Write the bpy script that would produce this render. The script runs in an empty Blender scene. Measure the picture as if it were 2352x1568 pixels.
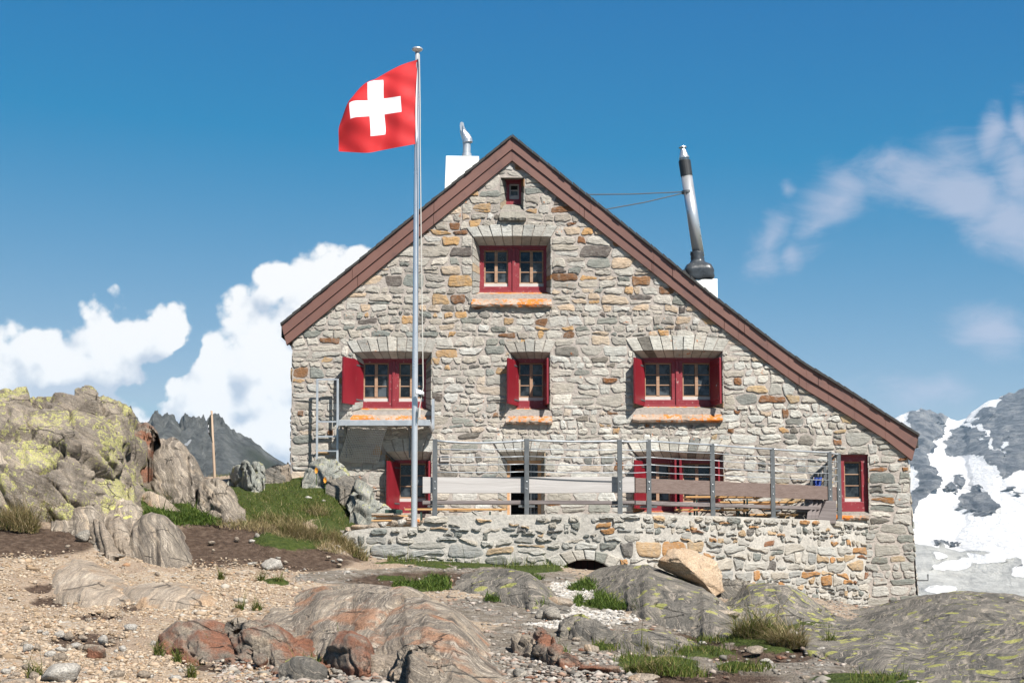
import bpy, math, random
import numpy as np
from mathutils import Vector, Matrix, noise as mn

C = bpy.context.scene
COL = C.collection
PI = math.pi

# ---------------------------------------------------------------- camera
# photograph measured on a 2352 x 1568 sheet; level line at row 1290, focal length 3300 of those units
FPX, CX, CY, EYE = 3300.0, 1176.0, 978.0, 1.6
PITCH = math.atan((1290 - CY) / FPX)
cam_data = bpy.data.cameras.new('camera')
cam = bpy.data.objects.new('camera', cam_data)
COL.objects.link(cam)
cam.location = (0, 0, EYE)
cam.rotation_euler = (PI / 2 + PITCH, 0, 0)
cam_data.sensor_width = 36
cam_data.lens = FPX / 2352 * 36
cam_data.shift_y = (CY - 784) / 2352
cam_data.clip_start = 0.1
cam_data.clip_end = 30000
C.camera = cam
C.view_settings.view_transform = 'Standard'
C.view_settings.look = 'None'
C.view_settings.gamma = 1
C.view_settings.exposure = 0.95
C.render.film_transparent = False
C.cycles.max_bounces = 6
C.cycles.diffuse_bounces = 3
C.cycles.glossy_bounces = 3
C.cycles.transparent_max_bounces = 8
C.cycles.volume_bounces = 1

CP, SP = math.cos(PITCH), math.sin(PITCH)


def W(px, py, Y):
    """point at depth Y that stands at sheet position (px, py)"""
    dx, dy = (px - CX) / FPX, -(py - CY) / FPX
    d = Vector((dx, CP - SP * dy, SP + CP * dy))
    t = Y / d.y
    return Vector((t * d.x, Y, EYE + t * d.z))


def proj(x, y, z):
    a = y * CP + (z - EYE) * SP
    b = -y * SP + (z - EYE) * CP
    return CX + FPX * x / a, CY - FPX * b / a


# ---------------------------------------------------------------- node helper
class NT:
    def __init__(s, tree):
        s.t = tree
        s.n = tree.nodes
        s.l = tree.links

    def new(s, typ, **kw):
        nd = s.n.new(typ)
        for k, v in kw.items():
            setattr(nd, k, v)
        return nd

    def put(s, nd, key, val):
        if val is None:
            return
        sock = nd.inputs[key]
        if isinstance(val, bpy.types.NodeSocket):
            s.l.new(val, sock)
        else:
            sock.default_value = val

    def math(s, op, a, b=None, c=None, clamp=False):
        nd = s.new('ShaderNodeMath', operation=op, use_clamp=clamp)
        s.put(nd, 0, a); s.put(nd, 1, b); s.put(nd, 2, c)
        return nd.outputs[0]

    def vec(s, op, a, b=None, scale=None):
        nd = s.new('ShaderNodeVectorMath', operation=op)
        s.put(nd, 0, a); s.put(nd, 1, b)
        if scale is not None:
            s.put(nd, 'Scale', scale)
        return nd.outputs['Value'] if op in ('LENGTH', 'DOT_PRODUCT', 'DISTANCE') else nd.outputs['Vector']

    def noise(s, v, scale, detail=4, rough=.55, dist=0, col=False):
        nd = s.new('ShaderNodeTexNoise')
        s.put(nd, 'Vector', v); s.put(nd, 'Scale', scale); s.put(nd, 'Detail', detail)
        s.put(nd, 'Roughness', rough); s.put(nd, 'Distortion', dist)
        return nd.outputs['Color' if col else 'Fac']

    def voro(s, v, scale, feature='F1', out='Distance', **kw):
        nd = s.new('ShaderNodeTexVoronoi', feature=feature)
        s.put(nd, 'Vector', v); s.put(nd, 'Scale', scale)
        for k, x in kw.items():
            s.put(nd, k, x)
        return nd.outputs[out]

    def mapping(s, v, loc=(0, 0, 0), rot=(0, 0, 0), scale=(1, 1, 1), typ='POINT'):
        nd = s.new('ShaderNodeMapping', vector_type=typ)
        s.put(nd, 'Vector', v); s.put(nd, 'Location', loc); s.put(nd, 'Rotation', rot); s.put(nd, 'Scale', scale)
        return nd.outputs[0]

    def ramp(s, f, stops, interp='LINEAR'):
        nd = s.new('ShaderNodeValToRGB')
        cr = nd.color_ramp
        cr.interpolation = interp
        while len(cr.elements) < len(stops):
            cr.elements.new(0.5)
        for e, (p, c) in zip(cr.elements, stops):
            e.position = p
            e.color = (*c, 1) if len(c) == 3 else c
        s.put(nd, 0, f)
        return nd.outputs[0]

    def mix(s, f, a, b, blend='MIX'):
        nd = s.new('ShaderNodeMix', data_type='RGBA', blend_type=blend)
        s.put(nd, 0, f)
        for k, v in ((6, a), (7, b)):
            if isinstance(v, tuple) and len(v) == 3:
                v = (*v, 1)
            s.put(nd, k, v)
        return nd.outputs[2]

    def sstep(s, v, lo, hi, a=0.0, b=1.0):
        nd = s.new('ShaderNodeMapRange', interpolation_type='SMOOTHSTEP')
        s.put(nd, 0, v); s.put(nd, 1, lo); s.put(nd, 2, hi); s.put(nd, 3, a); s.put(nd, 4, b)
        return nd.outputs[0]

    def bump(s, h, strength=.5, dist=.02, normal=None):
        nd = s.new('ShaderNodeBump')
        s.put(nd, 'Height', h); s.put(nd, 'Strength', strength); s.put(nd, 'Distance', dist)
        if normal is not None:
            s.put(nd, 'Normal', normal)
        return nd.outputs[0]


# ---------------------------------------------------------------- sun and sky
SUN = Vector((0.50, -0.72, 1.02)).normalized()
SUN_EL = math.asin(SUN.z)
SUN_AZ = math.atan2(SUN.x, SUN.y)
sun_data = bpy.data.lights.new('sun', 'SUN')
sun_data.energy = 5.0
sun_data.angle = math.radians(0.53)
sun_data.color = (1.0, 0.955, 0.89)
sun = bpy.data.objects.new('sun', sun_data)
COL.objects.link(sun)
sun.rotation_euler = (-SUN).to_track_quat('-Z', 'Y').to_euler()
sun.location = (20, -30, 60)

world = bpy.data.worlds.new('World')
C.world = world
world.use_nodes = True
wt = NT(world.node_tree)
wt.n.clear()
SKY_STRENGTH = 0.053


def uv_of(px, py):
    p = W(px, py, 1.0)
    return p.x, p.z - EYE


def cloud_group(name, blobs, warp_amp, warp_scale, bill_scale, bill_amp, stretch=(1, 1, 1), gaps=()):
    g = bpy.data.node_groups.new(name, 'ShaderNodeTree')
    g.interface.new_socket('Vector', in_out='INPUT', socket_type='NodeSocketVector')
    g.interface.new_socket('Value', in_out='OUTPUT', socket_type='NodeSocketFloat')
    t = NT(g)
    gi = t.new('NodeGroupInput'); go = t.new('NodeGroupOutput')
    v = gi.outputs[0]
    sv = t.mapping(v, scale=stretch)
    w = t.noise(sv, warp_scale, 5, .55, col=True)
    w = t.vec('SUBTRACT', w, (.5, .5, .5))
    w = t.vec('MULTIPLY', w, (warp_amp, warp_amp, 0))
    vv = t.vec('ADD', v, w)
    m = None
    for (px, py, rx, ry, rot, gain) in blobs:
        u0, v0 = uv_of(px, py)
        q = t.mapping(vv, loc=(u0, v0, 0), rot=(0, 0, math.radians(rot)), scale=(rx / FPX, ry / FPX, 1), typ='TEXTURE')
        L = t.vec('LENGTH', q)
        e = t.math('MULTIPLY_ADD', L, -gain, gain)
        m = e if m is None else t.math('SMOOTH_MAX', m, e, .12)
    for (px, py, rx, ry, rot) in gaps:
        u0, v0 = uv_of(px, py)
        q = t.mapping(vv, loc=(u0, v0, 0), rot=(0, 0, math.radians(rot)), scale=(rx / FPX, ry / FPX, 1), typ='TEXTURE')
        m = t.math('SUBTRACT', m, t.math('MULTIPLY', t.sstep(t.vec('LENGTH', q), 2.2, .0), .50))
    b1 = t.voro(sv, bill_scale, 'F1', 'Distance', Detail=2.0, Roughness=.5, Lacunarity=2.2)
    b1 = t.math('MULTIPLY_ADD', b1, -bill_amp, bill_amp * .5)
    n2 = t.noise(sv, bill_scale * .8, 7, .66)
    n2 = t.math('MULTIPLY_ADD', n2, bill_amp * 1.1, -bill_amp * .55)
    m = t.math('ADD', m, b1)
    m = t.math('ADD', m, n2)
    t.l.new(m, go.inputs[0])
    return g


cumulus = cloud_group('cumulus_density', [
    # px, py, rx, ry, rot, gain
    (20, 880, 210, 170, 0, 1.2), (150, 830, 170, 130, -20, 1.2), (250, 820, 200, 130, -15, 1.2), (290, 785, 165, 130, -25, 1.05), (385, 750, 90, 80, 0, 1.05), (240, 740, 90, 80, 0, 1.0),
    (150, 960, 260, 120, 0, 1.0), (480, 905, 210, 145, 25, 1.1), (600, 810, 210, 165, 0, 1.1), (720, 690, 165, 155, 0, 1.1),
    (800, 605, 130, 85, 0, 1.0), (650, 650, 85, 75, 0, 1.0), (800, 800, 420, 200, 0, 1.1), (560, 1000, 330, 140, 0, 1.0),
    (345, 1010, 150, 70, 0, 1.0), (610, 900, 130, 130, 0, 1.3), (690, 1000, 150, 120, 0, 1.3), (528, 722, 40, 30, 0, .45), 
], .045, 16, 30, .62, gaps=[(308, 905, 38, 22, 0), (365, 868, 22, 40, -38), (420, 815, 18, 40, -25)])
wisp = cloud_group('wisp_density', [
    (1775, 545, 120, 60, 58, 1.0), (1835, 560, 60, 40, 65, .8), (1930, 445, 130, 100, 30, 1.1), (1890, 500, 90, 60, 50, .9),
    (2090, 400, 210, 100, 8, .85), (2210, 470, 210, 100, -26, 1.15), (2320, 520, 190, 95, -10, 1.25), (2345, 420, 80, 170, 0, 1.0),
    (2285, 320, 42, 95, -15, .95), (2355, 310, 40, 110, 0, 1.0), (2275, 770, 140, 75, -15, 1.1), (2250, 745, 70, 55, 30, .8),
    (2120, 900, 150, 35, 0, .6), (1770, 900, 280, 45, 0, .4), (1815, 410, 22, 32, 0, .6), (2440, 520, 180, 130, 0, 1.2),
], .05, 9, 13, .16, (1, .8, 1))

tc = wt.new('ShaderNodeTexCoord')
sky = wt.new('ShaderNodeTexSky', sky_type='NISHITA')
sky.sun_disc = False
sky.sun_elevation = SUN_EL
sky.sun_rotation = SUN_AZ
sky.altitude = 2500
sky.air_density = 1.15
sky.dust_density = 0.35
sky.ozone_density = 2.2
sep = wt.new('ShaderNodeSeparateXYZ')
wt.l.new(tc.outputs['Generated'], sep.inputs[0])
yy = wt.math('MAXIMUM', sep.outputs[1], .02)
comb = wt.new('ShaderNodeCombineXYZ')
ux = wt.math('DIVIDE', sep.outputs[0], yy)
uz = wt.math('DIVIDE', sep.outputs[2], yy)
wt.l.new(ux, comb.inputs[0])
wt.l.new(uz, comb.inputs[1])
uv = comb.outputs[0]


def use_group(t, g, v):
    nd = t.new('ShaderNodeGroup')
    nd.node_tree = g
    t.put(nd, 0, v)
    return nd.outputs[0]


# the sky is graded a little: deeper red channel overhead, paler near the horizon
sc_ = wt.vec('MULTIPLY', sky.outputs[0], (1.5, .85, .46))
sc_ = wt.vec('ADD', sc_, (-2.34, -.05, 2.6))
skyc = wt.vec('MINIMUM', wt.vec('MAXIMUM', sc_, (.04, .3, .8)), (3.5, 5.2, 6.9))
# the alpine sky deepens towards the zenith
veil = wt.sstep(sep.outputs[2], .40, .85)
skyc = wt.mix(veil, skyc, (.9, 1.3, 2.2))


def inside_box(u0, u1, v0, v1):
    r = wt.math('GREATER_THAN', sep.outputs[1], .1)
    for sock, lo, hi in ((ux, u0, u1), (uz, v0, v1)):
        r = wt.math('MULTIPLY', r, wt.math('GREATER_THAN', sock, lo))
        r = wt.math('MULTIPLY', r, wt.math('LESS_THAN', sock, hi))
    return r


def background(c):
    nd = wt.new('ShaderNodeBackground')
    wt.put(nd, 0, c)
    nd.inputs[1].default_value = SKY_STRENGTH
    return nd.outputs[0]


def mix_shader(f, a, b):
    nd = wt.new('ShaderNodeMixShader')
    wt.put(nd, 0, f); wt.l.new(a, nd.inputs[1]); wt.l.new(b, nd.inputs[2])
    return nd.outputs[0]


d0 = use_group(wt, cumulus, uv)
d1 = use_group(wt, cumulus, wt.vec('ADD', uv, (.012, .020, 0)))
a0 = wt.sstep(d0, -.05, .20)
lit = wt.math('MULTIPLY_ADD', wt.math('SUBTRACT', d0, d1), 1.5, .52)  # sunward density difference paints light and shade into the cloud colour
big = wt.noise(uv, 7, 3, .5)
lit = wt.math('ADD', lit, wt.math('MULTIPLY_ADD', big, .9, -.42))
# cloud shade painted in: left bank and its base greyer than the tower
right_bank = wt.sstep(ux, -.29, -.20, -.12, .34)
lowgrey = wt.math('MULTIPLY', wt.sstep(uz, .165, .10), wt.sstep(ux, -.17, -.26))
lit = wt.math('MULTIPLY_ADD', lowgrey, -.22, lit)
lit = wt.math('ADD', lit, right_bank, clamp=True)
ccol = wt.ramp(lit, [(0, (5.4, 6.1, 7.2)), (.4, (7.6, 7.95, 8.5)), (.8, (9.8, 9.8, 9.8)), (1, (10, 9.9, 9.8))])
w0 = use_group(wt, wisp, uv)
streak = wt.noise(wt.mapping(uv, rot=(0, 0, -.75), scale=(1, 2.4, 1)), 13, 9, .64, .5)
aw = wt.math('ADD', w0, wt.math('MULTIPLY_ADD', streak, 2.2, -1.1))
aw = wt.math('MULTIPLY', wt.sstep(aw, -.15, 1.1), .78)
bg0 = background(skyc)
bg1 = background(wt.mix(a0, skyc, ccol))
bg2 = background(wt.mix(aw, skyc, (4.9, 5.4, 6.9)))
shader = mix_shader(inside_box(-.62, .085, -.02, .285), bg0, bg1)
shader = mix_shader(inside_box(.09, .48, .06, .36), shader, bg2)
wo = wt.new('ShaderNodeOutputWorld')
wt.l.new(shader, wo.inputs[0])
world.cycles.sampling_method = 'MANUAL'
world.cycles.sample_map_resolution = 256


# ---------------------------------------------------------------- geometry helpers
class MB:
    """collects vertices and faces; build() links them as ONE mesh object"""

    def __init__(s):
        s.v = []; s.f = []; s.m = []; s.c = []

    def add(s, verts, faces, mi=0, col=None):
        o = len(s.v)
        s.v.extend([tuple(p) for p in verts])
        for f in faces:
            s.f.append(tuple(i + o for i in f)); s.m.append(mi); s.c.append(col or (1, 1, 1))

    def quad(s, a, b, c, d, mi=0, col=None):
        s.add([a, b, c, d], [(0, 1, 2, 3)], mi, col)

    def hexa(s, p, mi=0, col=None):
        """eight corners: bottom ring 0-3 then top ring 4-7"""
        s.add(p, [(3, 2, 1, 0), (4, 5, 6, 7), (0, 1, 5, 4), (1, 2, 6, 5), (2, 3, 7, 6), (3, 0, 4, 7)], mi, col)

    def box(s, a, b, mi=0, col=None):
        x0, x1 = sorted((a[0], b[0])); y0, y1 = sorted((a[1], b[1])); z0, z1 = sorted((a[2], b[2]))
        s.hexa([(x0, y0, z0), (x1, y0, z0), (x1, y1, z0), (x0, y1, z0), (x0, y0, z1), (x1, y0, z1), (x1, y1, z1), (x0, y1, z1)], mi, col)

    def bar(s, p, q, w, h, up=(0, 0, 1), mi=0):
        """rectangular bar from p to q: w across, h along up"""
        p, q = Vector(p), Vector(q)
        d = (q - p).normalized()
        sd = d.cross(Vector(up))
        if sd.length < 1e-4:
            sd = d.cross(Vector((1, 0, 0)))
        sd.normalize()
        u = sd.cross(d).normalized()
        r = []
        for e in (p, q):
            r += [e - sd * w / 2 - u * h / 2, e + sd * w / 2 - u * h / 2, e + sd * w / 2 + u * h / 2, e - sd * w / 2 + u * h / 2]
        s.hexa(r, mi)

    def tube(s, pts, r, n=8, mi=0, cap=True):
        pts = [Vector(p) for p in pts]
        rs = r if isinstance(r, (list, tuple)) else [r] * len(pts)
        o = len(s.v)
        ref = None
        for i, p in enumerate(pts):
            d = (pts[min(i + 1, len(pts) - 1)] - pts[max(i - 1, 0)]).normalized()
            if ref is None:
                ref = d.orthogonal().normalized()
            a = (ref - d * ref.dot(d)).normalized()
            b = d.cross(a)
            ref = a
            for k in range(n):
                t = 2 * PI * k / n
                s.v.append(tuple(p + (a * math.cos(t) + b * math.sin(t)) * rs[i]))
        for i in range(len(pts) - 1):
            for k in range(n):
                k2 = (k + 1) % n
                s.f.append((o + i * n + k, o + i * n + k2, o + (i + 1) * n + k2, o + (i + 1) * n + k)); s.m.append(mi); s.c.append((1, 1, 1))
        if cap:
            s.f.append(tuple(o + k for k in reversed(range(n)))); s.m.append(mi); s.c.append((1, 1, 1))
            e = o + (len(pts) - 1) * n
            s.f.append(tuple(e + k for k in range(n))); s.m.append(mi); s.c.append((1, 1, 1))

    def prism(s, poly, y0, y1, mi=0):
        """polygon in (x, z) extruded along y"""
        n = len(poly)
        vs = [(x, y0, z) for x, z in poly] + [(x, y1, z) for x, z in poly]
        fs = [tuple(range(n)), tuple(range(2 * n - 1, n - 1, -1))]
        for i in range(n):
            j = (i + 1) % n
            fs.append((j, i, n + i, n + j))
        s.add(vs, fs, mi)

    def build(s, name, mats, parent=None, smooth=False, colors=False, bevel=0, auto=None):
        off = wloc(parent)
        me = bpy.data.meshes.new(name)
        me.from_pydata([(v[0] - off.x, v[1] - off.y, v[2] - off.z) for v in s.v], [], s.f)
        if not isinstance(mats, (list, tuple)):
            mats = [mats]
        for m in mats:
            me.materials.append(m)
        me.polygons.foreach_set('material_index', np.array(s.m, dtype=np.int32))
        if smooth:
            me.polygons.foreach_set('use_smooth', np.ones(len(s.f), dtype=bool))
        if colors:
            at = me.color_attributes.new('tint', 'FLOAT_COLOR', 'CORNER')
            arr = []
            for f, c in zip(s.f, s.c):
                arr.extend([(*c, 1.0)] * len(f))
            at.data.foreach_set('color', np.array(arr, dtype=np.float32).ravel())
        me.update()
        o = bpy.data.objects.new(name, me)
        COL.objects.link(o)
        if parent is not None:
            o.parent = parent
        if bevel:
            md = o.modifiers.new('bevel', 'BEVEL')
            md.width = bevel; md.segments = 2; md.limit_method = 'ANGLE'
        return o


def wloc(o):
    v = Vector((0, 0, 0))
    while o is not None:
        v += o.location
        o = o.parent
    return v


def tag(o, label, cat, group=None):
    o['label'] = label
    o['category'] = cat
    if group:
        o['group'] = group
    return o


def thing(name, label, cat, loc, group=None):
    o = bpy.data.objects.new(name, None)
    COL.objects.link(o)
    o.location = loc
    o.empty_display_size = .2
    return tag(o, label, cat, group)


def rebase(o, loc):
    """move the origin of a one-mesh thing to its base"""
    loc = Vector(loc)
    o.data.transform(Matrix.Translation(-loc))
    o.location = loc
    return o


def np_mesh(name, verts, faces, mats, smooth=False, attrs=None):
    """verts (n,3) array, faces (m,k) array"""
    me = bpy.data.meshes.new(name)
    nf, k = faces.shape
    me.vertices.add(len(verts)); me.loops.add(nf * k); me.polygons.add(nf)
    me.vertices.foreach_set('co', verts.astype(np.float32).ravel())
    me.loops.foreach_set('vertex_index', faces.astype(np.int32).ravel())
    me.polygons.foreach_set('loop_start', np.arange(0, nf * k, k, dtype=np.int32))
    me.polygons.foreach_set('loop_total', np.full(nf, k, dtype=np.int32))
    if smooth:
        me.polygons.foreach_set('use_smooth', np.ones(nf, dtype=bool))
    for m in (mats if isinstance(mats, (list, tuple)) else [mats]):
        me.materials.append(m)
    for an, av in (attrs or {}).items():
        if av.ndim == 1:
            a = me.attributes.new(an, 'FLOAT', 'POINT'); a.data.foreach_set('value', av.astype(np.float32))
        else:
            a = me.attributes.new(an, 'FLOAT_COLOR', 'POINT'); a.data.foreach_set('color', av.astype(np.float32).ravel())
    me.update(calc_edges=True)
    me.validate()
    o = bpy.data.objects.new(name, me)
    COL.objects.link(o)
    return o


def grid_faces(nu, nv):
    i = np.arange(nu - 1)[:, None] * nv + np.arange(nv - 1)[None, :]
    return np.stack([i, i + nv, i + nv + 1, i + 1], -1).reshape(-1, 4)


def vnoise(x, y, z=0.0, seed=0):
    """vectorised value noise in [-1, 1]"""
    x, y, z = np.broadcast_arrays(np.asarray(x, float), np.asarray(y, float), np.asarray(z, float))
    xi, yi, zi = np.floor(x).astype(np.int64), np.floor(y).astype(np.int64), np.floor(z).astype(np.int64)
    fx, fy, fz = x - xi, y - yi, z - zi
    fx, fy, fz = (t * t * t * (t * (t * 6 - 15) + 10) for t in (fx, fy, fz))

    def h(a, b, c):
        n = (a * 374761393 + b * 668265263 + c * 2147483647 + seed * 974634777) & 0xffffffff
        n = ((n ^ (n >> 13)) * 1274126177) & 0xffffffff
        n = ((n ^ (n >> 16)) * 2246822519) & 0xffffffff
        return ((n ^ (n >> 15)) & 0xffff) / 32767.5 - 1
    r = 0
    for a in (0, 1):
        for b in (0, 1):
            for c in (0, 1):
                w = (fx if a else 1 - fx) * (fy if b else 1 - fy) * (fz if c else 1 - fz)
                r = r + w * h(xi + a, yi + b, zi + c)
    return r


def fbm(x, y, z=0.0, oct=4, seed=0, gain=.5, lac=2.03):
    r, a, s = 0, 1.0, 0
    for k in range(oct):
        r = r + a * vnoise(np.asarray(x) * lac ** k, np.asarray(y) * lac ** k, np.asarray(z) * lac ** k, seed + 17 * k)
        s += a; a *= gain
    return r / s


def cells(x, y, z, seed=0):
    """worley noise: F1, F2, a random value of the nearest cell and a random tilted plane across it"""
    x, y, z = np.broadcast_arrays(np.asarray(x, float), np.asarray(y, float), np.asarray(z, float))
    xi, yi, zi = np.floor(x).astype(np.int64), np.floor(y).astype(np.int64), np.floor(z).astype(np.int64)
    tx = np.zeros(x.shape)
    f1 = np.full(x.shape, 9.0); f2 = np.full(x.shape, 9.0); rid = np.zeros(x.shape)

    def h(a, b, c, k):
        n = (a * 374761393 + b * 668265263 + c * 1442695041 + (seed * 31 + k) * 974634777) & 0xffffffff
        n = ((n ^ (n >> 13)) * 1274126177) & 0xffffffff
        n = ((n ^ (n >> 16)) * 2246822519) & 0xffffffff
        return ((n ^ (n >> 15)) & 0xffff) / 65535.0
    for a in (-1, 0, 1):
        for b in (-1, 0, 1):
            for c in (-1, 0, 1):
                ia, ib, ic = xi + a, yi + b, zi + c
                ex, ey, ez = ia + h(ia, ib, ic, 1) - x, ib + h(ia, ib, ic, 2) - y, ic + h(ia, ib, ic, 3) - z
                d = np.sqrt(ex ** 2 + ey ** 2 + ez ** 2)
                near = d < f1
                f2 = np.where(near, f1, np.minimum(f2, d))
                rid = np.where(near, h(ia, ib, ic, 4), rid)
                tx = np.where(near, ex * (h(ia, ib, ic, 5) - .5) + ey * (h(ia, ib, ic, 6) - .5) + ez * (h(ia, ib, ic, 7) - .5), tx)
                f1 = np.where(near, d, f1)
    return f1, f2, rid, tx


def sm(t, a, b):
    t = np.clip((np.asarray(t, float) - a) / (b - a), 0, 1)
    return t * t * (3 - 2 * t)


# ---------------------------------------------------------------- materials
def new_mat(name):
    m = bpy.data.materials.new(name)
    m.use_nodes = True
    t = NT(m.node_tree)
    b = m.node_tree.nodes['Principled BSDF']
    return m, t, b


def simple(name, col, rough=.6, metal=0.0, var=.12, scale=6.0, bump=.15, spec=.5, stretch=(1, 1, 1), wear=None):
    """painted or raw surface with mottling, an optional worn second colour and fine bump"""
    m, t, b = new_mat(name)
    tcn = t.new('ShaderNodeTexCoord')
    v = t.mapping(tcn.outputs['Object'], scale=stretch)
    n = t.noise(v, scale, 6, .6)
    c = t.mix(n, tuple(max(0, x * (1 - var * 2)) for x in col), tuple(min(1, x * (1 + var * 2)) for x in col))
    if wear:
        wcol, lo, hi, wscale = wear
        w = t.sstep(t.noise(v, wscale, 7, .65), lo, hi)
        c = t.mix(w, c, wcol)
    t.l.new(c, b.inputs['Base Color'])
    t.put(b, 'Roughness', t.sstep(n, .2, .8, max(0, rough - .08), min(1, rough + .08)))
    t.put(b, 'Metallic', metal)
    t.put(b, 'Specular IOR Level', spec)
    if bump:
        t.l.new(t.bump(t.noise(v, scale * 6, 4, .6), bump, .01), b.inputs['Normal'])
    return m


def stone_mat(name, lichen=0.0, grime=.35):
    """masonry: colour of each stone comes from its own tint"""
    m, t, b = new_mat(name)
    at = t.new('ShaderNodeAttribute'); at.attribute_name = 'tint'
    tcn = t.new('ShaderNodeTexCoord')
    v = tcn.outputs['Object']
    n1 = t.noise(v, 5.5, 8, .68)
    n2 = t.noise(t.mapping(v, rot=(0, .25, 0), scale=(4, 4, 26)), 1, 6, .65)
    c = t.mix(1.0, at.outputs['Color'], t.ramp(n1, [(.2, (.70, .69, .67)), (.5, (1, 1, 1)), (.8, (1.2, 1.18, 1.14))]), 'MULTIPLY')
    c = t.mix(.75, c, t.ramp(n2, [(.28, (.66, .65, .63)), (.55, (1, 1, 1)), (.8, (1.14, 1.12, 1.08))]), 'MULTIPLY')
    c = t.mix(t.math('MULTIPLY', t.sstep(t.noise(v, 8, 6, .7), .46, .62), .6), c, t.mix(.5, c, (.43, .40, .35)))
    dirt = t.sstep(t.noise(v, 16, 7, .72), .59, .72)
    c = t.mix(t.math('MULTIPLY', dirt, grime), c, (.10, .10, .085))
    iron = t.sstep(t.noise(v, 2.6, 6, .7), .63, .74)
    c = t.mix(t.math('MULTIPLY', iron, .45), c, (.34, .19, .085))
    if lichen:
        l = t.sstep(t.noise(v, 7, 7, .7), .60, .66)
        l2 = t.sstep(t.noise(v, .9, 3, .6), .50, .62)
        c = t.mix(t.math('MULTIPLY', t.math('MULTIPLY', l, l2), lichen), c, (.62, .17, .02))
    t.l.new(c, b.inputs['Base Color'])
    t.put(b, 'Roughness', .92); t.put(b, 'Specular IOR Level', .2)
    h = t.math('ADD', t.noise(v, 14, 8, .7), t.math('MULTIPLY', n2, .7))
    t.l.new(t.bump(h, .9, .03), b.inputs['Normal'])
    return m


def mortar_mat(name, col):
    m, t, b = new_mat(name)
    tcn = t.new('ShaderNodeTexCoord')
    v = tcn.outputs['Object']
    n1 = t.noise(v, 1.1, 6, .65)
    n2 = t.noise(v, 13, 7, .7)
    c = t.ramp(n1, [(.3, tuple(x * .78 for x in col)), (.55, col), (.75, tuple(min(1, x * 1.12) for x in col))])
    c = t.mix(1, c, t.ramp(n2, [(.3, (.72, .72, .72)), (.6, (1.08, 1.07, 1.05))]), 'MULTIPLY')
    t.l.new(c, b.inputs['Base Color'])
    t.put(b, 'Roughness', .95); t.put(b, 'Specular IOR Level', .15)
    t.l.new(t.bump(t.noise(v, 22, 8, .7), .8, .03), b.inputs['Normal'])
    return m


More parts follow.
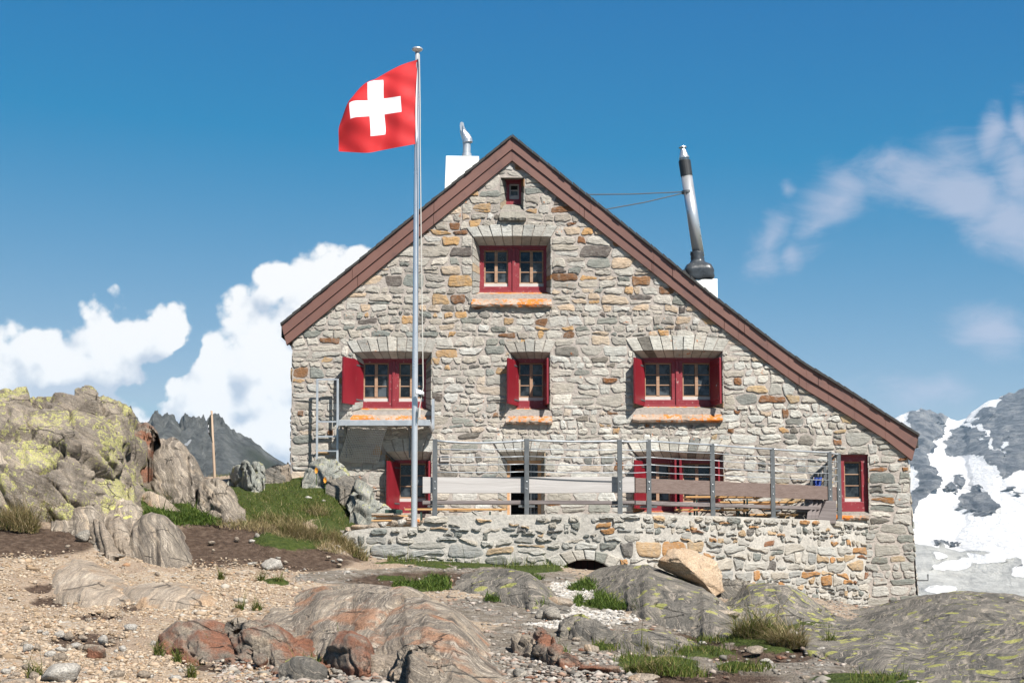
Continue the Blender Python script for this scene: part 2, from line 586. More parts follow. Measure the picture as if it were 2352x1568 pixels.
def rock_mat(name, cols, band_rot=(0, 0, 0), band_scale=14, band_w=.55, warp=.35, lichen=0.0, spots=0.0, rust=0.0, black=.3,
             rustcol=(.27, .10, .045), veins=.4, lift=1.0, joint=1.1):
    """gneiss: foliated bands bent by a slow warp, blotches, iron stain, black crust, yellow map lichen"""
    m, t, b = new_mat(name)
    tcn = t.new('ShaderNodeTexCoord')
    v = tcn.outputs['Object']
    wv = t.vec('SCALE', t.vec('SUBTRACT', t.noise(v, .55, 3, .5, col=True), (.5, .5, .5)), scale=warp * 2)
    pv = t.vec('ADD', v, wv)
    q = t.mapping(pv, rot=band_rot)
    bands = t.noise(t.mapping(q, scale=(.28, .28, band_scale * 1.35)), 1, 7, .70)
    fine = t.noise(t.mapping(q, scale=(.45, .45, band_scale * 3.4)), 1, 5, .68)
    blot = t.noise(v, 1.3, 9, .68)
    c = t.ramp(blot, [(.30, cols[0]), (.45, cols[1]), (.56, cols[2]), (.70, cols[3])])
    c = t.mix(band_w * .6, c, t.ramp(bands, [(.3, (.36, .35, .34)), (.46, (.80, .79, .77)), (.56, (1.1, 1.06, 1.0)), (.68, (1.9, 1.76, 1.58))]), 'MULTIPLY')
    c = t.mix(band_w, c, t.ramp(fine, [(.3, (.5, .5, .5)), (.5, (1, 1, 1)), (.7, (1.5, 1.44, 1.34))]), 'MULTIPLY')
    if veins:
        vn = t.noise(t.mapping(q, scale=(.25, .25, band_scale * .8)), 1, 5, .6)
        vn = t.math('ABSOLUTE', t.math('SUBTRACT', vn, .52))
        vm = t.sstep(vn, .019, .004)
        c = t.mix(t.math('MULTIPLY', vm, veins), c, (.52, .45, .37))
    if rust:
        r = t.sstep(t.noise(t.mapping(q, scale=(1, 1, 2.2)), 1.0, 6, .62), .60 - .22 * rust, .72 - .2 * rust)
        c = t.mix(t.math('MULTIPLY', r, min(.92, .5 + rust * .5)), c, t.mix(t.noise(v, 5, 6, .65), tuple(x * .55 for x in rustcol), tuple(x * 1.7 for x in rustcol)))
    if black:
        k = t.math('MULTIPLY', t.sstep(t.noise(v, 21, 6, .75), .52, .64), t.sstep(t.noise(v, .9, 5, .65), .46, .64))
        c = t.mix(t.math('MULTIPLY', k, black * 1.6), c, (.035, .034, .03))
        k2 = t.sstep(t.noise(v, 30, 5, .7), .60, .68)
        c = t.mix(t.math('MULTIPLY', k2, .3), c, (.33, .33, .31))
    if lichen:
        big = t.noise(v, 1.1, 4, .6)
        l = t.math('ADD', t.noise(v, 9.5, 8, .68), t.math('MULTIPLY_ADD', big, .9, -.45))
        l = t.sstep(l, .61 - .14 * lichen, .65 - .14 * lichen)
        brk = t.sstep(t.noise(v, 34, 4, .7), .40, .54)
        c = t.mix(t.math('MULTIPLY', t.math('MULTIPLY', l, brk), .85), c, t.mix(t.noise(v, 9, 3), (.34, .35, .115), (.53, .51, .18)))
    if spots:
        sv = t.vec('ADD', v, t.vec('SCALE', t.vec('SUBTRACT', t.noise(v, 7, 4, .6, col=True), (.5, .5, .5)), scale=.14))
        for sc, rmax in ((4.2, .50), (8.0, .46)):
            vn = t.new('ShaderNodeTexVoronoi'); t.put(vn, 'Vector', sv); t.put(vn, 'Scale', sc)
            sepc = t.new('ShaderNodeSeparateColor'); t.l.new(vn.outputs['Color'], sepc.inputs[0])
            rad = t.math('MULTIPLY', t.sstep(sepc.outputs[0], 1 - .75 * spots, 1.0), rmax)
            msk = t.sstep(t.math('SUBTRACT', rad, vn.outputs['Distance']), 0, .035)
            msk = t.math('MULTIPLY', msk, t.sstep(t.noise(v, .8, 3, .5), .32, .46))
            msk = t.math('MULTIPLY', msk, t.sstep(t.noise(v, 30, 3, .7), .28, .42))
            c = t.mix(t.math('MULTIPLY', msk, .9), c, t.mix(sepc.outputs[1], (.38, .39, .11), (.55, .53, .17)))
    grain = t.noise(v, 46, 4, .75)
    c = t.mix(1.0, c, t.ramp(grain, [(.34, (.58, .57, .56)), (.5, (1, 1, 1)), (.66, (1.42, 1.4, 1.36))]), 'MULTIPLY')
    # joints: thin dark cracks, some only
    jv = t.mapping(t.vec('ADD', v, t.vec('SCALE', wv, scale=.4)), rot=band_rot, scale=(.7, .9, 1.9))
    je = t.voro(jv, joint, 'DISTANCE_TO_EDGE', 'Distance')
    je = t.math('ADD', je, t.math('MULTIPLY_ADD', t.noise(v, 14, 4, .7), .05, -.025))
    jm = t.math('MULTIPLY', t.sstep(je, .020, .004), t.sstep(t.noise(v, 1.7, 3, .55), .52, .60))
    c = t.mix(t.math('MULTIPLY', jm, .65), c, (.05, .043, .035))
    if lift != 1:
        c = t.mix(1.0, c, (lift, lift, lift), 'MULTIPLY')
    t.l.new(c, b.inputs['Base Color'])
    t.put(b, 'Roughness', .88); t.put(b, 'Specular IOR Level', .25)
    pit = t.math('ABSOLUTE', t.math('SUBTRACT', t.noise(v, 4.5, 7, .65), .5))
    h = t.math('MULTIPLY_ADD', jm, -2.0, t.math('MULTIPLY', bands, .35))
    h = t.math('ADD', h, t.math('MULTIPLY', t.noise(v, 19, 9, .76), 1.1))
    h = t.math('ADD', h, t.math('MULTIPLY', pit, 1.0))
    h = t.math('ADD', h, t.math('MULTIPLY', fine, .35))
    t.l.new(t.bump(h, .9, .055), b.inputs['Normal'])
    return m


def island_mat(name, stops, rough=.9, var=.25, translucent=0.0, scale=12):
    """colour picked for each loose piece of the mesh"""
    m, t, b = new_mat(name)
    g = t.new('ShaderNodeNewGeometry')
    c = t.ramp(g.outputs['Random Per Island'], stops)
    tcn = t.new('ShaderNodeTexCoord')
    n = t.noise(tcn.outputs['Object'], scale, 5, .65)
    c = t.mix(1, c, t.ramp(n, [(.25, (1 - var,) * 3), (.75, (1 + var,) * 3)]), 'MULTIPLY')
    t.l.new(c, b.inputs['Base Color'])
    t.put(b, 'Roughness', rough); t.put(b, 'Specular IOR Level', .2)
    if translucent:
        out = m.node_tree.nodes['Material Output']
        tr = t.new('ShaderNodeBsdfTranslucent')
        t.l.new(c, tr.inputs[0])
        mx = t.new('ShaderNodeMixShader'); mx.inputs[0].default_value = translucent
        t.l.new(b.outputs[0], mx.inputs[1]); t.l.new(tr.outputs[0], mx.inputs[2])
        t.l.new(mx.outputs[0], out.inputs[0])
    return m


def glass_mat(name):
    m, t, b = new_mat(name)
    tcn = t.new('ShaderNodeTexCoord')
    v = tcn.outputs['Object']
    g = t.new('ShaderNodeNewGeometry')
    r = g.outputs['Random Per Island']
    n = t.noise(v, 3.5, 3, .5)
    k = t.math('MULTIPLY', t.sstep(n, .42, .66), t.sstep(r, .25, .9))
    t.l.new(t.mix(k, (.006, .007, .008), (.085, .10, .11)), b.inputs['Base Color'])
    t.put(b, 'Roughness', .06); t.put(b, 'Specular IOR Level', .45)
    t.l.new(t.bump(t.noise(v, 4, 2, .5), .25, .02), b.inputs['Normal'])
    return m


def wood_mat(name, c0, c1, axis_scale=(1, 8, 30), rough=.7, knots=0.0, bump=.3):
    m, t, b = new_mat(name)
    tcn = t.new('ShaderNodeTexCoord')
    v = tcn.outputs['Object']
    wv = t.vec('SCALE', t.vec('SUBTRACT', t.noise(v, 1.6, 3, .5, col=True), (.5, .5, .5)), scale=.12 + knots)
    q = t.mapping(t.vec('ADD', v, wv), scale=axis_scale)
    n = t.noise(q, 1.0, 6, .6)
    if knots:
        w = t.new('ShaderNodeTexWave', wave_type='BANDS', bands_direction='Z')
        t.put(w, 'Vector', t.vec('ADD', t.mapping(v, scale=(.5, 1, 3.2)), wv)); t.put(w, 'Scale', 5.0); t.put(w, 'Distortion', 6.0); t.put(w, 'Detail', 3.0); t.put(w, 'Detail Scale', .8)
        n = t.math('ADD', t.math('MULTIPLY', n, .45), t.math('MULTIPLY', w.outputs[1], .5))
    c = t.ramp(n, [(.3, c0), (.68, c1)])
    t.l.new(c, b.inputs['Base Color'])
    t.put(b, 'Roughness', rough); t.put(b, 'Specular IOR Level', .3)
    t.l.new(t.bump(n, bump, .01), b.inputs['Normal'])
    return m


def sill_mat(name):
    m, t, b = new_mat(name)
    tcn = t.new('ShaderNodeTexCoord')
    v = tcn.outputs['Object']
    n = t.noise(v, 4, 7, .65)
    c = t.ramp(n, [(.3, (.25, .20, .15)), (.55, (.47, .36, .28)), (.75, (.56, .46, .38))])
    l = t.math('ADD', t.noise(v, 10, 7, .72), t.math('MULTIPLY_ADD', t.noise(v, 1.7, 2, .5), .55, -.28))
    l = t.sstep(l, .49, .555)
    c = t.mix(l, c, t.mix(t.noise(v, 14, 3), (.55, .13, .015), (.74, .26, .035)))
    t.l.new(c, b.inputs['Base Color'])
    t.put(b, 'Roughness', .9)
    t.l.new(t.bump(t.noise(v, 12, 8, .7), .8, .03), b.inputs['Normal'])
    return m


M = {}
M['stone'] = stone_mat('facade_stone', lichen=.75)
M['terrace_stone'] = stone_mat('terrace_stone', grime=.3)
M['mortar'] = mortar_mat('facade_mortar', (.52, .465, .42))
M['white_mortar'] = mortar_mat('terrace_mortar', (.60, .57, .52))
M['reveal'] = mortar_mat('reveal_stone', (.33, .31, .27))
M['red'] = simple('red_window_paint', (.27, .020, .030), .5, var=.12, scale=5, wear=((.50, .30, .27), .59, .70, 13))
M['shutter'] = simple('red_shutter_paint', (.235, .010, .020), .46, var=.2, scale=4, bump=.12, stretch=(1, 1, .3), wear=((.36, .10, .10), .62, .74, 9))
M['wood'] = wood_mat('casement_wood', (.33, .185, .11), (.50, .33, .22))
M['doorwood'] = wood_mat('door_wood', (.50, .26, .12), (.72, .44, .24))
M['drip'] = simple('pale_drip_rail', (.62, .58, .54), .6)
M['glass'] = glass_mat('window_glass')
M['sill'] = sill_mat('lichen_sill')
M['fascia'] = simple('brown_fascia_sheet', (.195, .092, .070), .55, var=.14, scale=.9, bump=.08, wear=((.13, .065, .055), .52, .75, 2.2))
M['slate'] = simple('roof_slate', (.045, .043, .040), .8, var=.3, scale=5, bump=.6)
M['dark'] = simple('interior_shade', (.012, .011, .010), .9)  # near-black colour standing in for shade inside rooms and recesses
M['cellar'] = simple('cellar_door_paint', (.075, .012, .012), .7)
M['white_paint'] = simple('white_sheet_metal', (.80, .79, .75), .45, var=.06, scale=2, bump=.05, wear=((.52, .46, .37), .58, .8, 2.2))
M['steel'] = simple('stainless_steel', (.56, .57, .58), .32, metal=.65, var=.05, scale=3, bump=.05)
M['galv'] = simple('galvanised_steel', (.56, .59, .62), .42, metal=.45, var=.12, scale=9, bump=.1)
M['post'] = simple('grey_steel_post', (.19, .20, .205), .5, metal=.55, var=.15, scale=7, bump=.1)
M['alu'] = simple('aluminium_pole', (.60, .61, .63), .30, metal=.6, var=.04, scale=2, bump=.03)
M['tarp'] = simple('dark_tarpaulin', (.055, .062, .070), .32, var=.2, scale=4, bump=.2)
M['black'] = simple('black_sleeve', (.03, .033, .036), .55, var=.2)
M['pale_plank'] = wood_mat('silvered_plank', (.46, .43, .41), (.64, .61, .59), (.7, 6, 38))
M['dark_plank'] = wood_mat('weathered_larch', (.10, .062, .05), (.33, .255, .225), (.7, 6, 30), knots=.05)
M['grey_plank'] = wood_mat('grey_rail', (.15, .125, .12), (.30, .26, .25), (.7, 6, 30))
M['bench'] = wood_mat('varnished_spruce', (.52, .27, .10), (.74, .46, .20), (.8, 6, 30), rough=.45)
M['green_steel'] = simple('green_steel_leg', (.018, .05, .038), .5)
M['board'] = wood_mat('bare_board', (.45, .33, .23), (.68, .56, .45), (.8, 6, 24))
M['rope'] = simple('rope', (.62, .60, .55), .9, scale=40)
M['cloth_red'] = simple('red_flag_cloth', (.66, .014, .018), .75, var=.05, scale=2.5, bump=.08)
M['cloth_white'] = simple('white_flag_cloth', (.80, .79, .80), .75, var=.03, scale=2.5, bump=.08)
M['cloth_black'] = simple('black_banner_cloth', (.016, .024, .024), .8)
M['cloth_blue'] = simple('blue_cloth', (.012, .05, .30), .8)
M['polewood'] = wood_mat('pole_wood', (.36, .25, .17), (.54, .41, .30), (20, 20, 1))
M['yellow'] = simple('yellow_flower', (.85, .34, .01), .7)


# ---------------------------------------------------------------- ground
GC = {
    -300: [(15, 1568), (18, 1470), (21, 1370), (24, 1262), (26, 1150), (28, 1060), (31, 990), (36, 990), (45, 1120)],
    0: [(15, 1568), (18, 1475), (21, 1375), (24, 1272), (25.5, 1205), (27, 1125), (30, 1000), (34, 985), (45, 1150)],
    150: [(15, 1568), (18, 1475), (21, 1380), (24, 1285), (25.5, 1230), (27, 1155), (30, 1045), (34, 1010), (45, 1150)],
    300: [(15, 1568), (18, 1478), (21, 1385), (24, 1308), (25.5, 1262), (27, 1205), (30, 1125), (34, 1092), (45, 1180)],
    450: [(15, 1568), (18, 1480), (21, 1392), (24, 1320), (25.5, 1284), (27, 1222), (30, 1140), (34, 1097), (36, 1093), (45, 1180)],
    600: [(15, 1568), (18, 1482), (21, 1397), (24, 1327), (25.5, 1290), (27, 1228), (30, 1145), (34, 1092), (36, 1089), (45, 1180)],
    750: [(15, 1568), (18, 1485), (21, 1402), (24, 1334), (26, 1296), (27, 1262), (28, 1218), (31, 1135), (33, 1092), (36, 1085), (45, 1180)],
    850: [(15, 1568), (18, 1487), (21, 1406), (24, 1340), (26, 1308), (27.5, 1290), (28.5, 1272), (30, 1222), (33, 1195), (45, 1190)],
    950: [(15, 1568), (18, 1489), (21, 1408), (24, 1342), (26, 1311), (28, 1293), (33, 1290), (45, 1290)],
    1200: [(15, 1568), (18, 1492), (21, 1415), (24, 1350), (26, 1317), (28, 1300), (33, 1300), (45, 1300)],
    1400: [(15, 1568), (18, 1495), (21, 1421), (24, 1361), (26, 1327), (28, 1312), (33, 1312), (45, 1315)],
    1600: [(15, 1568), (18, 1498), (21, 1429), (24, 1376), (26, 1348), (28, 1334), (33, 1335), (45, 1340)],
    1800: [(15, 1568), (18, 1500), (21, 1436), (24, 1391), (27, 1368), (30, 1364), (33, 1364), (45, 1370)],
    2000: [(15, 1568), (18, 1505), (21, 1446), (24, 1412), (28, 1399), (32, 1397), (36, 1396), (45, 1420)],
    2352: [(15, 1568), (18, 1510), (21, 1457), (24, 1424), (28, 1405), (32, 1398), (36, 1402), (45, 1440)],
    2800: [(15, 1568), (18, 1510), (21, 1457), (24, 1424), (28, 1405), (32, 1398), (36, 1402), (45, 1440)],
}
_gx = np.array(sorted(GC))
_gy = np.concatenate([np.arange(15, 45.01, .5)])
_tab = np.array([np.interp(_gy, *zip(*GC[k])) for k in _gx])
for _ in range(2):                                   # round off the corners of the profile
    _tab[:, 1:-1] = (_tab[:, :-2] + 2 * _tab[:, 1:-1] + _tab[:, 2:]) / 4


def base_h(x, y):
    """height of the bare slope"""
    x = np.asarray(x, float); y = np.asarray(y, float)
    yc = np.clip(y, 15, 45)
    px = np.clip(CX + FPX * x / np.maximum(yc, 1), _gx[0], _gx[-1] - 1e-3)
    i = np.clip(np.searchsorted(_gx, px, 'right') - 1, 0, len(_gx) - 2)
    fx = (px - _gx[i]) / (_gx[i + 1] - _gx[i])
    fx = fx * fx * (3 - 2 * fx)
    j = np.clip(((yc - 15) / .5).astype(int), 0, len(_gy) - 2)
    fy = (yc - 15) / .5 - j
    py = (_tab[i, j] * (1 - fy) + _tab[i, j + 1] * fy) * (1 - fx) + (_tab[i + 1, j] * (1 - fy) + _tab[i + 1, j + 1] * fy) * fx
    dy = -(py - CY) / FPX
    z = EYE + yc * (SP + CP * dy) / (CP - SP * dy)
    near = sm(y, 3, 15)
    z = np.where(y < 15, z * near + 0.0 * (1 - near), z)
    far = np.maximum(y - 45, 0)
    z = z - np.where(far > 0, np.minimum(far * .42, 70 + z) * sm(far, 0, 25), 0)
    return z


def ground_h(x, y):
    z = base_h(x, y)
    y = np.asarray(y, float)
    k = sm(y, 80, 50)
    return z + k * (.06 * fbm(x * .9, y * .9, 0, 3, 5) + .022 * fbm(x * 4, y * 4, 0, 4, 9))


def ground_hit(px, py):
    """where the line of sight through (px, py) meets the slope"""
    ys = np.arange(8, 46, .05)
    dx, dy = (px - CX) / FPX, -(py - CY) / FPX
    den = CP - SP * dy
    xs = ys * dx / den
    zs = EYE + ys * (SP + CP * dy) / den
    hit = np.nonzero(zs <= ground_h(xs, ys))[0]
    k = hit[0] if len(hit) else len(ys) - 1
    return Vector((xs[k], ys[k], float(ground_h(xs[k], ys[k]))))


def blob_field(px, py, blobs):
    r = np.zeros(np.shape(px))
    for (bx, by, rx, ry) in blobs:
        d = ((px - bx) / rx) ** 2 + ((py - by) / ry) ** 2
        r = np.maximum(r, np.clip(1.5 - d, 0, 1))
    return r


GRASS = [(790, 1205, 60, 22), (765, 1222, 50, 14), (690, 1140, 120, 45), (600, 1110, 60, 25), (760, 1150, 50, 50), (640, 1175, 110, 30), (420, 1182, 95, 26), (350, 1140, 40, 25), (560, 1160, 60, 40), (1060, 1296, 190, 5), (1230, 1304, 70, 14),
         (980, 1352, 50, 12), (900, 1330, 30, 6), (1420, 1388, 80, 14), (1520, 1400, 40, 8), (1350, 1350, 30, 10), (1760, 1462, 95, 26), (1520, 1530, 85, 20), (1400, 1490, 40, 10), (640, 1340, 25, 6),
         (1860, 1440, 50, 8), (2000, 1565, 120, 10), (120, 1150, 40, 25), (680, 1240, 90, 20), (1620, 1500, 60, 12), (1690, 1535, 40, 8), (1280, 1505, 25, 10)]
SOIL = [(70, 1240, 160, 34), (230, 1215, 60, 35), (500, 1248, 150, 50), (690, 1282, 130, 26), (600, 1215, 100, 30), (460, 1150, 80, 25), (850, 1562, 260, 16), (1480, 1555, 320, 18), (1560, 1470, 120, 14),
        (1910, 1475, 80, 32), (1750, 1500, 120, 22), (520, 1520, 120, 14), (1000, 1330, 200, 18), (130, 1380, 60, 12), (90, 1350, 30, 10), (300, 1395, 30, 6), (230, 1415, 60, 7), (200, 1470, 80, 18)]
PATH = [(1050, 1325, 260, 24), (800, 1325, 120, 16), (1200, 1400, 200, 30), (1350, 1480, 260, 60), (1500, 1450, 200, 40), (1700, 1500, 300, 60), (1250, 1530, 200, 40), (1900, 1520, 120, 60)]
PALE = [(1280, 1382, 70, 22), (1350, 1360, 70, 14), (1370, 1420, 80, 16), (1240, 1360, 50, 10), (1330, 1345, 60, 10)]

ugrid = np.concatenate([np.linspace(-9000, -700, 50), np.linspace(-680, -40, 50), np.linspace(-36, 2388, 430), np.linspace(2400, 3200, 60), np.linspace(3300, 11000, 50)])
ygrid = np.concatenate([np.linspace(1, 13, 25), np.linspace(13.3, 36, 300), np.linspace(36.3, 60, 50), np.geomspace(61, 9000, 60)])
U, YY = np.meshgrid(ugrid, ygrid, indexing='ij')
XX = (U - CX) / FPX * np.maximum(YY, 8)
ZZ = ground_h(XX, YY)
gpx, gpy = proj(XX, np.maximum(YY, 3), ZZ)
wob = 26 * fbm(XX * 1.5, YY * 1.5, 0, 4, 77)
gr = blob_field(gpx + wob, gpy + wob * .35, GRASS)
so = blob_field(gpx + wob * 1.3, gpy - wob * .3, SOIL)
pa = blob_field(gpx + wob, gpy, PATH)
wh = blob_field(gpx + wob, gpy + wob * .3, PALE)
inside = sm(gpx, -700, -300) * sm(gpx, 2900, 2500)
alp = (YY > 44) | (gpx < -300) | (gpx > 2750)
gr = np.where(alp, .55 + .5 * fbm(XX * .1, YY * .1, 0, 3, 3), gr)
# turf overhangs and soil banks
ZZ = ZZ + .05 * gr + .03 * wh * fbm(XX * 9, YY * 9, 0, 2, 31) - .04 * so * (1 - gr) + .05 * so * fbm(XX * 3, YY * 3, 0, 4, 12)

m, t, b = new_mat('ground_surface')
tcn = t.new('ShaderNodeTexCoord')
v = tcn.outputs['Object']


def att(t, n):
    a = t.new('ShaderNodeAttribute'); a.attribute_name = n
    return a.outputs['Fac']


vw = t.vec('ADD', v, t.vec('SCALE', t.vec('SUBTRACT', t.noise(v, 9, 3, .6, col=True), (.5, .5, .5)), scale=.05))


def pebbles(scale, stops):
    vo = t.new('ShaderNodeTexVoronoi'); t.put(vo, 'Vector', t.mapping(vw, scale=(1, 1.0, 1.6))); t.put(vo, 'Scale', scale)
    sp = t.new('ShaderNodeSeparateColor'); t.l.new(vo.outputs['Color'], sp.inputs[0])
    return t.ramp(sp.outputs[0], stops), vo.outputs['Distance']


beige = [(0, (.20, .135, .085)), (.15, (.40, .30, .20)), (.4, (.50, .39, .28)), (.62, (.57, .47, .36)), (.8, (.47, .33, .22)), (.9, (.62, .56, .48)), (1, (.35, .33, .30))]
c1, d1p = pebbles(14, beige)
c2, d2p = pebbles(34, beige)
pk = t.sstep(t.noise(v, 2.5, 4, .6), .40, .58)
gravel = t.mix(pk, c1, c2)
hg = t.math('SUBTRACT', 1.0, t.math('MULTIPLY', d2p, .9))
sand = t.ramp(t.noise(v, 20, 7, .7), [(.3, (.30, .215, .15)), (.7, (.52, .41, .31))])
gravel = t.mix(t.sstep(t.noise(v, 1.1, 6, .65), .42, .58), gravel, sand)
soil = t.ramp(t.noise(v, 9, 9, .72), [(.28, (.03, .02, .014)), (.5, (.105, .07, .05)), (.72, (.21, .155, .115))])
path = t.ramp(t.noise(v, 6, 9, .72), [(.28, (.10, .082, .062)), (.5, (.24, .205, .165)), (.72, (.38, .34, .28))])
grey = [(0, (.10, .09, .08)), (.2, (.26, .235, .20)), (.5, (.36, .33, .29)), (.75, (.22, .185, .15)), (.88, (.46, .42, .37)), (1, (.30, .20, .14))]
c3, d3p = pebbles(17, grey)
path = t.mix(t.sstep(t.noise(v, 3, 5, .65), .46, .60), path, c3)
white, d4p = pebbles(22, [(0, (.36, .33, .29)), (.3, (.62, .58, .52)), (.7, (.72, .69, .63)), (1, (.50, .45, .38))])
turf = t.ramp(t.noise(v, 11, 8, .7), [(.25, (.020, .030, .007)), (.5, (.060, .085, .018)), (.75, (.12, .13, .035))])
edge = t.noise(v, 7, 6, .7)


def cover(c, new, f, lo=.25, hi=.5):
    k = t.math('ADD', f, t.math('MULTIPLY_ADD', edge, .9, -.45))
    return t.mix(t.sstep(k, lo, hi), c, new)


c = gravel
c = cover(c, path, att(t, 'path'))
c = cover(c, white, att(t, 'pale'))
c = cover(c, soil, att(t, 'soil'), .12, .75)
c = cover(c, turf, att(t, 'grass'))
t.l.new(c, b.inputs['Base Color'])
t.put(b, 'Roughness', .95); t.put(b, 'Specular IOR Level', .15)
hh = t.math('ADD', hg, t.math('MULTIPLY', t.noise(v, 30, 7, .7), .8))
t.l.new(t.bump(hh, .9, .035), b.inputs['Normal'])
M['ground'] = m
vv = np.stack([XX, YY, ZZ], -1).reshape(-1, 3)
ground = np_mesh('ground', vv, grid_faces(len(ugrid), len(ygrid)), M['ground'], True,
                 {'grass': gr.ravel(), 'soil': so.ravel(), 'path': pa.ravel(), 'pale': wh.ravel()})
ground['kind'] = 'structure'


# ---------------------------------------------------------------- far mountains
def mountain(name, ridge, basepy, Yr, Yb, nu, nv, detail):
    px0, px1 = ridge[0][0], ridge[-1][0]
    a, b = detail                                       # most columns go where the ridge is in view
    pxs = np.concatenate([np.linspace(px0, a, 41)[:-1], np.linspace(a, b, nu - 80), np.linspace(b, px1, 41)[1:]])
    rp = np.interp(pxs, *zip(*ridge))
    vs = np.linspace(0, 1.25, nv)
    P, V = np.meshgrid(pxs, vs, indexing='ij')
    R = np.repeat(rp[:, None], nv, 1)
    s = np.minimum(V, 1.0)
    Yv = Yb + (Yr - Yb) * V
    dyt = -(R - CY) / FPX; dyb = -(basepy - CY) / FPX
    zt = Yr * (SP + CP * dyt) / (CP - SP * dyt)
    zb = Yb * (SP + CP * dyb) / (CP - SP * dyb)
    z = zb + (zt - zb) * s ** 1.12
    z = z - np.maximum(V - 1, 0) * (zt - zb) * 1.6
    x = (P - CX) / FPX * Yv
    return x, Yv, z, P, V


ridge_l = [(-1600, 1290), (-1100, 1180), (-700, 1080), (-400, 1010), (-150, 1030), (40, 1005), (120, 1040), (200, 985), (255, 960), (285, 930), (292, 938), (302, 952), (312, 963), (328, 968), (338, 955), (345, 941), (352, 944), (362, 953), (372, 950), (379, 944), (386, 948), (398, 962), (408, 975),
           (414, 962), (419, 948), (424, 954), (432, 957), (440, 953), (447, 960), (456, 962), (462, 955), (468, 962), (480, 960), (490, 953), (500, 956), (510, 962), (525, 980), (545, 994), (570, 1005), (590, 1020), (605, 1034),
           (625, 1048), (650, 1062), (700, 1085), (800, 1120), (900, 1150), (1000, 1180)]
x, y, z, P, V = mountain('mountain', ridge_l, 1215, 900, 560, 420, 110, (240, 700))
jag = np.clip(1 - abs(V - 1) / .25, 0, 1)
left_k = sm(P, 640, 480)
n_big = fbm(x / 60, z / 45, y / 80, 5, 41)
rid = 1 - abs(fbm(x / 16, z / 42, 0, 4, 47)) * 2
gul = fbm(x / 5 + z / 16, z / 26, y / 200, 4, 51)
y = y + (n_big * 26 + rid * 10 + gul * 6) * sm(V, 1.2, .9)
z = z + jag * left_k * (2.4 * abs(vnoise(x / 2.6, y / 300, 0, 63)) + 1.4 * vnoise(x / 1.2, 0, 0, 65) - 1.0)
m, t, b = new_mat('far_rock')
tcn = t.new('ShaderNodeTexCoord'); v = tcn.outputs['Object']
q = t.mapping(v, rot=(0, -.25, 0), scale=(.13, .05, .028))
n = t.noise(q, 1, 8, .72)
n2 = t.noise(v, .012, 5, .6)
c = t.ramp(n, [(.3, (.11, .115, .108)), (.48, (.25, .255, .24)), (.62, (.38, .385, .36)), (.75, (.52, .52, .49))])
c = t.mix(t.sstep(att(t, 'green'), .3, .8), c, t.mix(t.noise(v, .2, 6, .7), (.07, .085, .04), (.17, .18, .13)))
c = t.mix(t.sstep(att(t, 'snow'), .45, .55), c, (.82, .84, .86))
t.l.new(c, b.inputs['Base Color']); t.put(b, 'Roughness', .95); t.put(b, 'Specular IOR Level', .1)
t.l.new(t.bump(t.noise(q, 2.5, 8, .75), 1.0, 16), b.inputs['Normal'])
grn = sm(P + 60 * fbm(x / 25, z / 25, 0, 4, 8), 430, 640) * .8 * sm(V, 1.05, .8)
qx, qy = proj(x, y, z + EYE)
snw = np.maximum(np.clip(1.5 - ((qx - 433 - (1016 - qy) * .7) / 3.5) ** 2 - ((qy - 1016) / 8) ** 2, 0, 1), np.clip(1.5 - ((qx - 428) / 5) ** 2 - ((qy - 1020) / 3) ** 2, 0, 1))
mtl = np_mesh('mountain', np.stack([x, y, z + EYE], -1).reshape(-1, 3), grid_faces(420, 110), m, True, {'green': grn.ravel(), 'snow': snw.ravel()})
mtl['kind'] = 'structure'

ridge_r = [(500, 1400), (800, 1310), (1050, 1240), (1300, 1200), (1500, 1150), (1700, 1110), (1850, 1060), (1950, 1010), (2020, 980), (2050, 966), (2075, 952), (2095, 945), (2120, 940), (2140, 945), (2160, 955), (2180, 965), (2195, 969), (2215, 963), (2225, 950), (2240, 940), (2255, 930), (2270, 922),
           (2290, 919), (2300, 912), (2320, 905), (2335, 900), (2350, 894), (2380, 880), (2430, 870), (2500, 890), (2650, 860), (2900, 930), (3200, 1000), (3700, 1100), (4200, 1300)]
NU, NV = 460, 300
x, y, z, P, V = mountain('mountain', ridge_r, 1440, 2600, 900, NU, NV, (1950, 2420))
n_big = fbm(x / 170, y / 240, z / 200, 5, 21)
qx, qy = proj(x, y, z + EYE)
wob = 22 * fbm(qx / 40, qy / 34, 0, 5, 25)
wob2 = 16 * fbm(qx / 28, qy / 28, 0, 5, 26)


def rot_blob(cx, cy, rx, ry, deg):
    a = math.radians(deg)
    X, Z = qx + wob - cx, qy + wob2 - cy
    u = (X * math.cos(a) + Z * math.sin(a)) / rx
    w = (-X * math.sin(a) + Z * math.cos(a)) / ry
    return np.clip(1.4 - np.sqrt(u * u + w * w), -1, 1)


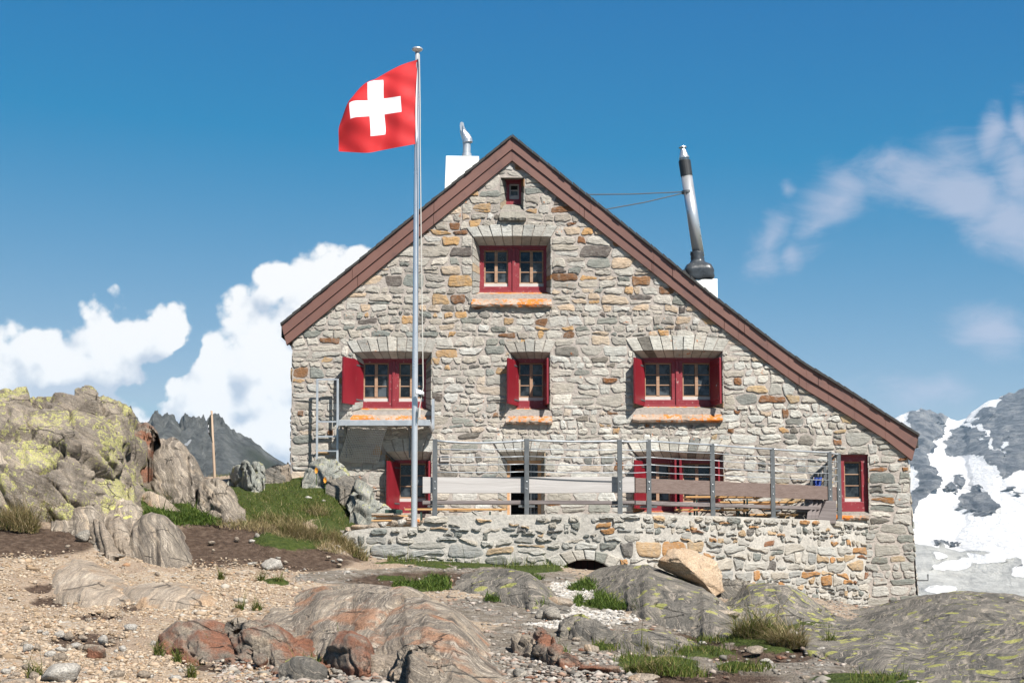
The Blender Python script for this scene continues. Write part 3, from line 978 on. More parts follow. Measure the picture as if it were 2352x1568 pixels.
rk = np.full(qx.shape, -1.0)
for bb in [(2128, 968, 45, 24, 18), (2118, 1000, 34, 24, 50), (2100, 1040, 20, 50, 10), (2098, 1115, 22, 45, 10), (2092, 1175, 14, 25, 0),
           (2330, 930, 70, 40, -38), (2255, 955, 34, 14, -32), (2340, 985, 40, 36, -35), (2300, 975, 22, 14, -40),
           (2225, 1015, 40, 26, -15), (2258, 1040, 26, 22, 40), (2320, 1050, 66, 26, -38), (2350, 1035, 46, 34, -30), (2290, 1005, 10, 24, 0),
           (2172, 1105, 12, 10, 50), (2158, 1128, 14, 6, 10), (2240, 1152, 46, 22, 4), (2222, 1142, 20, 18, 40), (2185, 1092, 5, 3, 0), (2175, 1248, 24, 4, 0), (2200, 1248, 12, 3, 0),
           (2290, 1125, 5, 4, 0), (2310, 1130, 6, 3, 0), (2352, 1120, 14, 14, 0), (2420, 1000, 80, 60, -30), (2520, 1100, 90, 30, -20), (2650, 1000, 120, 50, -20), (2000, 1050, 60, 60, 0)]:
    rk = np.maximum(rk, rot_blob(*bb))
crag = fbm(x / 28, z / 60, y / 160, 5, 33)
snowpatch = fbm(qx / 13, qy / 9, 0, 4, 35)
rk = np.where(rk > 0, rk - 1.05 * np.clip(snowpatch - .22, 0, 1) * (rk < .75), rk)
scree = sm(qy - .10 * (qx - 2150) + wob * .35, 1250, 1262)
for (sx, sy, rx, ry) in [(2142, 1274, 14, 9), (2178, 1297, 40, 11), (2140, 1300, 20, 8), (2152, 1353, 34, 9), (2240, 1285, 50, 7), (2335, 1310, 24, 16), (2350, 1290, 26, 20), (2300, 1275, 60, 6), (2225, 1275, 20, 5)]:
    scree = np.minimum(scree, np.clip(np.sqrt(((qx + wob * .5 - sx) / rx) ** 2 + ((qy + wob2 * .3 - sy) / ry) ** 2) * 2 - 1.4, 0, 1))
rockm = np.clip(np.maximum(sm(rk, .16, .34), scree), 0, 1)
y = y + (n_big * 70) * sm(V, 1.2, .95) - rockm * (1 - scree) * (18 + 34 * crag) * sm(V, 1.25, 1.0)
z = z + rockm * (1 - scree) * 3 * vnoise(x / 9, y / 60, 0, 71) * sm(V, 0, .2)
m, t, b = new_mat('snow_and_rock')
tcn = t.new('ShaderNodeTexCoord'); v = tcn.outputs['Object']
q = t.mapping(v, scale=(.06, .02, .03))
n = t.noise(q, 1, 8, .72)
rc = t.ramp(n, [(.3, (.04, .044, .05)), (.48, (.12, .125, .135)), (.62, (.23, .228, .225)), (.78, (.38, .365, .345))])
sc = t.ramp(t.noise(v, .05, 9, .75), [(.3, (.30, .29, .27)), (.6, (.50, .49, .455)), (.8, (.62, .61, .57))])
rc = t.mix(att(t, 'scree'), rc, sc)
snow = t.ramp(t.noise(t.mapping(v, scale=(.004, .002, .01)), 1, 6, .6), [(.3, (.62, .605, .60)), (.6, (.74, .735, .73))])
k = t.math('ADD', att(t, 'rock'), t.math('MULTIPLY_ADD', t.noise(v, .055, 6, .7), 1.0, -.5))
c = t.mix(t.sstep(k, .52, .62), snow, rc)
t.l.new(c, b.inputs['Base Color']); t.put(b, 'Roughness', .9); t.put(b, 'Specular IOR Level', .1)
t.l.new(t.bump(t.noise(q, 2, 8, .75), .8, 10), b.inputs['Normal'])
mtr = np_mesh('mountain', np.stack([x, y, z + EYE], -1).reshape(-1, 3), grid_faces(NU, NV), m, True, {'rock': rockm.ravel(), 'scree': scree.ravel()})
mtr['kind'] = 'structure'


# ---------------------------------------------------------------- masonry
PALETTES = {
    # weight, linear colour
    'facade': [(40, (.52, .485, .425)), (22, (.57, .545, .495)), (17, (.43, .40, .35)), (7, (.29, .30, .27)), (6, (.56, .475, .385)), (3, (.53, .35, .19)), (2, (.28, .15, .075)), (2, (.19, .175, .155))],
    'warm': [(26, (.50, .46, .395)), (14, (.54, .50, .44)), (14, (.38, .345, .30)), (11, (.24, .25, .225)), (15, (.58, .46, .34)), (9, (.55, .34, .16)), (8, (.24, .12, .06)), (6, (.16, .135, .12))],
    'pale': [(46, (.60, .58, .52)), (24, (.64, .62, .56)), (12, (.43, .405, .35)), (6, (.26, .26, .235)), (5, (.50, .37, .22)), (3, (.26, .12, .05)), (4, (.22, .20, .17))],
    'cool': [(30, (.44, .425, .38)), (25, (.50, .48, .435)), (20, (.37, .36, .325)), (12, (.23, .24, .215)), (5, (.44, .34, .23)), (4, (.33, .17, .07)), (4, (.16, .15, .13))],
    'lintel': [(50, (.50, .485, .44)), (30, (.56, .54, .49)), (20, (.43, .41, .37))],
    'terrace': [(34, (.47, .45, .405)), (22, (.36, .355, .33)), (13, (.22, .23, .21)), (14, (.49, .45, .385)), (11, (.50, .36, .22)), (8, (.45, .24, .10)), (3, (.24, .11, .055)), (3, (.15, .14, .13))],
}


def pick(rng, pal):
    p = PALETTES[pal]
    r = rng.uniform(0, sum(w for w, _ in p))
    for w, c in p:
        r -= w
        if r <= 0:
            break
    k = rng.uniform(.92, 1.20)
    h = rng.uniform(-.03, .03)
    return (min(.85, c[0] * k * (1 + h)), min(.85, c[1] * k), min(.85, c[2] * k * (1 - h) * 1.0))


def chaikin(p, w=.25):
    r = []
    n = len(p)
    for i in range(n):
        a, b = p[i], p[(i + 1) % n]
        r.append((a[0] * (1 - w) + b[0] * w, a[1] * (1 - w) + b[1] * w))
        r.append((a[0] * w + b[0] * (1 - w), a[1] * w + b[1] * (1 - w)))
    return r


def stone(mb, poly, mapf, relief, col, rng):
    """one dressed stone: polygon in wall coordinates raised out of the mortar with chipped edges"""
    n = len(poly)
    cu = sum(p[0] for p in poly) / n
    cv = sum(p[1] for p in poly) / n
    ta, tb = rng.uniform(-.05, .05), rng.uniform(-.07, .07)
    vs = []
    for k, (sc, d) in enumerate(((1.0, -.012), (.955, relief * .6), (.84, relief * .95), (.45, relief * 1.08))):
        for (u, w) in poly:
            j = 0 if k == 0 else .012
            uu = cu + (u - cu) * sc + rng.uniform(-j, j)
            ww = cv + (w - cv) * sc + rng.uniform(-j, j)
            dd = d + (0 if k == 0 else ta * (uu - cu) + tb * (ww - cv) + rng.uniform(-.35, .35) * relief * (.35 if k == 1 else .5))
            vs.append(mapf(uu, ww, dd))
    vs.append(mapf(cu, cv, relief * 1.1 + rng.uniform(-.3, .3) * relief))
    fs = []
    for k in range(3):
        for i in range(n):
            j = (i + 1) % n
            fs.append((k * n + i, k * n + j, (k + 1) * n + j, (k + 1) * n + i))
    for i in range(n):
        fs.append((3 * n + i, 3 * n + (i + 1) % n, 4 * n))
    mb.add(vs, fs, 1, col)


def rubble(mb, u_lim, v0, v1, mapf, palf, rng, top=None, blocks=(), hr=(.13, .30), wr=(.9, 2.9), gap=.022, relief=.03, wave=.05, split=.28, rough=.02, wmax=.85):
    """courses of irregular stones between v0 and v1, left out where blocks are"""
    v = v0
    row = 0
    seed = rng.random() * 100

    def bound(u, k):
        return wave * mn.noise(Vector((u * 1.1, k * 7.3, seed)))
    while v < v1:
        h = rng.uniform(*hr)
        lo, hi = u_lim(v + h / 2)
        cuts = {lo, hi}
        act = [b for b in blocks if b[1] < v + h - .01 and b[3] > v + .01]
        for b in act:
            for e in (b[0], b[2]):
                if lo < e < hi:
                    cuts.add(e)
        cuts = sorted(cuts)
        for a, b in zip(cuts[:-1], cuts[1:]):
            mid = (a + b) / 2
            pieces = [(v, v + h, True, True)]
            for k in act:
                if k[0] < mid < k[2]:
                    np_ = []
                    for (p, q, wl, wh_) in pieces:
                        if k[1] > p:
                            np_.append((p, min(q, k[1]), wl, wh_ and q <= k[1]))
                        if k[3] < q:
                            np_.append((max(p, k[3]), q, wl and p >= k[3], wh_))
                    pieces = np_
            for (p, q, wl, wh_) in pieces:
                if q - p < .06:
                    continue
                u = a
                while u < b - .03:
                    w = min((q - p) * rng.uniform(*wr), wmax)
                    w = max(w, .12)
                    if b - (u + w) < .14:
                        w = b - u
                    subs = [(p, q, wl, wh_)]
                    if q - p > .2 and rng.random() < split:
                        m_ = p + (q - p) * rng.uniform(.35, .65)
                        subs = [(p, m_, wl, False), (m_, q, False, wh_)]
                    for (sp_, sq, sl, sh) in subs:
                        if top is not None and sp_ > top(u + w / 2) - .05:
                            continue
                        g = gap * rng.uniform(.6, 1.5)
                        hh, ww = sq - sp_ - g, w - g
                        if hh < .04 or ww < .05:
                            continue
                        x0, x1 = u + g / 2, u + w - g / 2
                        sl0, sl1 = rng.uniform(-.24, .24) * hh, rng.uniform(-.24, .24) * hh
                        pts = []
                        for f in (0, .33, .67, 1):
                            uu = x0 + (x1 - x0) * f + (sl0 if f == 0 else -sl1 if f == 1 else 0)
                            pts.append((uu, sp_ + g / 2 + (bound(uu, row) if sl else 0) + rng.uniform(-rough, rough) * (.6 if 0 < f < 1 else 1)))
                        for f in (1, .67, .33, 0):
                            uu = x0 + (x1 - x0) * f - (sl0 if f == 0 else -sl1 if f == 1 else 0)
                            pts.append((uu, sq - g / 2 + (bound(uu, row + 1) if sh else 0) + rng.uniform(-rough, rough) * (.6 if 0 < f < 1 else 1)))
                        if rng.random() < .5:                       # a knocked-off corner
                            k = rng.choice((0, 3, 4, 7))
                            pu, pv = pts[k]
                            cu, cv = (x0 + x1) / 2, (sp_ + sq) / 2
                            pts[k] = (pu + (cu - pu) * rng.uniform(.08, .3), pv + (cv - pv) * rng.uniform(.1, .5))
                        if top is not None:
                            pts = [(pu, min(pv, top(pu) + .12)) for pu, pv in pts]
                        pal = palf((x0 + x1) / 2, (sp_ + sq) / 2)
                        stone(mb, chaikin(pts, .2), mapf, relief * rng.uniform(.5, 1.6), pick(rng, pal), rng)
                    u += w
        v += h
        row += 1


def holed_wall(mb, outline_top, v_bot, u0, u1, mapf, holes, mi=0, extra=()):
    """flat wall face with rectangular holes"""
    us = {u0, u1, *extra}
    for h in holes:
        us.add(h[0]); us.add(h[2])
    us = sorted(x for x in us if u0 <= x <= u1)
    for a, b in zip(us[:-1], us[1:]):
        if b - a < 1e-5:
            continue
        mid = (a + b) / 2
        segs = [(lambda u: v_bot, outline_top)]
        hs = sorted((h[1], h[3]) for h in holes if h[0] < mid < h[2])
        cur = v_bot
        for (p, q) in hs:
            if p > cur:
                mb.quad(mapf(a, cur, 0), mapf(b, cur, 0), mapf(b, p, 0), mapf(a, p, 0), mi)
            cur = max(cur, q)
        mb.quad(mapf(a, cur, 0), mapf(b, cur, 0), mapf(b, outline_top(b), 0), mapf(a, outline_top(a), 0), mi)


# ---------------------------------------------------------------- the hut
FY = 33.0                                   # depth of the gable wall
BACK = 44.0


def F(px, py, dy=0.0):
    return W(px, py, FY + dy)


house = thing('stone_house', 'grey and orange rubble stone mountain hut with red windows and brown gable roof', 'mountain hut', (F(1380, 1290).x, FY + 5, .5))

# outline of the gable in the plane of the wall (x, z)
roof_px = [(640, 751), (647, 745), (1176, 314), (1330, 436), (1500, 571), (1628, 674), (1694, 724), (1760, 774), (1809, 810), (1850, 838), (1900, 868), (1960, 905), (2030, 950), (2108, 998)]
roof_pts = [(F(a, b).x, F(a, b).z) for a, b in roof_px[1:]]
RX = [p[0] for p in roof_pts]; RZ = [p[1] for p in roof_pts]
TH = .60                                     # depth of both fascia boards


def roof_z(u):
    return float(np.interp(u, RX, RZ))


def wall_top(u):
    return roof_z(u) - .42


def facade(u, v, d):
    return (u, FY - d, v)


left_x0 = F(672, 785); left_x1 = F(667, 1085)
right_x0 = F(2085, 1040); right_x1 = F(2110, 1380)


def fl(v):
    k = (v - left_x1.z) / (left_x0.z - left_x1.z)
    return left_x1.x + (left_x0.x - left_x1.x) * k, right_x0.x + max(0, right_x0.z - v) / (right_x0.z - right_x1.z) * (right_x1.x - right_x0.x)


def rect(x0, y0, x1, y1, dy=0.0):
    a, b = F(x0, y1, dy), F(x1, y0, dy)
    return (a.x, a.z, b.x, b.z)


# outer opening, inner opening (at the depth of the frame), casements, shutters (hinge px, tip px, depth of tip), sill (x0,y0,x1,y1), lintel stones (x0,top,x1) , columns
WINS = [
    dict(n='attic', out=(1150, 408, 1204, 482), inn=(1162, 414, 1198, 472), cas=[(1170, 424, 1192, 460)], cols=1, rows=2, sh=[], sill=(1147, 478, 1208, 506), lint=None, dep=.40, plain=True),
    dict(n='top', out=(1086, 543, 1266, 676), inn=(1101, 567, 1256, 673), cas=[(1112, 576, 1167, 660), (1193, 576, 1248, 660)], cols=2, rows=3, sh=[], sill=(1083, 674, 1267, 704), lint=(1070, 521, 1282, 8), dep=.42),
    dict(n='mid_left', out=(810, 808, 992, 944), inn=(833, 826, 980, 938), cas=[(835, 834, 894, 923), (917, 834, 974, 923)], cols=2, rows=3, sh=[(833, 787, -.75, 829, 930)], sill=(806, 936, 993, 968), lint=(795, 783, 1005, 9), dep=.38),
    dict(n='mid', out=(1170, 808, 1264, 942), inn=(1186, 826, 1258, 938), cas=[(1192, 834, 1248, 921)], cols=2, rows=3, sh=[(1190, 1166, -.64, 830, 930), (1250, 1258, -.62, 830, 930)], sill=(1162, 936, 1268, 972), lint=(1155, 785, 1278, 5), dep=.38),
    dict(n='mid_right', out=(1455, 805, 1660, 938), inn=(1475, 824, 1642, 934), cas=[(1480, 834, 1541, 919), (1567, 834, 1631, 919)], cols=2, rows=3, sh=[(1480, 1457, -.64, 829, 930), (1633, 1655, -.64, 829, 930)], sill=(1452, 934, 1658, 968), lint=(1436, 779, 1676, 9), dep=.38),
    dict(n='low_left', out=(885, 1036, 992, 1180), inn=(908, 1058, 986, 1178), cas=[(917, 1064, 979, 1152)], cols=2, rows=3, sh=[(916, 889, -.66, 1062, 1166), (980, 986, -.6, 1062, 1160)], sill=(900, 1180, 990, 1200), lint=(872, 1012, 1004, 5), dep=.38),
    dict(n='low_right', out=(1455, 1036, 1662, 1178), inn=(1476, 1055, 1648, 1174), cas=[(1482, 1064, 1538, 1160), (1568, 1064, 1632, 1160)], cols=2, rows=3, sh=[(1483, 1458, -.64, 1060, 1166), (1548, 1552, -.45, 1058, 1168), (1566, 1563, -.45, 1058, 1168), (1634, 1652, -.6, 1060, 1166)], sill=(1460, 1174, 1655, 1200), lint=(1438, 1010, 1682, 10), dep=.38),
    dict(n='far_right', out=(1921, 1043, 1994, 1178), inn=(1923, 1045, 1992, 1172), cas=[(1938, 1060, 1975, 1152)], cols=1, rows=3, sh=[], sill=(1918, 1164, 1992, 1192), lint=None, dep=.16, plain=True),
]
DOOR = dict(out=(1145, 1036, 1252, 1240), inn=(1164, 1057, 1244, 1240), dep=.40)
ARCH_TOPS = {}
holes, blocks = [], []
for w in WINS:
    r = rect(*w['out'])
    w['O'] = r
    holes.append(r)
    bl = list(r)
    blocks.append(tuple(bl))
    s = rect(*w['sill'])
    blocks.append((s[0] + .03, s[1] + .02, s[2] - .03, s[3]))
    if w['lint']:
        x0, yt, x1, _ = w['lint']
        blocks.append(rect(x0 + 6, yt, x1 - 6, w['out'][1]))
r = rect(*DOOR['out'])
holes.append(r); blocks.append(r)
blocks.append(rect(1138, 1011, 1262, 1036))
blocks.append(rect(1010, 1043, 1034, 1061))

rng = random.Random(7)
wm = MB()
xs_extra = RX + [left_x0.x, right_x0.x]
VB = -1.2


def mort(u, v, d):
    lo, hi = fl(v)
    return (min(max(u, lo), hi) if (u < left_x0.x + .2 or u > right_x0.x - .2) else u, FY - d, v)


holed_wall(wm, wall_top, VB, left_x0.x - .05, right_x1.x, mort, holes, 0, xs_extra)


def pal_facade(u, v):
    px, py = proj(u, FY, v)
    r = rng.random()
    if py > 1190 and px > 1900:
        return 'cool'
    if px > 1960:
        return 'cool' if r < .75 else 'pale'
    if 440 < py < 800:
        k = .62 if py < 700 else .5
        if px > 1560 and py > 700:
            k = .3
        return 'warm' if r < k else 'facade'
    if px > 1560:
        return 'pale' if r < .88 else 'warm'
    if px > 1250:
        return 'pale' if r < .55 else 'facade'
    return 'facade' if r < .92 else 'warm'


def lim(v):
    lo, hi = fl(v)
    return lo + rng.uniform(-.02, .03), hi + rng.uniform(-.03, .02)


rubble(wm, lim, VB, F(1176, 330).z, facade, pal_facade, rng, top=wall_top, blocks=blocks, gap=.032, relief=.019, wave=.09, hr=(.11, .28), split=.40, rough=.036)

# side and rear walls of the hut
ZL, ZR = roof_z(left_x0.x) - .45, roof_z(right_x0.x) - .45
LX, RXX = left_x1.x, right_x1.x
for (ux, zt, sgn) in ((LX, ZL, -1), (RXX, ZR, 1)):
    def side(u, v, d, ux=ux, sgn=sgn):
        e = fl(v)[0 if sgn < 0 else 1]
        return (e + sgn * d - sgn * .004, u, v)
    for z0_, z1_ in ((VB, right_x0.z - .01), (right_x0.z - .01, zt)) if sgn > 0 else ((VB, zt),):
        wm.quad(side(FY + .001, z0_, 0), side(BACK, z0_, 0), side(BACK, z1_, 0), side(FY + .001, z1_, 0), 0)
    rubble(wm, lambda v: (FY, BACK), VB if sgn > 0 else 1.8, zt, side, lambda u, v: 'facade', rng, gap=.03, relief=.03, wave=.05, hr=(.2, .36))
wm.add([(LX, BACK, VB), (RXX, BACK, VB), (RXX, BACK, ZR), (F(1176, 314).x, BACK, F(1176, 314).z - .5), (LX, BACK, ZL)], [(0, 1, 2, 3, 4)], 0)
wm.build('wall', [M['mortar'], M['stone']], house, colors=True)

# embrasures, lintels, frames, casements, shutters, sills


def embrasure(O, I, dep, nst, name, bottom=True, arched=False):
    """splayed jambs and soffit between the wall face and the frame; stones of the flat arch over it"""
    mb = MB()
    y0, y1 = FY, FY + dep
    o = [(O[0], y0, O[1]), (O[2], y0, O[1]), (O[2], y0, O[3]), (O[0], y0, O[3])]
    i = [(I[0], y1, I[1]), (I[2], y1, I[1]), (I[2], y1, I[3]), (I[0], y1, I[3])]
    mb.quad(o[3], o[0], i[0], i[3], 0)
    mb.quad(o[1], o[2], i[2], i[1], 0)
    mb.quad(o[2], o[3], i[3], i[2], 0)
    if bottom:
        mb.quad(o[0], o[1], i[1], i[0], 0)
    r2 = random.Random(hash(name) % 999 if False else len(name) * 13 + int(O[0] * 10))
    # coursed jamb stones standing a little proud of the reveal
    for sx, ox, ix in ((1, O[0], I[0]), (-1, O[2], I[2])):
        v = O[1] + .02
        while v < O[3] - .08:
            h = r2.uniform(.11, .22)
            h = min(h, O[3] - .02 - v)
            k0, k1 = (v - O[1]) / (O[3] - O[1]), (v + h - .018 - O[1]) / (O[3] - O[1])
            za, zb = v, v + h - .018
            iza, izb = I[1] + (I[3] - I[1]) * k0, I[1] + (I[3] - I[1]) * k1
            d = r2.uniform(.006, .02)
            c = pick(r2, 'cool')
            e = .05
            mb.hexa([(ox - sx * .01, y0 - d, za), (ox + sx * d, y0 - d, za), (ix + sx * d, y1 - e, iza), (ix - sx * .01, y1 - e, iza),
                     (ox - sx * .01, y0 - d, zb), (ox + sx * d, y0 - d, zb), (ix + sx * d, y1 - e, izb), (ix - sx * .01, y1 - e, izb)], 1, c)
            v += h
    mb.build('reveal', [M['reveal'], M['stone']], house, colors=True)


def lintel(spec, O, I, dep, curve=.06, pal='pale'):
    x0, yt, x1, n = spec
    mb = MB()
    rr = random.Random(int(x0))
    a = F(x0, yt); b = F(x1, yt)
    L, Rr = a.x, b.x
    zt = a.z
    zb = O[3]
    for k in range(n):
        f0, f1 = k / n, (k + 1) / n
        g = .012
        tx0 = L + (Rr - L) * f0 + g; tx1 = L + (Rr - L) * f1 - g
        bx0 = O[0] + (O[2] - O[0]) * f0 + g * .7; bx1 = O[0] + (O[2] - O[0]) * f1 - g * .7
        cv = lambda f: curve * (1 - (2 * f - 1) ** 2)
        d = rr.uniform(.02, .04)
        tz0, tz1 = zt + cv(f0) + rr.uniform(-.02, .02), zt + cv(f1) + rr.uniform(-.02, .02)
        bz0, bz1 = zb + cv(f0) * .3 - .012, zb + cv(f1) * .3 - .012
        col = pick(rr, pal)
        # voussoir face and its soffit running back to the frame
        ix0 = I[0] + (I[2] - I[0]) * f0 + g * .6; ix1 = I[0] + (I[2] - I[0]) * f1 - g * .6
        iz = I[3] - .015
        y0, y1 = FY - d, FY + dep - .03
        mb.hexa([(bx0, y0, bz0), (bx1, y0, bz1), (ix1, y1, iz), (ix0, y1, iz), (tx0, y0, tz0), (tx1, y0, tz1), (tx1, FY + .12, tz1), (tx0, FY + .12, tz0)], 1, col)
    o = mb.build('lintel', [M['mortar'], M['stone']], house, colors=True, bevel=.008)
    return o


def casement(parent, r, y, cols, rows, pane_mb, wood):
    x0, z0, x1, z1 = r
    mb = MB()
    st, my, th = .032, .035, .045
    ya, yb = y, y + th
    mb.box((x0, ya, z0 + .075), (x0 + st, yb, z1), 0)
    mb.box((x1 - st, ya, z0 + .075), (x1, yb, z1), 0)
    mb.box((x0 + st, ya, z1 - st), (x1 - st, yb, z1), 0)
    mb.box((x0 + st, ya, z0 + .075), (x1 - st, yb, z0 + .11), 0)
    xm = (x0 + x1) / 2
    if cols == 2:
        mb.box((xm - .036, ya - .012, z0 + .11), (xm + .036, yb, z1 - st), 0)
        spans = [(x0 + st, xm - .036), (xm + .036, x1 - st)]
    else:
        spans = [(x0 + st, x1 - st)]
    for (a, b) in spans:
        for k in range(1, rows):
            zz = z0 + .11 + (z1 - st - z0 - .11) * k / rows
            mb.box((a, ya + .008, zz - .012), (b, yb, zz + .012), 0)
        for k in range(rows):
            p = z0 + .11 + (z1 - st - z0 - .11) * k / rows + .012
            q = z0 + .11 + (z1 - st - z0 - .11) * (k + 1) / rows - .012
            tx, tz = rng.uniform(-.006, .006), rng.uniform(-.006, .006)
            yy = ya + .028
            pane_mb.quad((a, yy + tx + tz, p), (b, yy - tx + tz, p), (b, yy - tx - tz, q), (a, yy + tx - tz, q))
    mb.box((x0 - .01, ya - .03, z0), (x1 + .01, yb, z0 + .075), 1)
    return mb.build('casement', [wood, M['drip']], parent, bevel=.004)


def shutter(parent, hx, tx, dtip, yt, yb, dep):
    """board leaf hinged on the frame and swung open towards the camera"""
    hinge_t, hinge_b = F(hx, yt, dep - .03), F(hx, yb + 3, dep - .03)
    tip = F(tx, (yt + yb) / 2, dep + dtip)
    a = Vector((hinge_b.x, hinge_b.y)); b = Vector((tip.x, tip.y))
    d = (b - a).normalized()
    n = Vector((-d.y, d.x)) * .022
    zt, zb = hinge_t.z, hinge_b.z
    mb = MB()
    p = [a - n, b - n, b + n, a + n]
    mb.hexa([(q.x, q.y, zb) for q in p] + [(q.x, q.y, zt) for q in p], 0)
    L = (b - a).length
    for zz in (zb + .1, zt - .16):                       # ledges
        q = [a + d * .04 - n * 1.9, b - d * .04 - n * 1.9, b - d * .04 - n * 1.02, a + d * .04 - n * 1.02]
        mb.hexa([(e.x, e.y, zz) for e in q] + [(e.x, e.y, zz + .06) for e in q], 0)
        q = [a + d * .0 + n * 1.02, a + d * min(.3, L) + n * 1.02, a + d * min(.3, L) + n * 1.5, a + n * 1.5]
        mb.hexa([(e.x, e.y, zz + .01) for e in q] + [(e.x, e.y, zz + .045) for e in q], 1)
    e = b - d * .1
    mb.bar((e.x - n.x * 1.5, e.y - n.y * 1.5, (zt + zb) / 2 - .05), (e.x - n.x * 3, e.y - n.y * 3, (zt + zb) / 2 - .12), .012, .012, mi=1)
    return mb.build('shutter', [M['shutter'], M['post']], parent, bevel=.004)


for w in WINS:
    dep = w['dep']
    O = w['O']
    I = rect(*w['inn'], dep)
    bot_gap = rect(*w['sill'])
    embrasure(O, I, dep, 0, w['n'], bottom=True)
    if w['lint']:
        lintel(w['lint'], O, I, dep, curve=.05 if 'mid' not in w['n'] or w['n'] == 'mid' else .09, pal='pale' if O[0] > 2.4 else 'lintel')
    y = FY + dep
    fr = MB()
    cs = [rect(*c, dep + .05) for c in w['cas']]
    zlo = min(c[1] for c in cs); zhi = max(c[3] for c in cs)
    ya, yb = y - .06, y + .08
    x0, z0, x1, z1 = I[0] - .02, I[1] - .03, I[2] + .02, I[3] + .02
    fr.box((x0, ya, zhi), (x1, yb, z1))
    fr.box((x0, ya, z0), (x1, yb, zlo))
    edges = [x0] + [e for c in cs for e in (c[0], c[2])] + [x1]
    for k in range(0, len(edges), 2):
        fr.box((edges[k], ya, zlo), (edges[k + 1], yb, zhi))
        if 0 < k < len(edges) - 2:                        # planted bead on the mullion
            mx = (edges[k] + edges[k + 1]) / 2
            fr.box((mx - .035, ya - .03, z0 + .01), (mx + .035, ya + .002, z1 - .06))
    fr.box((x0 - .0, ya - .035, z1 - .05), (x1, ya + .002, z1 - .005))
    if not w.get('plain'):
        fr.box((x0 + .02, ya - .025, z0 + .005), (x1 - .02, ya + .002, z0 + .06))
    win = fr.build('window', [M['red']], house, bevel=.006)
    win['label'] = {'attic': 'tiny red attic window under the ridge', 'top': 'red double window high in the gable', 'mid_left': 'red double window behind the flagpole with one open shutter', 'mid': 'narrow red window in the middle of the wall',
                    'mid_right': 'red double window under the arched lintel', 'low_left': 'red window beside the flagpole at terrace level', 'low_right': 'red double window behind the terrace railing', 'far_right': 'narrow red window at the lowest corner of the gable'}[w['n']]
    for c in cs:
        gm = MB()
        casement(win, c, y + .01, w['cols'], w['rows'], gm, M['wood'] if w['n'] != 'attic' else M['drip'])
        gm.build('glass', [M['glass']], win)
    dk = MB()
    dk.box((x0 + .01, yb + .12, z0 + .01), (x1 - .01, yb + .16, z1 - .01))  # near-black panel, painted shade of the room behind the panes
    dk.build('room_shade_panel', [M['dark']], win)
    for (hx, tx, dt, yt, ybm) in w['sh']:
        shutter(win, hx, tx, dt, yt, ybm, dep)
    # sill: sloping slab of lichened stone
    s = w['sill']
    S = rect(*s)
    sb = MB()
    nseg = 14
    rr = random.Random(int(S[0] * 100))
    ring = []
    for k in range(nseg + 1):
        f = k / nseg
        xi = I[0] - .01 + (I[2] - I[0] + .02) * f
        xo = S[0] + (S[2] - S[0]) * f
        j = rr.uniform(-.018, .018)
        drop = S[3] - S[1]
        ring.append([(xi, y - .055, I[1] + .012), (xo * .55 + xi * .45, FY + .12, I[1] - .30 * drop + j * .6), (xo, FY - .10 + j, S[1] + .075 + j * .6), (xo, FY - .125 + j, S[1] + .03 + j), (xo, FY - .10 + j, S[1] - .015 + rr.uniform(-.015, .015)), (xo, FY + .06, S[1] - .02)])
    vs = [p for r_ in ring for p in r_]
    fs = []
    m_ = 6
    for k in range(nseg):
        for q in range(m_ - 1):
            fs.append((k * m_ + q, (k + 1) * m_ + q, (k + 1) * m_ + q + 1, k * m_ + q + 1))
    fs.append(tuple(range(m_)))
    fs.append(tuple(nseg * m_ + q for q in reversed(range(m_))))
    sb.add(vs, fs)
    sb.build('sill', [M['reveal'] if w['n'] == 'attic' else M['sill']], win)

# doorway with an open leaf and a wood frame
O = rect(*DOOR['out']); I = rect(*DOOR['inn'], DOOR['dep'])
embrasure(O, I, DOOR['dep'], 0, 'door', bottom=True)
lintel((1130, 1011, 1268, 6), O, I, DOOR['dep'], .04, 'lintel')
y = FY + DOOR['dep']
db = MB()
x0, z0, x1, z1 = I
db.box((x0, y - .05, z0), (x0 + .07, y + .06, z1))
db.box((x1 - .09, y - .05, z0), (x1, y + .06, z1))
db.box((x0 + .07, y - .05, z1 - .09), (x1 - .09, y + .06, z1))
door = db.build('door', [M['doorwood']], house, bevel=.004)
lf = MB()
lf.box((x0 + .07, y - .02, z0), (x0 + .095, y + .6, z1 - .09))
lf.build('pale_jamb', [M['drip']], door)
lf = MB()                                                 # glazed leaf swung inwards on the right
for q in range(5):
    zz = z0 + .1 + q * .33
    lf.box((x1 - .25, y + .02, zz), (x1 - .09, y + .04, zz + .02))
lf.box((x1 - .26, y + .02, z0), (x1 - .235, y + .05, z1 - .09))
lf.box((x1 - .18, y + .02, z0), (x1 - .17, y + .04, z1 - .09))
lf.build('door_leaf', [M['post']], door)
gl = MB()
gl.quad((x1 - .25, y + .03, z0), (x1 - .09, y + .03, z0), (x1 - .09, y + .03, z1 - .09), (x1 - .25, y + .03, z1 - .09))
gl.build('glass', [M['glass']], door)
lmp = MB()
lmp.tube([(x0 + .34, y + .9, z1 - .12), (x0 + .34, y + .9, z1 - .16), (x0 + .34, y + .9, z1 - .22)], [.02, .16, .10], 12)
lmp.build('lamp', [M['wood']], door)
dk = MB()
dk.box((x0 - .02, y + 1.4, z0), (x1 + .02, y + 1.45, z1))  # near-black panel standing in for the unlit depth of the doorway
dk.build('room_shade_panel', [M['dark']], door)

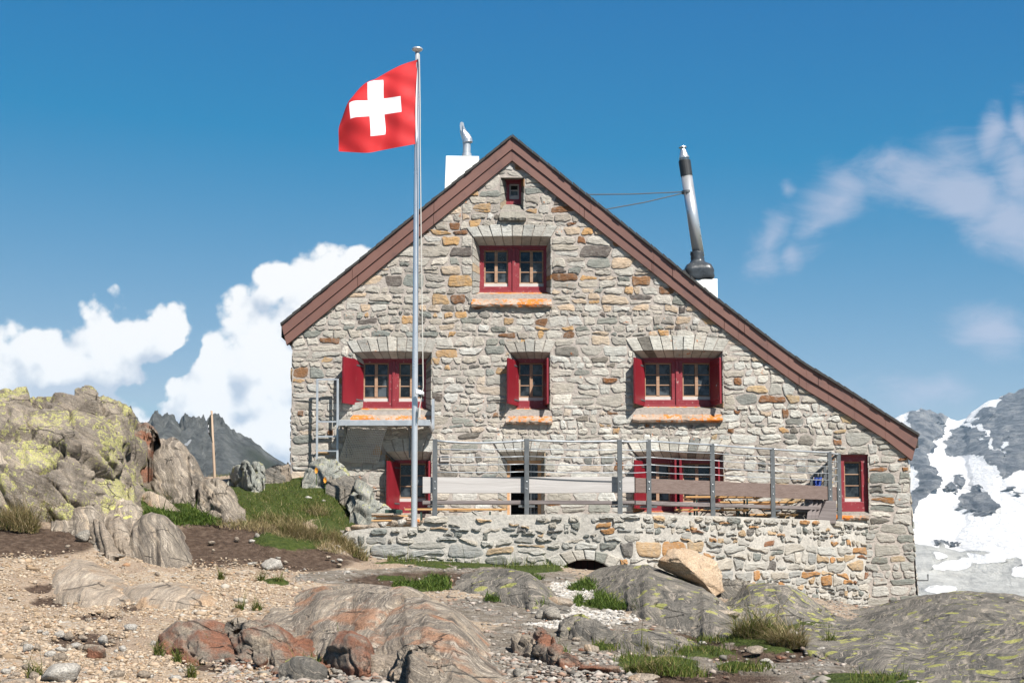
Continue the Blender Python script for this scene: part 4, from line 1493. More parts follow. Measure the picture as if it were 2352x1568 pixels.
# vent grille
vb = MB()
r_ = rect(1012, 1045, 1033, 1060)
vb.box((r_[0], FY - .05, r_[1]), (r_[2], FY - .02, r_[3]), 1)
for a, b in (((r_[0], r_[1]), (r_[0] + .02, r_[3])), ((r_[2] - .02, r_[1]), (r_[2], r_[3])), ((r_[0] + .02, r_[1]), (r_[2] - .02, r_[1] + .02)), ((r_[0] + .02, r_[3] - .02), (r_[2] - .02, r_[3]))):
    vb.box((a[0], FY - .075, a[1]), (b[0], FY - .051, b[1]))
for k in range(3):
    zz = r_[1] + .03 + k * .036
    vb.add([(r_[0] + .02, FY - .052, zz + .016), (r_[2] - .02, FY - .052, zz + .016), (r_[2] - .02, FY - .075, zz), (r_[0] + .02, FY - .075, zz)], [(0, 1, 2, 3)])
vb.build('vent', [M['drip'], M['dark']], house)

# roof: slab, fascia boards, slate edge
RF = FY - .085
rb = MB()
top = roof_pts
low = [(x, z - .30) for x, z in top]
n = len(top)
vs = [(x, RF + .06, z - .02) for x, z in top] + [(x, RF + .06, z) for x, z in low] + [(x, BACK + .3, z - .02) for x, z in top] + [(x, BACK + .3, z) for x, z in low]
fs = []
for k in range(n - 1):
    fs += [(k, k + 1, 2 * n + k + 1, 2 * n + k), (n + k + 1, n + k, 3 * n + k, 3 * n + k + 1), (n + k, n + k + 1, k + 1, k), (2 * n + k, 2 * n + k + 1, 3 * n + k + 1, 3 * n + k)]
fs += [(0, 2 * n, 3 * n, n), (n - 1, 2 * n - 1, 4 * n - 1, 3 * n - 1)]
rb.add(vs, fs)
roof = rb.build('roof', [M['slate']], house)


def band(name, off0, off1, ya, yb, seams, seed):
    """strip following the verge, off0..off1 below the roof edge, cut into sheets"""
    mb = MB()
    rr = random.Random(seed)
    apex = 1
    for side in (0, 1):
        pts = roof_pts[:2] if side == 0 else roof_pts[1:]
        # walk along and cut
        segs = []
        for (p, q) in zip(pts[:-1], pts[1:]):
            L = math.hypot(q[0] - p[0], q[1] - p[1])
            segs.append((p, q, L))
        tot = sum(s[2] for s in segs)
        cut = [0.0]
        while cut[-1] < tot - seams * .6:
            cut.append(cut[-1] + seams * rr.uniform(.9, 1.1))
        cut[-1] = tot

        def at(d):
            for (p, q, L) in segs:
                if d <= L + 1e-6:
                    f = d / L
                    return p[0] + (q[0] - p[0]) * f, p[1] + (q[1] - p[1]) * f
                d -= L
            return pts[-1]
        acc = [0.0]
        for s in segs:
            acc.append(acc[-1] + s[2])
        for a, b in zip(cut[:-1], cut[1:]):
            ds = sorted({a + (.004 if a > 0 else 0), b - (.004 if b < tot else 0), *[c for c in acc if a + .05 < c < b - .05]})
            jit = rr.uniform(-.004, .004)
            for d0, d1_ in zip(ds[:-1], ds[1:]):
                p, q = at(d0), at(d1_)
                # at the eaves the boards are cut square to the slope
                def ext(pt, off, d_):
                    ex = 0
                    if side == 0 and d_ < .01:
                        ex = off * .22
                    if side == 1 and d_ > tot - .01:
                        ex = -off * .28
                    return pt[0] + ex, pt[1] - off + (ex * .8 if side == 0 else -ex * -.62 if False else 0)
                p0, p1, q0, q1 = ext(p, off0, d0), ext(p, off1, d0), ext(q, off0, d1_), ext(q, off1, d1_)
                mb.hexa([(p1[0], ya + jit, p1[1]), (q1[0], ya + jit, q1[1]), (q1[0], yb, q1[1]), (p1[0], yb, p1[1]),
                         (p0[0], ya + jit, p0[1]), (q0[0], ya + jit, q0[1]), (q0[0], yb, q0[1]), (p0[0], yb, p0[1])])
    return mb.build(name, [M['fascia']], roof, bevel=.006)


band('fascia', .035, .335, RF - .035, RF + .055, 2.3, 1)
band('fascia', .325, .60, RF, RF + .15, 2.1, 2)
sl = MB()
rr = random.Random(4)
for (p, q) in zip(roof_pts[:-1], roof_pts[1:]):
    L = math.hypot(q[0] - p[0], q[1] - p[1])
    k = 0.0
    d = ((q[0] - p[0]) / L, (q[1] - p[1]) / L)
    nrm = (-d[1], d[0])
    while k < L:
        s = min(rr.uniform(.16, .26), L - k)
        lift = .012 + rr.uniform(0, .014)
        a = (p[0] + d[0] * k, p[1] + d[1] * k); b = (p[0] + d[0] * (k + s - .006), p[1] + d[1] * (k + s - .006))
        o0, o1 = RF - .075 + rr.uniform(-.02, .01), BACK + .3
        sgn = 1
        sl.hexa([(a[0], o0, a[1] - .05), (b[0], o0, b[1] - .05), (b[0], o1, b[1] - .05), (a[0], o1, a[1] - .05),
                 (a[0] + nrm[0] * lift, o0, a[1] + nrm[1] * lift), (b[0] + nrm[0] * .006, o0, b[1] + nrm[1] * .006), (b[0] + nrm[0] * .006, o1, b[1] + nrm[1] * .006), (a[0] + nrm[0] * lift, o1, a[1] + nrm[1] * lift)])
        k += s
sl.build('slate_edge', [M['slate']], roof)

# white chimney with a turning steel cowl, behind the left slope
CYD = 36.0


def G(px, py, dy=0.0):
    return W(px, py, CYD + dy)


cb = MB()
a, b, c, d = G(1018, 470), G(1104, 470), G(1100, 358), G(1024, 357)
dd = .85
cb.hexa([(a.x, CYD, a.z - .6), (b.x, CYD, b.z - .6), (b.x, CYD + dd, b.z - .6), (a.x, CYD + dd, a.z - .6), (d.x, CYD + .03, d.z), (c.x, CYD + .03, c.z), (c.x, CYD + dd - .03, c.z), (d.x, CYD + dd - .03, d.z)])
chim = cb.build('chimney', [M['white_paint']], house, bevel=.012)
chim['label'] = 'white sheet metal chimney with a hooded cowl'
p = MB()
q0, q1 = G(1072, 358, .4), G(1072, 322, .4)
p.tube([(q0.x, CYD + .4, q0.z - .02), (q0.x, CYD + .4, q0.z + .06), (q0.x, CYD + .4, q0.z + .061), (q1.x, CYD + .4, q1.z)], [.125, .12, .10, .10], 16)
p.build('flue_pipe', [M['galv']], chim, smooth=False)
hd = MB()


def cw(px, py, r):
    v_ = G(px, py, .4)
    return (v_.x, CYD + .4, v_.z), r


pts = [cw(1074, 328, .135), cw(1073, 320, .13), cw(1069, 312, .115), cw(1063, 302, .085), cw(1060, 297, .05)]
hd.tube([q for q, _ in pts], [r_ for _, r_ in pts], 14)
fin = [(1056, 273), (1060, 271), (1064, 274), (1066, 284), (1072, 294), (1071, 299), (1063, 299), (1056, 290), (1055, 280)]
hd.prism([(G(a_, b_).x, G(a_, b_).z) for a_, b_ in fin][::-1], CYD + .32, CYD + .35)
hd.tube([(G(1063, 279).x, CYD + .30, G(1063, 279).z), (G(1063, 300).x, CYD + .30, G(1063, 300).z)], .012, 6)
hd.build('cowl', [M['steel']], chim)

# leaning stainless flue behind the right slope
fb = MB()
a, b, c, d = G(1596, 690), G(1649, 690), G(1648, 640), G(1597, 641)
fb.hexa([(a.x, CYD, a.z - .8), (b.x, CYD, b.z - .8), (b.x, CYD + .6, b.z - .8), (a.x, CYD + .6, a.z - .8), (d.x, CYD, d.z), (c.x, CYD, c.z), (c.x, CYD + .6, c.z), (d.x, CYD + .6, d.z)])
flue = fb.build('chimney', [M['white_paint']], house, bevel=.012)
flue['label'] = 'white chimney box carrying a leaning steel flue'
tp = MB()
nr, ns = 13, 30
cx_, cy_ = G(1611, 610).x, CYD + .3
prof = [(639, .33, 1.0), (632, .36, 1.0), (625, .345, 1.0), (619, .375, 1.0), (613, .35, 1.0), (607, .33, .9), (602, .25, .6), (597, .19, .3), (592, .17, 0), (588, .18, 0), (583, .165, 0), (578, .18, 0), (573, .165, 0)]
vs, fs = [], []
for k, (py, r0, sq) in enumerate(prof):
    cxk = G(1611 - (639 - py) * .12 if py > 600 else 1604 + (py - 573) * .1, py).x
    zk = G(1611, py).z
    for j in range(ns):
        t_ = 2 * PI * j / ns
        ca, sa = math.cos(t_), math.sin(t_)
        sqr = 1 / max(abs(ca), abs(sa))
        rr_ = r0 * (1 + (min(sqr, 1.3) - 1) * sq) * (1 + .06 * mn.noise(Vector((ca * 2.3, sa * 2.3, k * .9))))
        vs.append((cxk + ca * rr_, cy_ + sa * rr_, zk + .035 * mn.noise(Vector((ca * 3, sa * 3, k * .5 + 9)))))
for k in range(nr - 1):
    for j in range(ns):
        fs.append((k * ns + j, k * ns + (j + 1) % ns, (k + 1) * ns + (j + 1) % ns, (k + 1) * ns + j))
tp.add(vs, fs)
tpo = tp.build('tarpaulin', [M['tarp']], flue, smooth=True)
pp = MB()


def fp(px, py):
    v_ = G(px, py, .3)
    return Vector((v_.x, CYD + .3, v_.z))


pp.tube([fp(1605, 590), fp(1577, 404)], .145, 20)
pp.build('flue_pipe', [M['steel']], flue, smooth=True)
sv = MB()
sv.tube([fp(1577.2, 405), fp(1572.2, 370), fp(1572, 368)], [.152, .156, .14], 20)
sv.build('sleeve', [M['black']], flue)
cp = MB()
cp.tube([fp(1572, 369), fp(1571.5, 364), fp(1571.4, 363.9), fp(1571, 361), fp(1570.9, 360.8), fp(1568.5, 343), fp(1568.4, 342.5), fp(1568, 340.5)], [.10, .10, .135, .135, .125, .065, .05, .05], 16)
cp.tube([fp(1568, 339.5), fp(1567.8, 337.8), fp(1567.3, 335)], [.105, .10, .03], 16)
cp.build('rain_cap', [M['steel']], flue)
sw = MB()
e1, e2 = fp(1579, 441), fp(1580, 446)
sw.tube([e1 + Vector((-.14, 0, .0)), W(1450, 446, 35.2), W(1340, 447, 34.2)], .014, 6)
sw.tube([e2 + Vector((-.14, 0, .02)), W(1480, 465, 35), W(1385, 482, 34)], .014, 6)
sw.tube([e1 + Vector((0, 0, -.04)), e1 + Vector((0, 0, .02))], .155, 20)
sw.build('stay_rod', [M['post']], flue)


# ---------------------------------------------------------------- terrace
TA = W(772, 1290, 28.0); TB = W(1460, 1290, 28.0); TC = W(1996, 1290, 33.04)
SEG = [(Vector((TA.x, TA.y)), Vector((TB.x, TB.y))), (Vector((TB.x, TB.y)), Vector((TC.x, TC.y)))]
L1 = (SEG[0][1] - SEG[0][0]).length
L2 = (SEG[1][1] - SEG[1][0]).length
FLOOR = EYE + .62


def wall_s(px, back=0.0):
    """distance along the wall where the sight line px crosses it"""
    best = None
    for k, (a, b) in enumerate(SEG):
        d = (b - a).normalized(); n = Vector((-d.y, d.x))
        a2 = a + n * back
        # sight line: x = c*y, c from px at the level row
        c = W(px, 1290, 1.0).x
        t_ = (c * a2.y - a2.x) / (d.x - c * d.y)
        L = (b - a).length
        if k == 0 and t_ <= L or k == 1:
            return t_ + (0 if k == 0 else L1)


def wall_xy(s, d=0.0):
    """point on the wall face, d metres towards the viewer"""
    a, b = SEG[0] if s <= L1 else SEG[1]
    t_ = s if s <= L1 else s - L1
    dr = (b - a).normalized()
    n = Vector((dr.y, -dr.x))
    p = a + dr * t_ + n * d
    return p.x, p.y


def wall_pt(px, py, back=0.0):
    s = wall_s(px, back)
    x, y = wall_xy(s, -back)
    return W(px, py, y)


def twall(u, v, d):
    x, y = wall_xy(u, d)
    return (x, y, v)


TOP = [(776, 1232), (800, 1219), (850, 1212), (905, 1210), (962, 1209), (980, 1192), (990, 1184), (1200, 1181), (1460, 1179), (1600, 1183), (1700, 1186), (1800, 1190), (1900, 1194), (1990, 1200)]
TS = [wall_s(p[0]) for p in TOP]
TZ = [wall_pt(*p).z for p in TOP]


def ttop(u):
    return float(np.interp(u, TS, TZ))


terr = thing('terrace_wall', 'low retaining wall of mixed stones in white mortar carrying the terrace', 'retaining wall', (W(1400, 1300, 28).x, 28.3, EYE - .1))
tm = MB()
ARCH = dict(l=1288, r=1402, top=1284)
ah = (wall_s(1290), -1.0, wall_s(1400), wall_pt(1345, 1286).z)
holed_wall(tm, ttop, -1.2, TS[0], TS[-1], lambda u, v, d: twall(u, v, -.004), [ah], 0, TS + [L1])
ab = (wall_s(1256), -1.0, wall_s(1424), wall_pt(1345, 1262).z)
rng = random.Random(21)
rubble(tm, lambda v: (TS[0] + .05, TS[-1] + .06), -.6, EYE + 1.1, twall, lambda u, v: 'terrace', rng, top=lambda u: ttop(u) - .10, blocks=[ab], hr=(.08, .23), wr=(1.1, 4.2), gap=.046, relief=.028, wave=.12, rough=.045, split=.34, wmax=.75)
# cap of flat slabs bedded in mortar
u = TS[0] + .06
while u < TS[-1] - .1:
    w_ = rng.uniform(.22, .62)
    h = rng.uniform(.07, .12)
    z0 = ttop(u + w_ / 2) - h - rng.uniform(.02, .04)
    if rng.random() < .85:
        pts = [(u, z0 + .02), (u + w_ * .3, z0), (u + w_ * .7, z0 + .01), (u + w_ - .05, z0 + .03), (u + w_ - .07, z0 + h), (u + w_ * .5, z0 + h + .01), (u + .04, z0 + h)]
        stone(tm, chaikin([(a + rng.uniform(-.02, .02), b + rng.uniform(-.012, .012)) for a, b in pts], .2), twall, .05, pick(rng, 'terrace'), rng)
    u += w_ + rng.uniform(0, .06)
# mortar top and inner face
for s0, s1 in zip(np.linspace(TS[0], TS[-1], 90)[:-1], np.linspace(TS[0], TS[-1], 90)[1:]):
    for e0, e1 in ([(s0, s1)] if not (s0 < L1 < s1) else [(s0, L1), (L1, s1)]):
        z0, z1 = ttop(e0) - .015, ttop(e1) - .015
        a, b = wall_xy(e0, -.02), wall_xy(e1 - 1e-4, -.02)
        c, d = wall_xy(e1 - 1e-4, -.42), wall_xy(e0, -.42)
        tm.quad((*a, z0), (*b, z1), (*c, z1), (*d, z0), 0)
        tm.quad((*d, z0), (*c, z1), (*c, z1 - .36), (*d, z0 - .36), 0)
tm.build('wall', [M['white_mortar'], M['terrace_stone']], terr, colors=True)

# arch over the cellar opening
am = MB()
n = 6
rr = random.Random(3)
for k in range(n):
    f0, f1 = k / n, (k + 1) / n
    g = .004

    def P(f, up, d):
        t_ = 2 * f - 1
        if up:
            px, py = 1340 + t_ * 82 + (t_ ** 3) * 4, 1262 + 20 * t_ * t_
        else:
            px, py = 1345 + t_ * 62, 1284 + 24 * t_ * t_
        s = wall_s(px)
        z = wall_pt(px, py).z
        x, y = wall_xy(s, d)
        return (x, y, z)
    d = rr.uniform(.03, .07)
    c = pick(rr, 'facade')
    fa, fb_ = f0 + g, f1 - g
    am.hexa([P(fa, 0, d), P(fb_, 0, d), P(fb_, 0, -.4), P(fa, 0, -.4), P(fa, 1, d), P(fb_, 1, d), P(fb_, 1, -.15), P(fa, 1, -.15)], 1, c)
am.build('arch', [M['white_mortar'], M['terrace_stone']], terr, colors=True, bevel=.02)
am = MB()
for k in range(12):
    f0, f1 = k / 12, (k + 1) / 12
    am.hexa([P(f0, 0, .0)[:2] + (P(f0, 0, 0)[2] + .012,), P(f1, 0, .0)[:2] + (P(f1, 0, 0)[2] + .012,), P(f1, 0, -.5)[:2] + (P(f1, 0, 0)[2] + .012,), P(f0, 0, -.5)[:2] + (P(f0, 0, 0)[2] + .012,),
             P(f0, 1, .012), P(f1, 1, .012), P(f1, 1, -.3), P(f0, 1, -.3)], 0)
am.build('arch_bed', [M['white_mortar']], terr)
ch = MB()
x0, y0 = wall_xy(ah[0], -.02); x1, y1 = wall_xy(ah[2], -.02)
for (a, b) in (((x0, y0), (x0, y0 + .6)), ((x1, y1 + .6), (x1, y1))):
    ch.quad((*a, -1), (*b, -1), (*b, ah[3]), (*a, ah[3]), 0)
ch.quad((x0, y0 + .5, -1), (x1, y1 + .5, -1), (x1, y1 + .5, ah[3]), (x0, y0 + .5, ah[3]), 1)
ch.quad((x0, y0, ah[3]), (x1, y1, ah[3]), (x1, y1 + .6, ah[3]), (x0, y0 + .6, ah[3]), 0)
for k in range(1, 7):
    xx = x0 + (x1 - x0) * k / 7
    ch.box((xx - .006, y0 + .485, -1), (xx + .006, y0 + .499, ah[3]), 0)
ch.build('cellar_hatch', [M['dark'], M['cellar']], terr)
# paved floor behind the wall
fl_ = MB()
pts = [wall_xy(TS[0], -.3), wall_xy(L1, -.3), wall_xy(TS[-1], -.3)]
poly = [(*pts[0], FLOOR), (*pts[1], FLOOR), (*pts[2], FLOOR), (pts[2][0], FY + .4, FLOOR), (pts[0][0], FY + .4, FLOOR)]
fl_.add(poly + [(p[0], p[1], FLOOR - .3) for p in poly], [(0, 1, 2, 3, 4), (9, 8, 7, 6, 5), (0, 5, 6, 1), (1, 6, 7, 2), (2, 7, 8, 3), (3, 8, 9, 4), (4, 9, 5, 0)])
fl_.build('floor', [M['mortar']], terr)

# ---------------------------------------------------------------- terrace railing
rail = thing('terrace_railing', 'grey steel terrace railing with cables and wide plank backrests on the stone wall', 'railing', (W(1460, 1180, 28.2).x, 28.25, EYE + .9))
BK = .22
POSTS = [(998, 1008, 1186), (1210, 1007, 1184), (1425, 1009, 1184), (1492, 1009, 1183), (1639, 1018, 1186), (1778, 1028, 1189), (1910, 1036, 1194), (1931, 1040, 1194)]


def post_xy(px, back=BK):
    s = wall_s(px, back)
    return wall_xy(s, -back)


tops = []
for (px, pt, pb) in POSTS:
    x, y = post_xy(px)
    zt, zb = W(px, pt, y).z, W(px, pb, y).z - .06
    pm = MB()
    pm.box((x - .047, y - .03, zb), (x + .047, y + .03, zt))
    for py in (1106, 1122):
        zz = W(px, py if px < 1470 else py + (px - 1470) * .04, y).z
        pm.tube([(x, y - .03, zz), (x, y - .042, zz)], .014, 8, 1)
    pm.box((x - .08, y - .05, zb), (x + .08, y + .05, zb + .075))
    tops.append(Vector((x, y, zt - .03)))
    pm.build('post', [M['post'], M['steel']], rail, bevel=.005)
hr_ = MB()
for k in range(len(tops) - 1):
    a, b = tops[k], tops[k + 1]
    q = []
    for f in np.linspace(0, 1, 9):
        p_ = a.lerp(b, f)
        q.append(p_ + Vector((0, 0, -(.05 if k < 1 else .018 if k < 3 else .006) * 4 * f * (1 - f))))
    hr_.tube(q, .021, 8)
hr_.build('handrail', [M['galv']], rail, smooth=True)
for j, off in enumerate((.17, .32, .47, .62)):
    cbm = MB()
    for k in range(len(tops) - 1):
        a, b = tops[k] - Vector((0, 0, off)), tops[k + 1] - Vector((0, 0, off))
        q = [a.lerp(b, f) + Vector((0, 0, -.012 * 4 * f * (1 - f))) for f in np.linspace(0, 1, 6)]
        cbm.tube(q, .009, 6)
    cbm.build('cable', [M['galv']], rail, smooth=True)


def plank(name, px0, px1, t0, t1, b0, b1, mat, back, th=.045, label=None):
    x0, y0 = post_xy(px0, back); x1, y1 = post_xy(px1, back)
    d = Vector((x1 - x0, y1 - y0, 0)).normalized()
    nn = Vector((-d.y, d.x, 0)) * th
    nseg = 10
    mb = MB()
    rg = []
    rr = random.Random(int(px0 + t0))
    for k in range(nseg + 1):
        f = k / nseg
        x, y = x0 + (x1 - x0) * f, y0 + (y1 - y0) * f
        px = proj(x, y, EYE + 1)[0]
        j = rr.uniform(-.006, .006) if 0 < k < nseg else 0
        zt, zb = W(px, t0 + (t1 - t0) * f, y).z + j, W(px, b0 + (b1 - b0) * f, y).z + rr.uniform(-.006, .006)
        rg.append([(x, y, zb), (x + nn.x, y + nn.y, zb), (x + nn.x, y + nn.y, zt), (x, y, zt)])
    vs = [p for r in rg for p in r]
    fs = [(0, 1, 2, 3), tuple(nseg * 4 + q for q in (3, 2, 1, 0))]
    for k in range(nseg):
        for q in range(4):
            fs.append((k * 4 + q, k * 4 + (q + 1) % 4, (k + 1) * 4 + (q + 1) % 4, (k + 1) * 4 + q))
    mb.add(vs, [tuple(reversed(f)) for f in fs])
    o = mb.build(name, [M[mat]], rail, bevel=.006)
    if label:
        o['label'] = label
    return o


plank('plank', 970, 1459, 1095, 1095, 1132, 1131, 'pale_plank', BK + .032, label='pale silvered backrest plank')
plank('plank', 1461, 1934, 1097, 1118, 1131, 1149, 'dark_plank', BK + .032, label='dark brown backrest plank with wavy grain')
plank('seat_plank', 970, 1459, 1149, 1149, 1157, 1157, 'grey_plank', BK + .032, .34, label='grey seat plank seen on edge')
plank('seat_plank', 1461, 1934, 1149, 1165, 1158, 1172, 'grey_plank', BK + .032, .34, label='brown seat plank seen on edge')
for px in (1000, 1210, 1425, 1492, 1639, 1778, 1910):
    x, y = post_xy(px, BK + .04)
    z = W(px, 1158 + max(0, px - 1460) * .032, y).z
    bb = MB()
    bb.box((x - .16, y, z - .05), (x + .16, y + .3, z - .012))
    bb.build('seat_bracket', [M['post']], rail)

# stair railing going back from the far corner, sloping down beside the steps
sr = thing('stair_railing', 'steep grey stair railing behind the far corner of the terrace', 'railing', (W(1900, 1190, 32).x, 32.2, EYE + .6))
e0 = Vector((*post_xy(1929), 0)); e0.z = W(1929, 1040, e0.y).z - .02
e1 = W(1862, 1097, 32.86)
hm = MB(); hm.tube([e0, e1], .028, 8); hm.build('handrail', [M['post']], sr)
for f in (.30, .47, .64, .80, .97):
    p_ = e0.lerp(e1, f)
    q_ = MB(); q_.box((p_.x - .035, p_.y - .02, p_.z - 1.05), (p_.x + .035, p_.y + .02, p_.z + .01)); q_.build('post', [M['post']], sr)
for off in (.15, .3, .45, .6):
    q_ = MB(); q_.tube([e0 - Vector((0, 0, off)), e1 - Vector((0, 0, off * .9))], .009, 6); q_.build('cable', [M['galv']], sr)

# blue jacket hung over the stair railing
jb = MB()
c = W(1878, 1108, 32.6)
nu_, nv_ = 8, 12
for sd in (0, 1):
    g_ = []
    for i in range(nu_):
        for j in range(nv_):
            f, h = i / (nu_ - 1) - .5, j / (nv_ - 1)
            wv_ = .05 * mn.noise(Vector((f * 5, h * 4, 3 + sd)))
            g_.append((c.x + f * (.13 + .05 * h) - h * .08 + wv_, c.y - .03 + (.0 if sd == 0 else -.05) - .05 * h * (1 if sd else -1) + .05 * math.cos(f * 9 + h * 3), c.z + .11 - h * (.36 if sd == 0 else .46)))
    o_ = len(jb.v)
    fs = [(i * nv_ + j, (i + 1) * nv_ + j, (i + 1) * nv_ + j + 1, i * nv_ + j + 1) for i in range(nu_ - 1) for j in range(nv_ - 1)]
    jb.add(g_, fs)
jo = jb.build('jacket', [M['cloth_blue']], smooth=True)
md = jo.modifiers.new('thickness', 'SOLIDIFY'); md.thickness = .015
tag(jo, 'blue jacket hanging on the stair railing at the far end of the terrace', 'jacket')
rebase(jo, (c.x, c.y, c.z - .4))

# grey board ramp leaning by the stair
lb = MB()
for k, (px, a_) in enumerate(((1866, 0), (1872, 6), (1879, 10))):
    p0, p1 = W(px - 8 + a_ * .4, 1192, 31.9 + k * .1), W(px + a_, 1130, 32.5 + k * .1)
    lb = MB(); lb.bar(p0, p1, .09, .03)
    o_ = lb.build('leaning_board', [M['grey_plank']])
    rebase(o_, p0)
    tag(o_, 'grey board leaning against the stair railing behind the dark plank', 'board', 'grey boards leaning by the stair')
gb = MB()
p0, p1 = W(1890, 1150, 32.5), W(1915, 1172, 32.2)
gb.hexa([(W(1868, 1192, 32.3).x, 32.1, W(1868, 1192, 32.3).z - .1), (W(1916, 1192, 32.3).x, 32.1, W(1868, 1192, 32.3).z - .1), (W(1916, 1192, 32.3).x, 32.8, W(1868, 1192, 32.3).z - .1), (W(1868, 1192, 32.3).x, 32.8, W(1868, 1192, 32.3).z - .1),
         (W(1893, 1150, 32.3).x, 32.1, W(1893, 1150, 32.3).z), (W(1916, 1148, 32.3).x, 32.1, W(1916, 1150, 32.3).z), (W(1916, 1148, 32.3).x, 32.8, W(1916, 1150, 32.3).z), (W(1893, 1150, 32.3).x, 32.8, W(1893, 1150, 32.3).z)])
o_ = gb.build('storage_box', [M['grey_plank']], bevel=.01)
rebase(o_, (p0.x, 32.4, W(1868, 1192, 32.3).z - .1))
tag(o_, 'dark grey sloping wooden box at the far corner of the terrace', 'box')

# ---------------------------------------------------------------- benches and tables


def trestle_set(name, label, cat, px0, px1, py, Y, depth, tilt=0.0, wide=.022, floor=FLOOR, legs=(.16, .84), group=None):
    a, b = W(px0, py, Y), W(px1, py, Y)
    th = thing(name, label, cat, ((a.x + b.x) / 2, Y, floor), group)
    tb = MB()
    tb.box((a.x, Y - depth / 2, a.z - .014), (b.x, Y + depth / 2, a.z + wide))
    for k in (.06, .5, .94):
        xx = a.x + (b.x - a.x) * k
        tb.box((xx - .03, Y - depth / 2 + .03, a.z - .04), (xx + .03, Y + depth / 2 - .03, a.z - .0145))
    tb.build('seat' if depth < .4 else 'table_top', [M['bench']], th, bevel=.004)
    for f in legs:
        xx = a.x + (b.x - a.x) * f
        lg = MB()
        zt = a.z - .041
        for sy in (-1, 1):
            lg.bar((xx, Y + sy * (depth / 2 - .05), zt), (xx + (.02 if f < .5 else -.02), Y + sy * (depth / 2 - .02), floor), .035, .035, (0, 1, 0))
        lg.bar((xx, Y - depth / 2 + .05, zt - .25 * (zt - floor)), (xx, Y + depth / 2 - .05, zt - .25 * (zt - floor)), .025, .025)
        lg.bar((xx, Y - depth / 2 + .04, floor + .06), (xx, Y + depth / 2 - .04, floor + .06), .025, .025)
        lg.bar((xx, Y, zt), (xx + (.42 if f < .5 else -.42), Y, zt - .02 - .45 * 0 if depth < .4 else zt), .02, .02, (0, 1, 0)) if False else None
        lg.bar((xx, Y, floor + .35 * (zt - floor)), (xx + (.38 if f < .5 else -.38), Y, zt), .022, .022, (0, 1, 0))
        lg.build('leg', [M['green_steel']], th)
    return th


trestle_set('bench', 'long varnished bench behind the pale plank, left of the doorway', 'bench', 930, 1163, 1170, 29.8, .26, floor=FLOOR)
trestle_set('table', 'varnished folding table seen from below behind the dark plank', 'table', 1572, 1748, 1142, 31.5, .5, legs=(.14, .80))
trestle_set('table', 'second varnished table close to the hut wall, behind the dark plank', 'table', 1650, 1826, 1154, 32.55, .46, legs=(.25, .72))
trestle_set('bench', 'varnished bench nearest the railing, left of the two tables', 'bench', 1551, 1719, 1171, 30.95, .26, legs=(.2, .85))
trestle_set('bench', 'low varnished bench seen just over the wall, under the right table', 'bench', 1685, 1831, 1182, 32.1, .26, legs=(.1, .85))
# stack of boards at the low end of the wall
rr = random.Random(5)
for k in range(8):
    p0 = W(850 + rr.uniform(0, 14), 1207 - k * 3.6, 28.95)
    L = rr.uniform(.62, .84)
    a_ = rr.uniform(-.16, .16)
    mb = MB()
    wd = .15
    mb.box((-L / 2, -wd / 2, 0), (L / 2, wd / 2, .026))
    o_ = mb.build('wooden_board', [M['board'] if k % 3 else M['bench']], bevel=.003)
    o_.location = (p0.x + L / 2, 28.95 + rr.uniform(-.08, .08), p0.z)
    o_.rotation_euler = (rr.uniform(-.02, .02), rr.uniform(-.015, .015), a_)
    tag(o_, 'bare wooden board stacked at the low left end of the terrace wall', 'board', 'stack of boards by the flagpole')
mb = MB()
p0 = W(905, 1176, 29.1)
mb.box((p0.x - .17, 28.95, p0.z - .03), (p0.x + .17, 29.2, p0.z + .05))
o_ = mb.build('crate', [M['green_steel']], bevel=.01); rebase(o_, (p0.x, 29.1, p0.z - .03))
tag(o_, 'small dark green crate lying on the stacked boards', 'crate')

# ---------------------------------------------------------------- steel platform and ladder under the left window
plat = thing('escape_platform', 'galvanised steel platform with side ladder bolted under the left window', 'platform', (F(880, 1060).x, FY - .4, F(880, 1060).z))
PD = .70
lx, rx = F(777, 970, -PD).x, F(988, 970, -PD).x
zt = F(880, 967, -PD).z
mb = MB()
mb.box((lx, FY - PD, zt - .10), (rx, FY - PD + .05, zt + .03))
mb.box((lx, FY - PD + .05, zt - .08), (lx + .05, FY - .06, zt + .02)); mb.box((rx - .05, FY - PD + .05, zt - .08), (rx, FY - .06, zt + .02))
mb.build('frame', [M['galv']], plat, bevel=.006)
mb = MB()
mb.box((lx + .05, FY - PD + .05, zt - .03), (rx - .05, FY - .08, zt - .01))
mb.build('deck', [M['galv']], plat)
mb = MB()
mb.box((rx + .01, FY - .30, F(992, 985, -.2).z), (rx + .07, FY - .10, F(992, 917, -.2).z))
mb.bar((rx - .02, FY - PD + .1, zt - .05), (rx + .04, FY - .2, zt - .16), .04, .09)
mb.build('end_plate', [M['galv']], plat)
for xx in (lx + .12, rx - .5):
    mb = MB()
    mb.bar((xx, FY - PD + .12, zt - .1), (xx + .12, FY - .06, zt - .72), .04, .04)
    mb.bar((xx, FY - .08, zt - .08), (xx + .0, FY - .08, zt - .78), .035, .035, (0, 1, 0))
    mb.build('bracket', [M['post']], plat)
LY = -.30
for px in (729, 776):
    a, b = F(px - 1, 1056, LY), F(px, 870, LY)
    mb = MB(); mb.bar((a.x, FY + LY, a.z - .25), (b.x, FY + LY, b.z), .05, .05, (0, 1, 0)); mb.build('ladder_rail', [M['galv']], plat, bevel=.006)
for py in (871, 968, 1002, 1035):
    a, b = F(731, py, LY), F(774, py, LY)
    mb = MB(); mb.bar((a.x, FY + LY, a.z), (b.x, FY + LY, b.z), .035, .035); mb.build('rung', [M['galv']], plat)
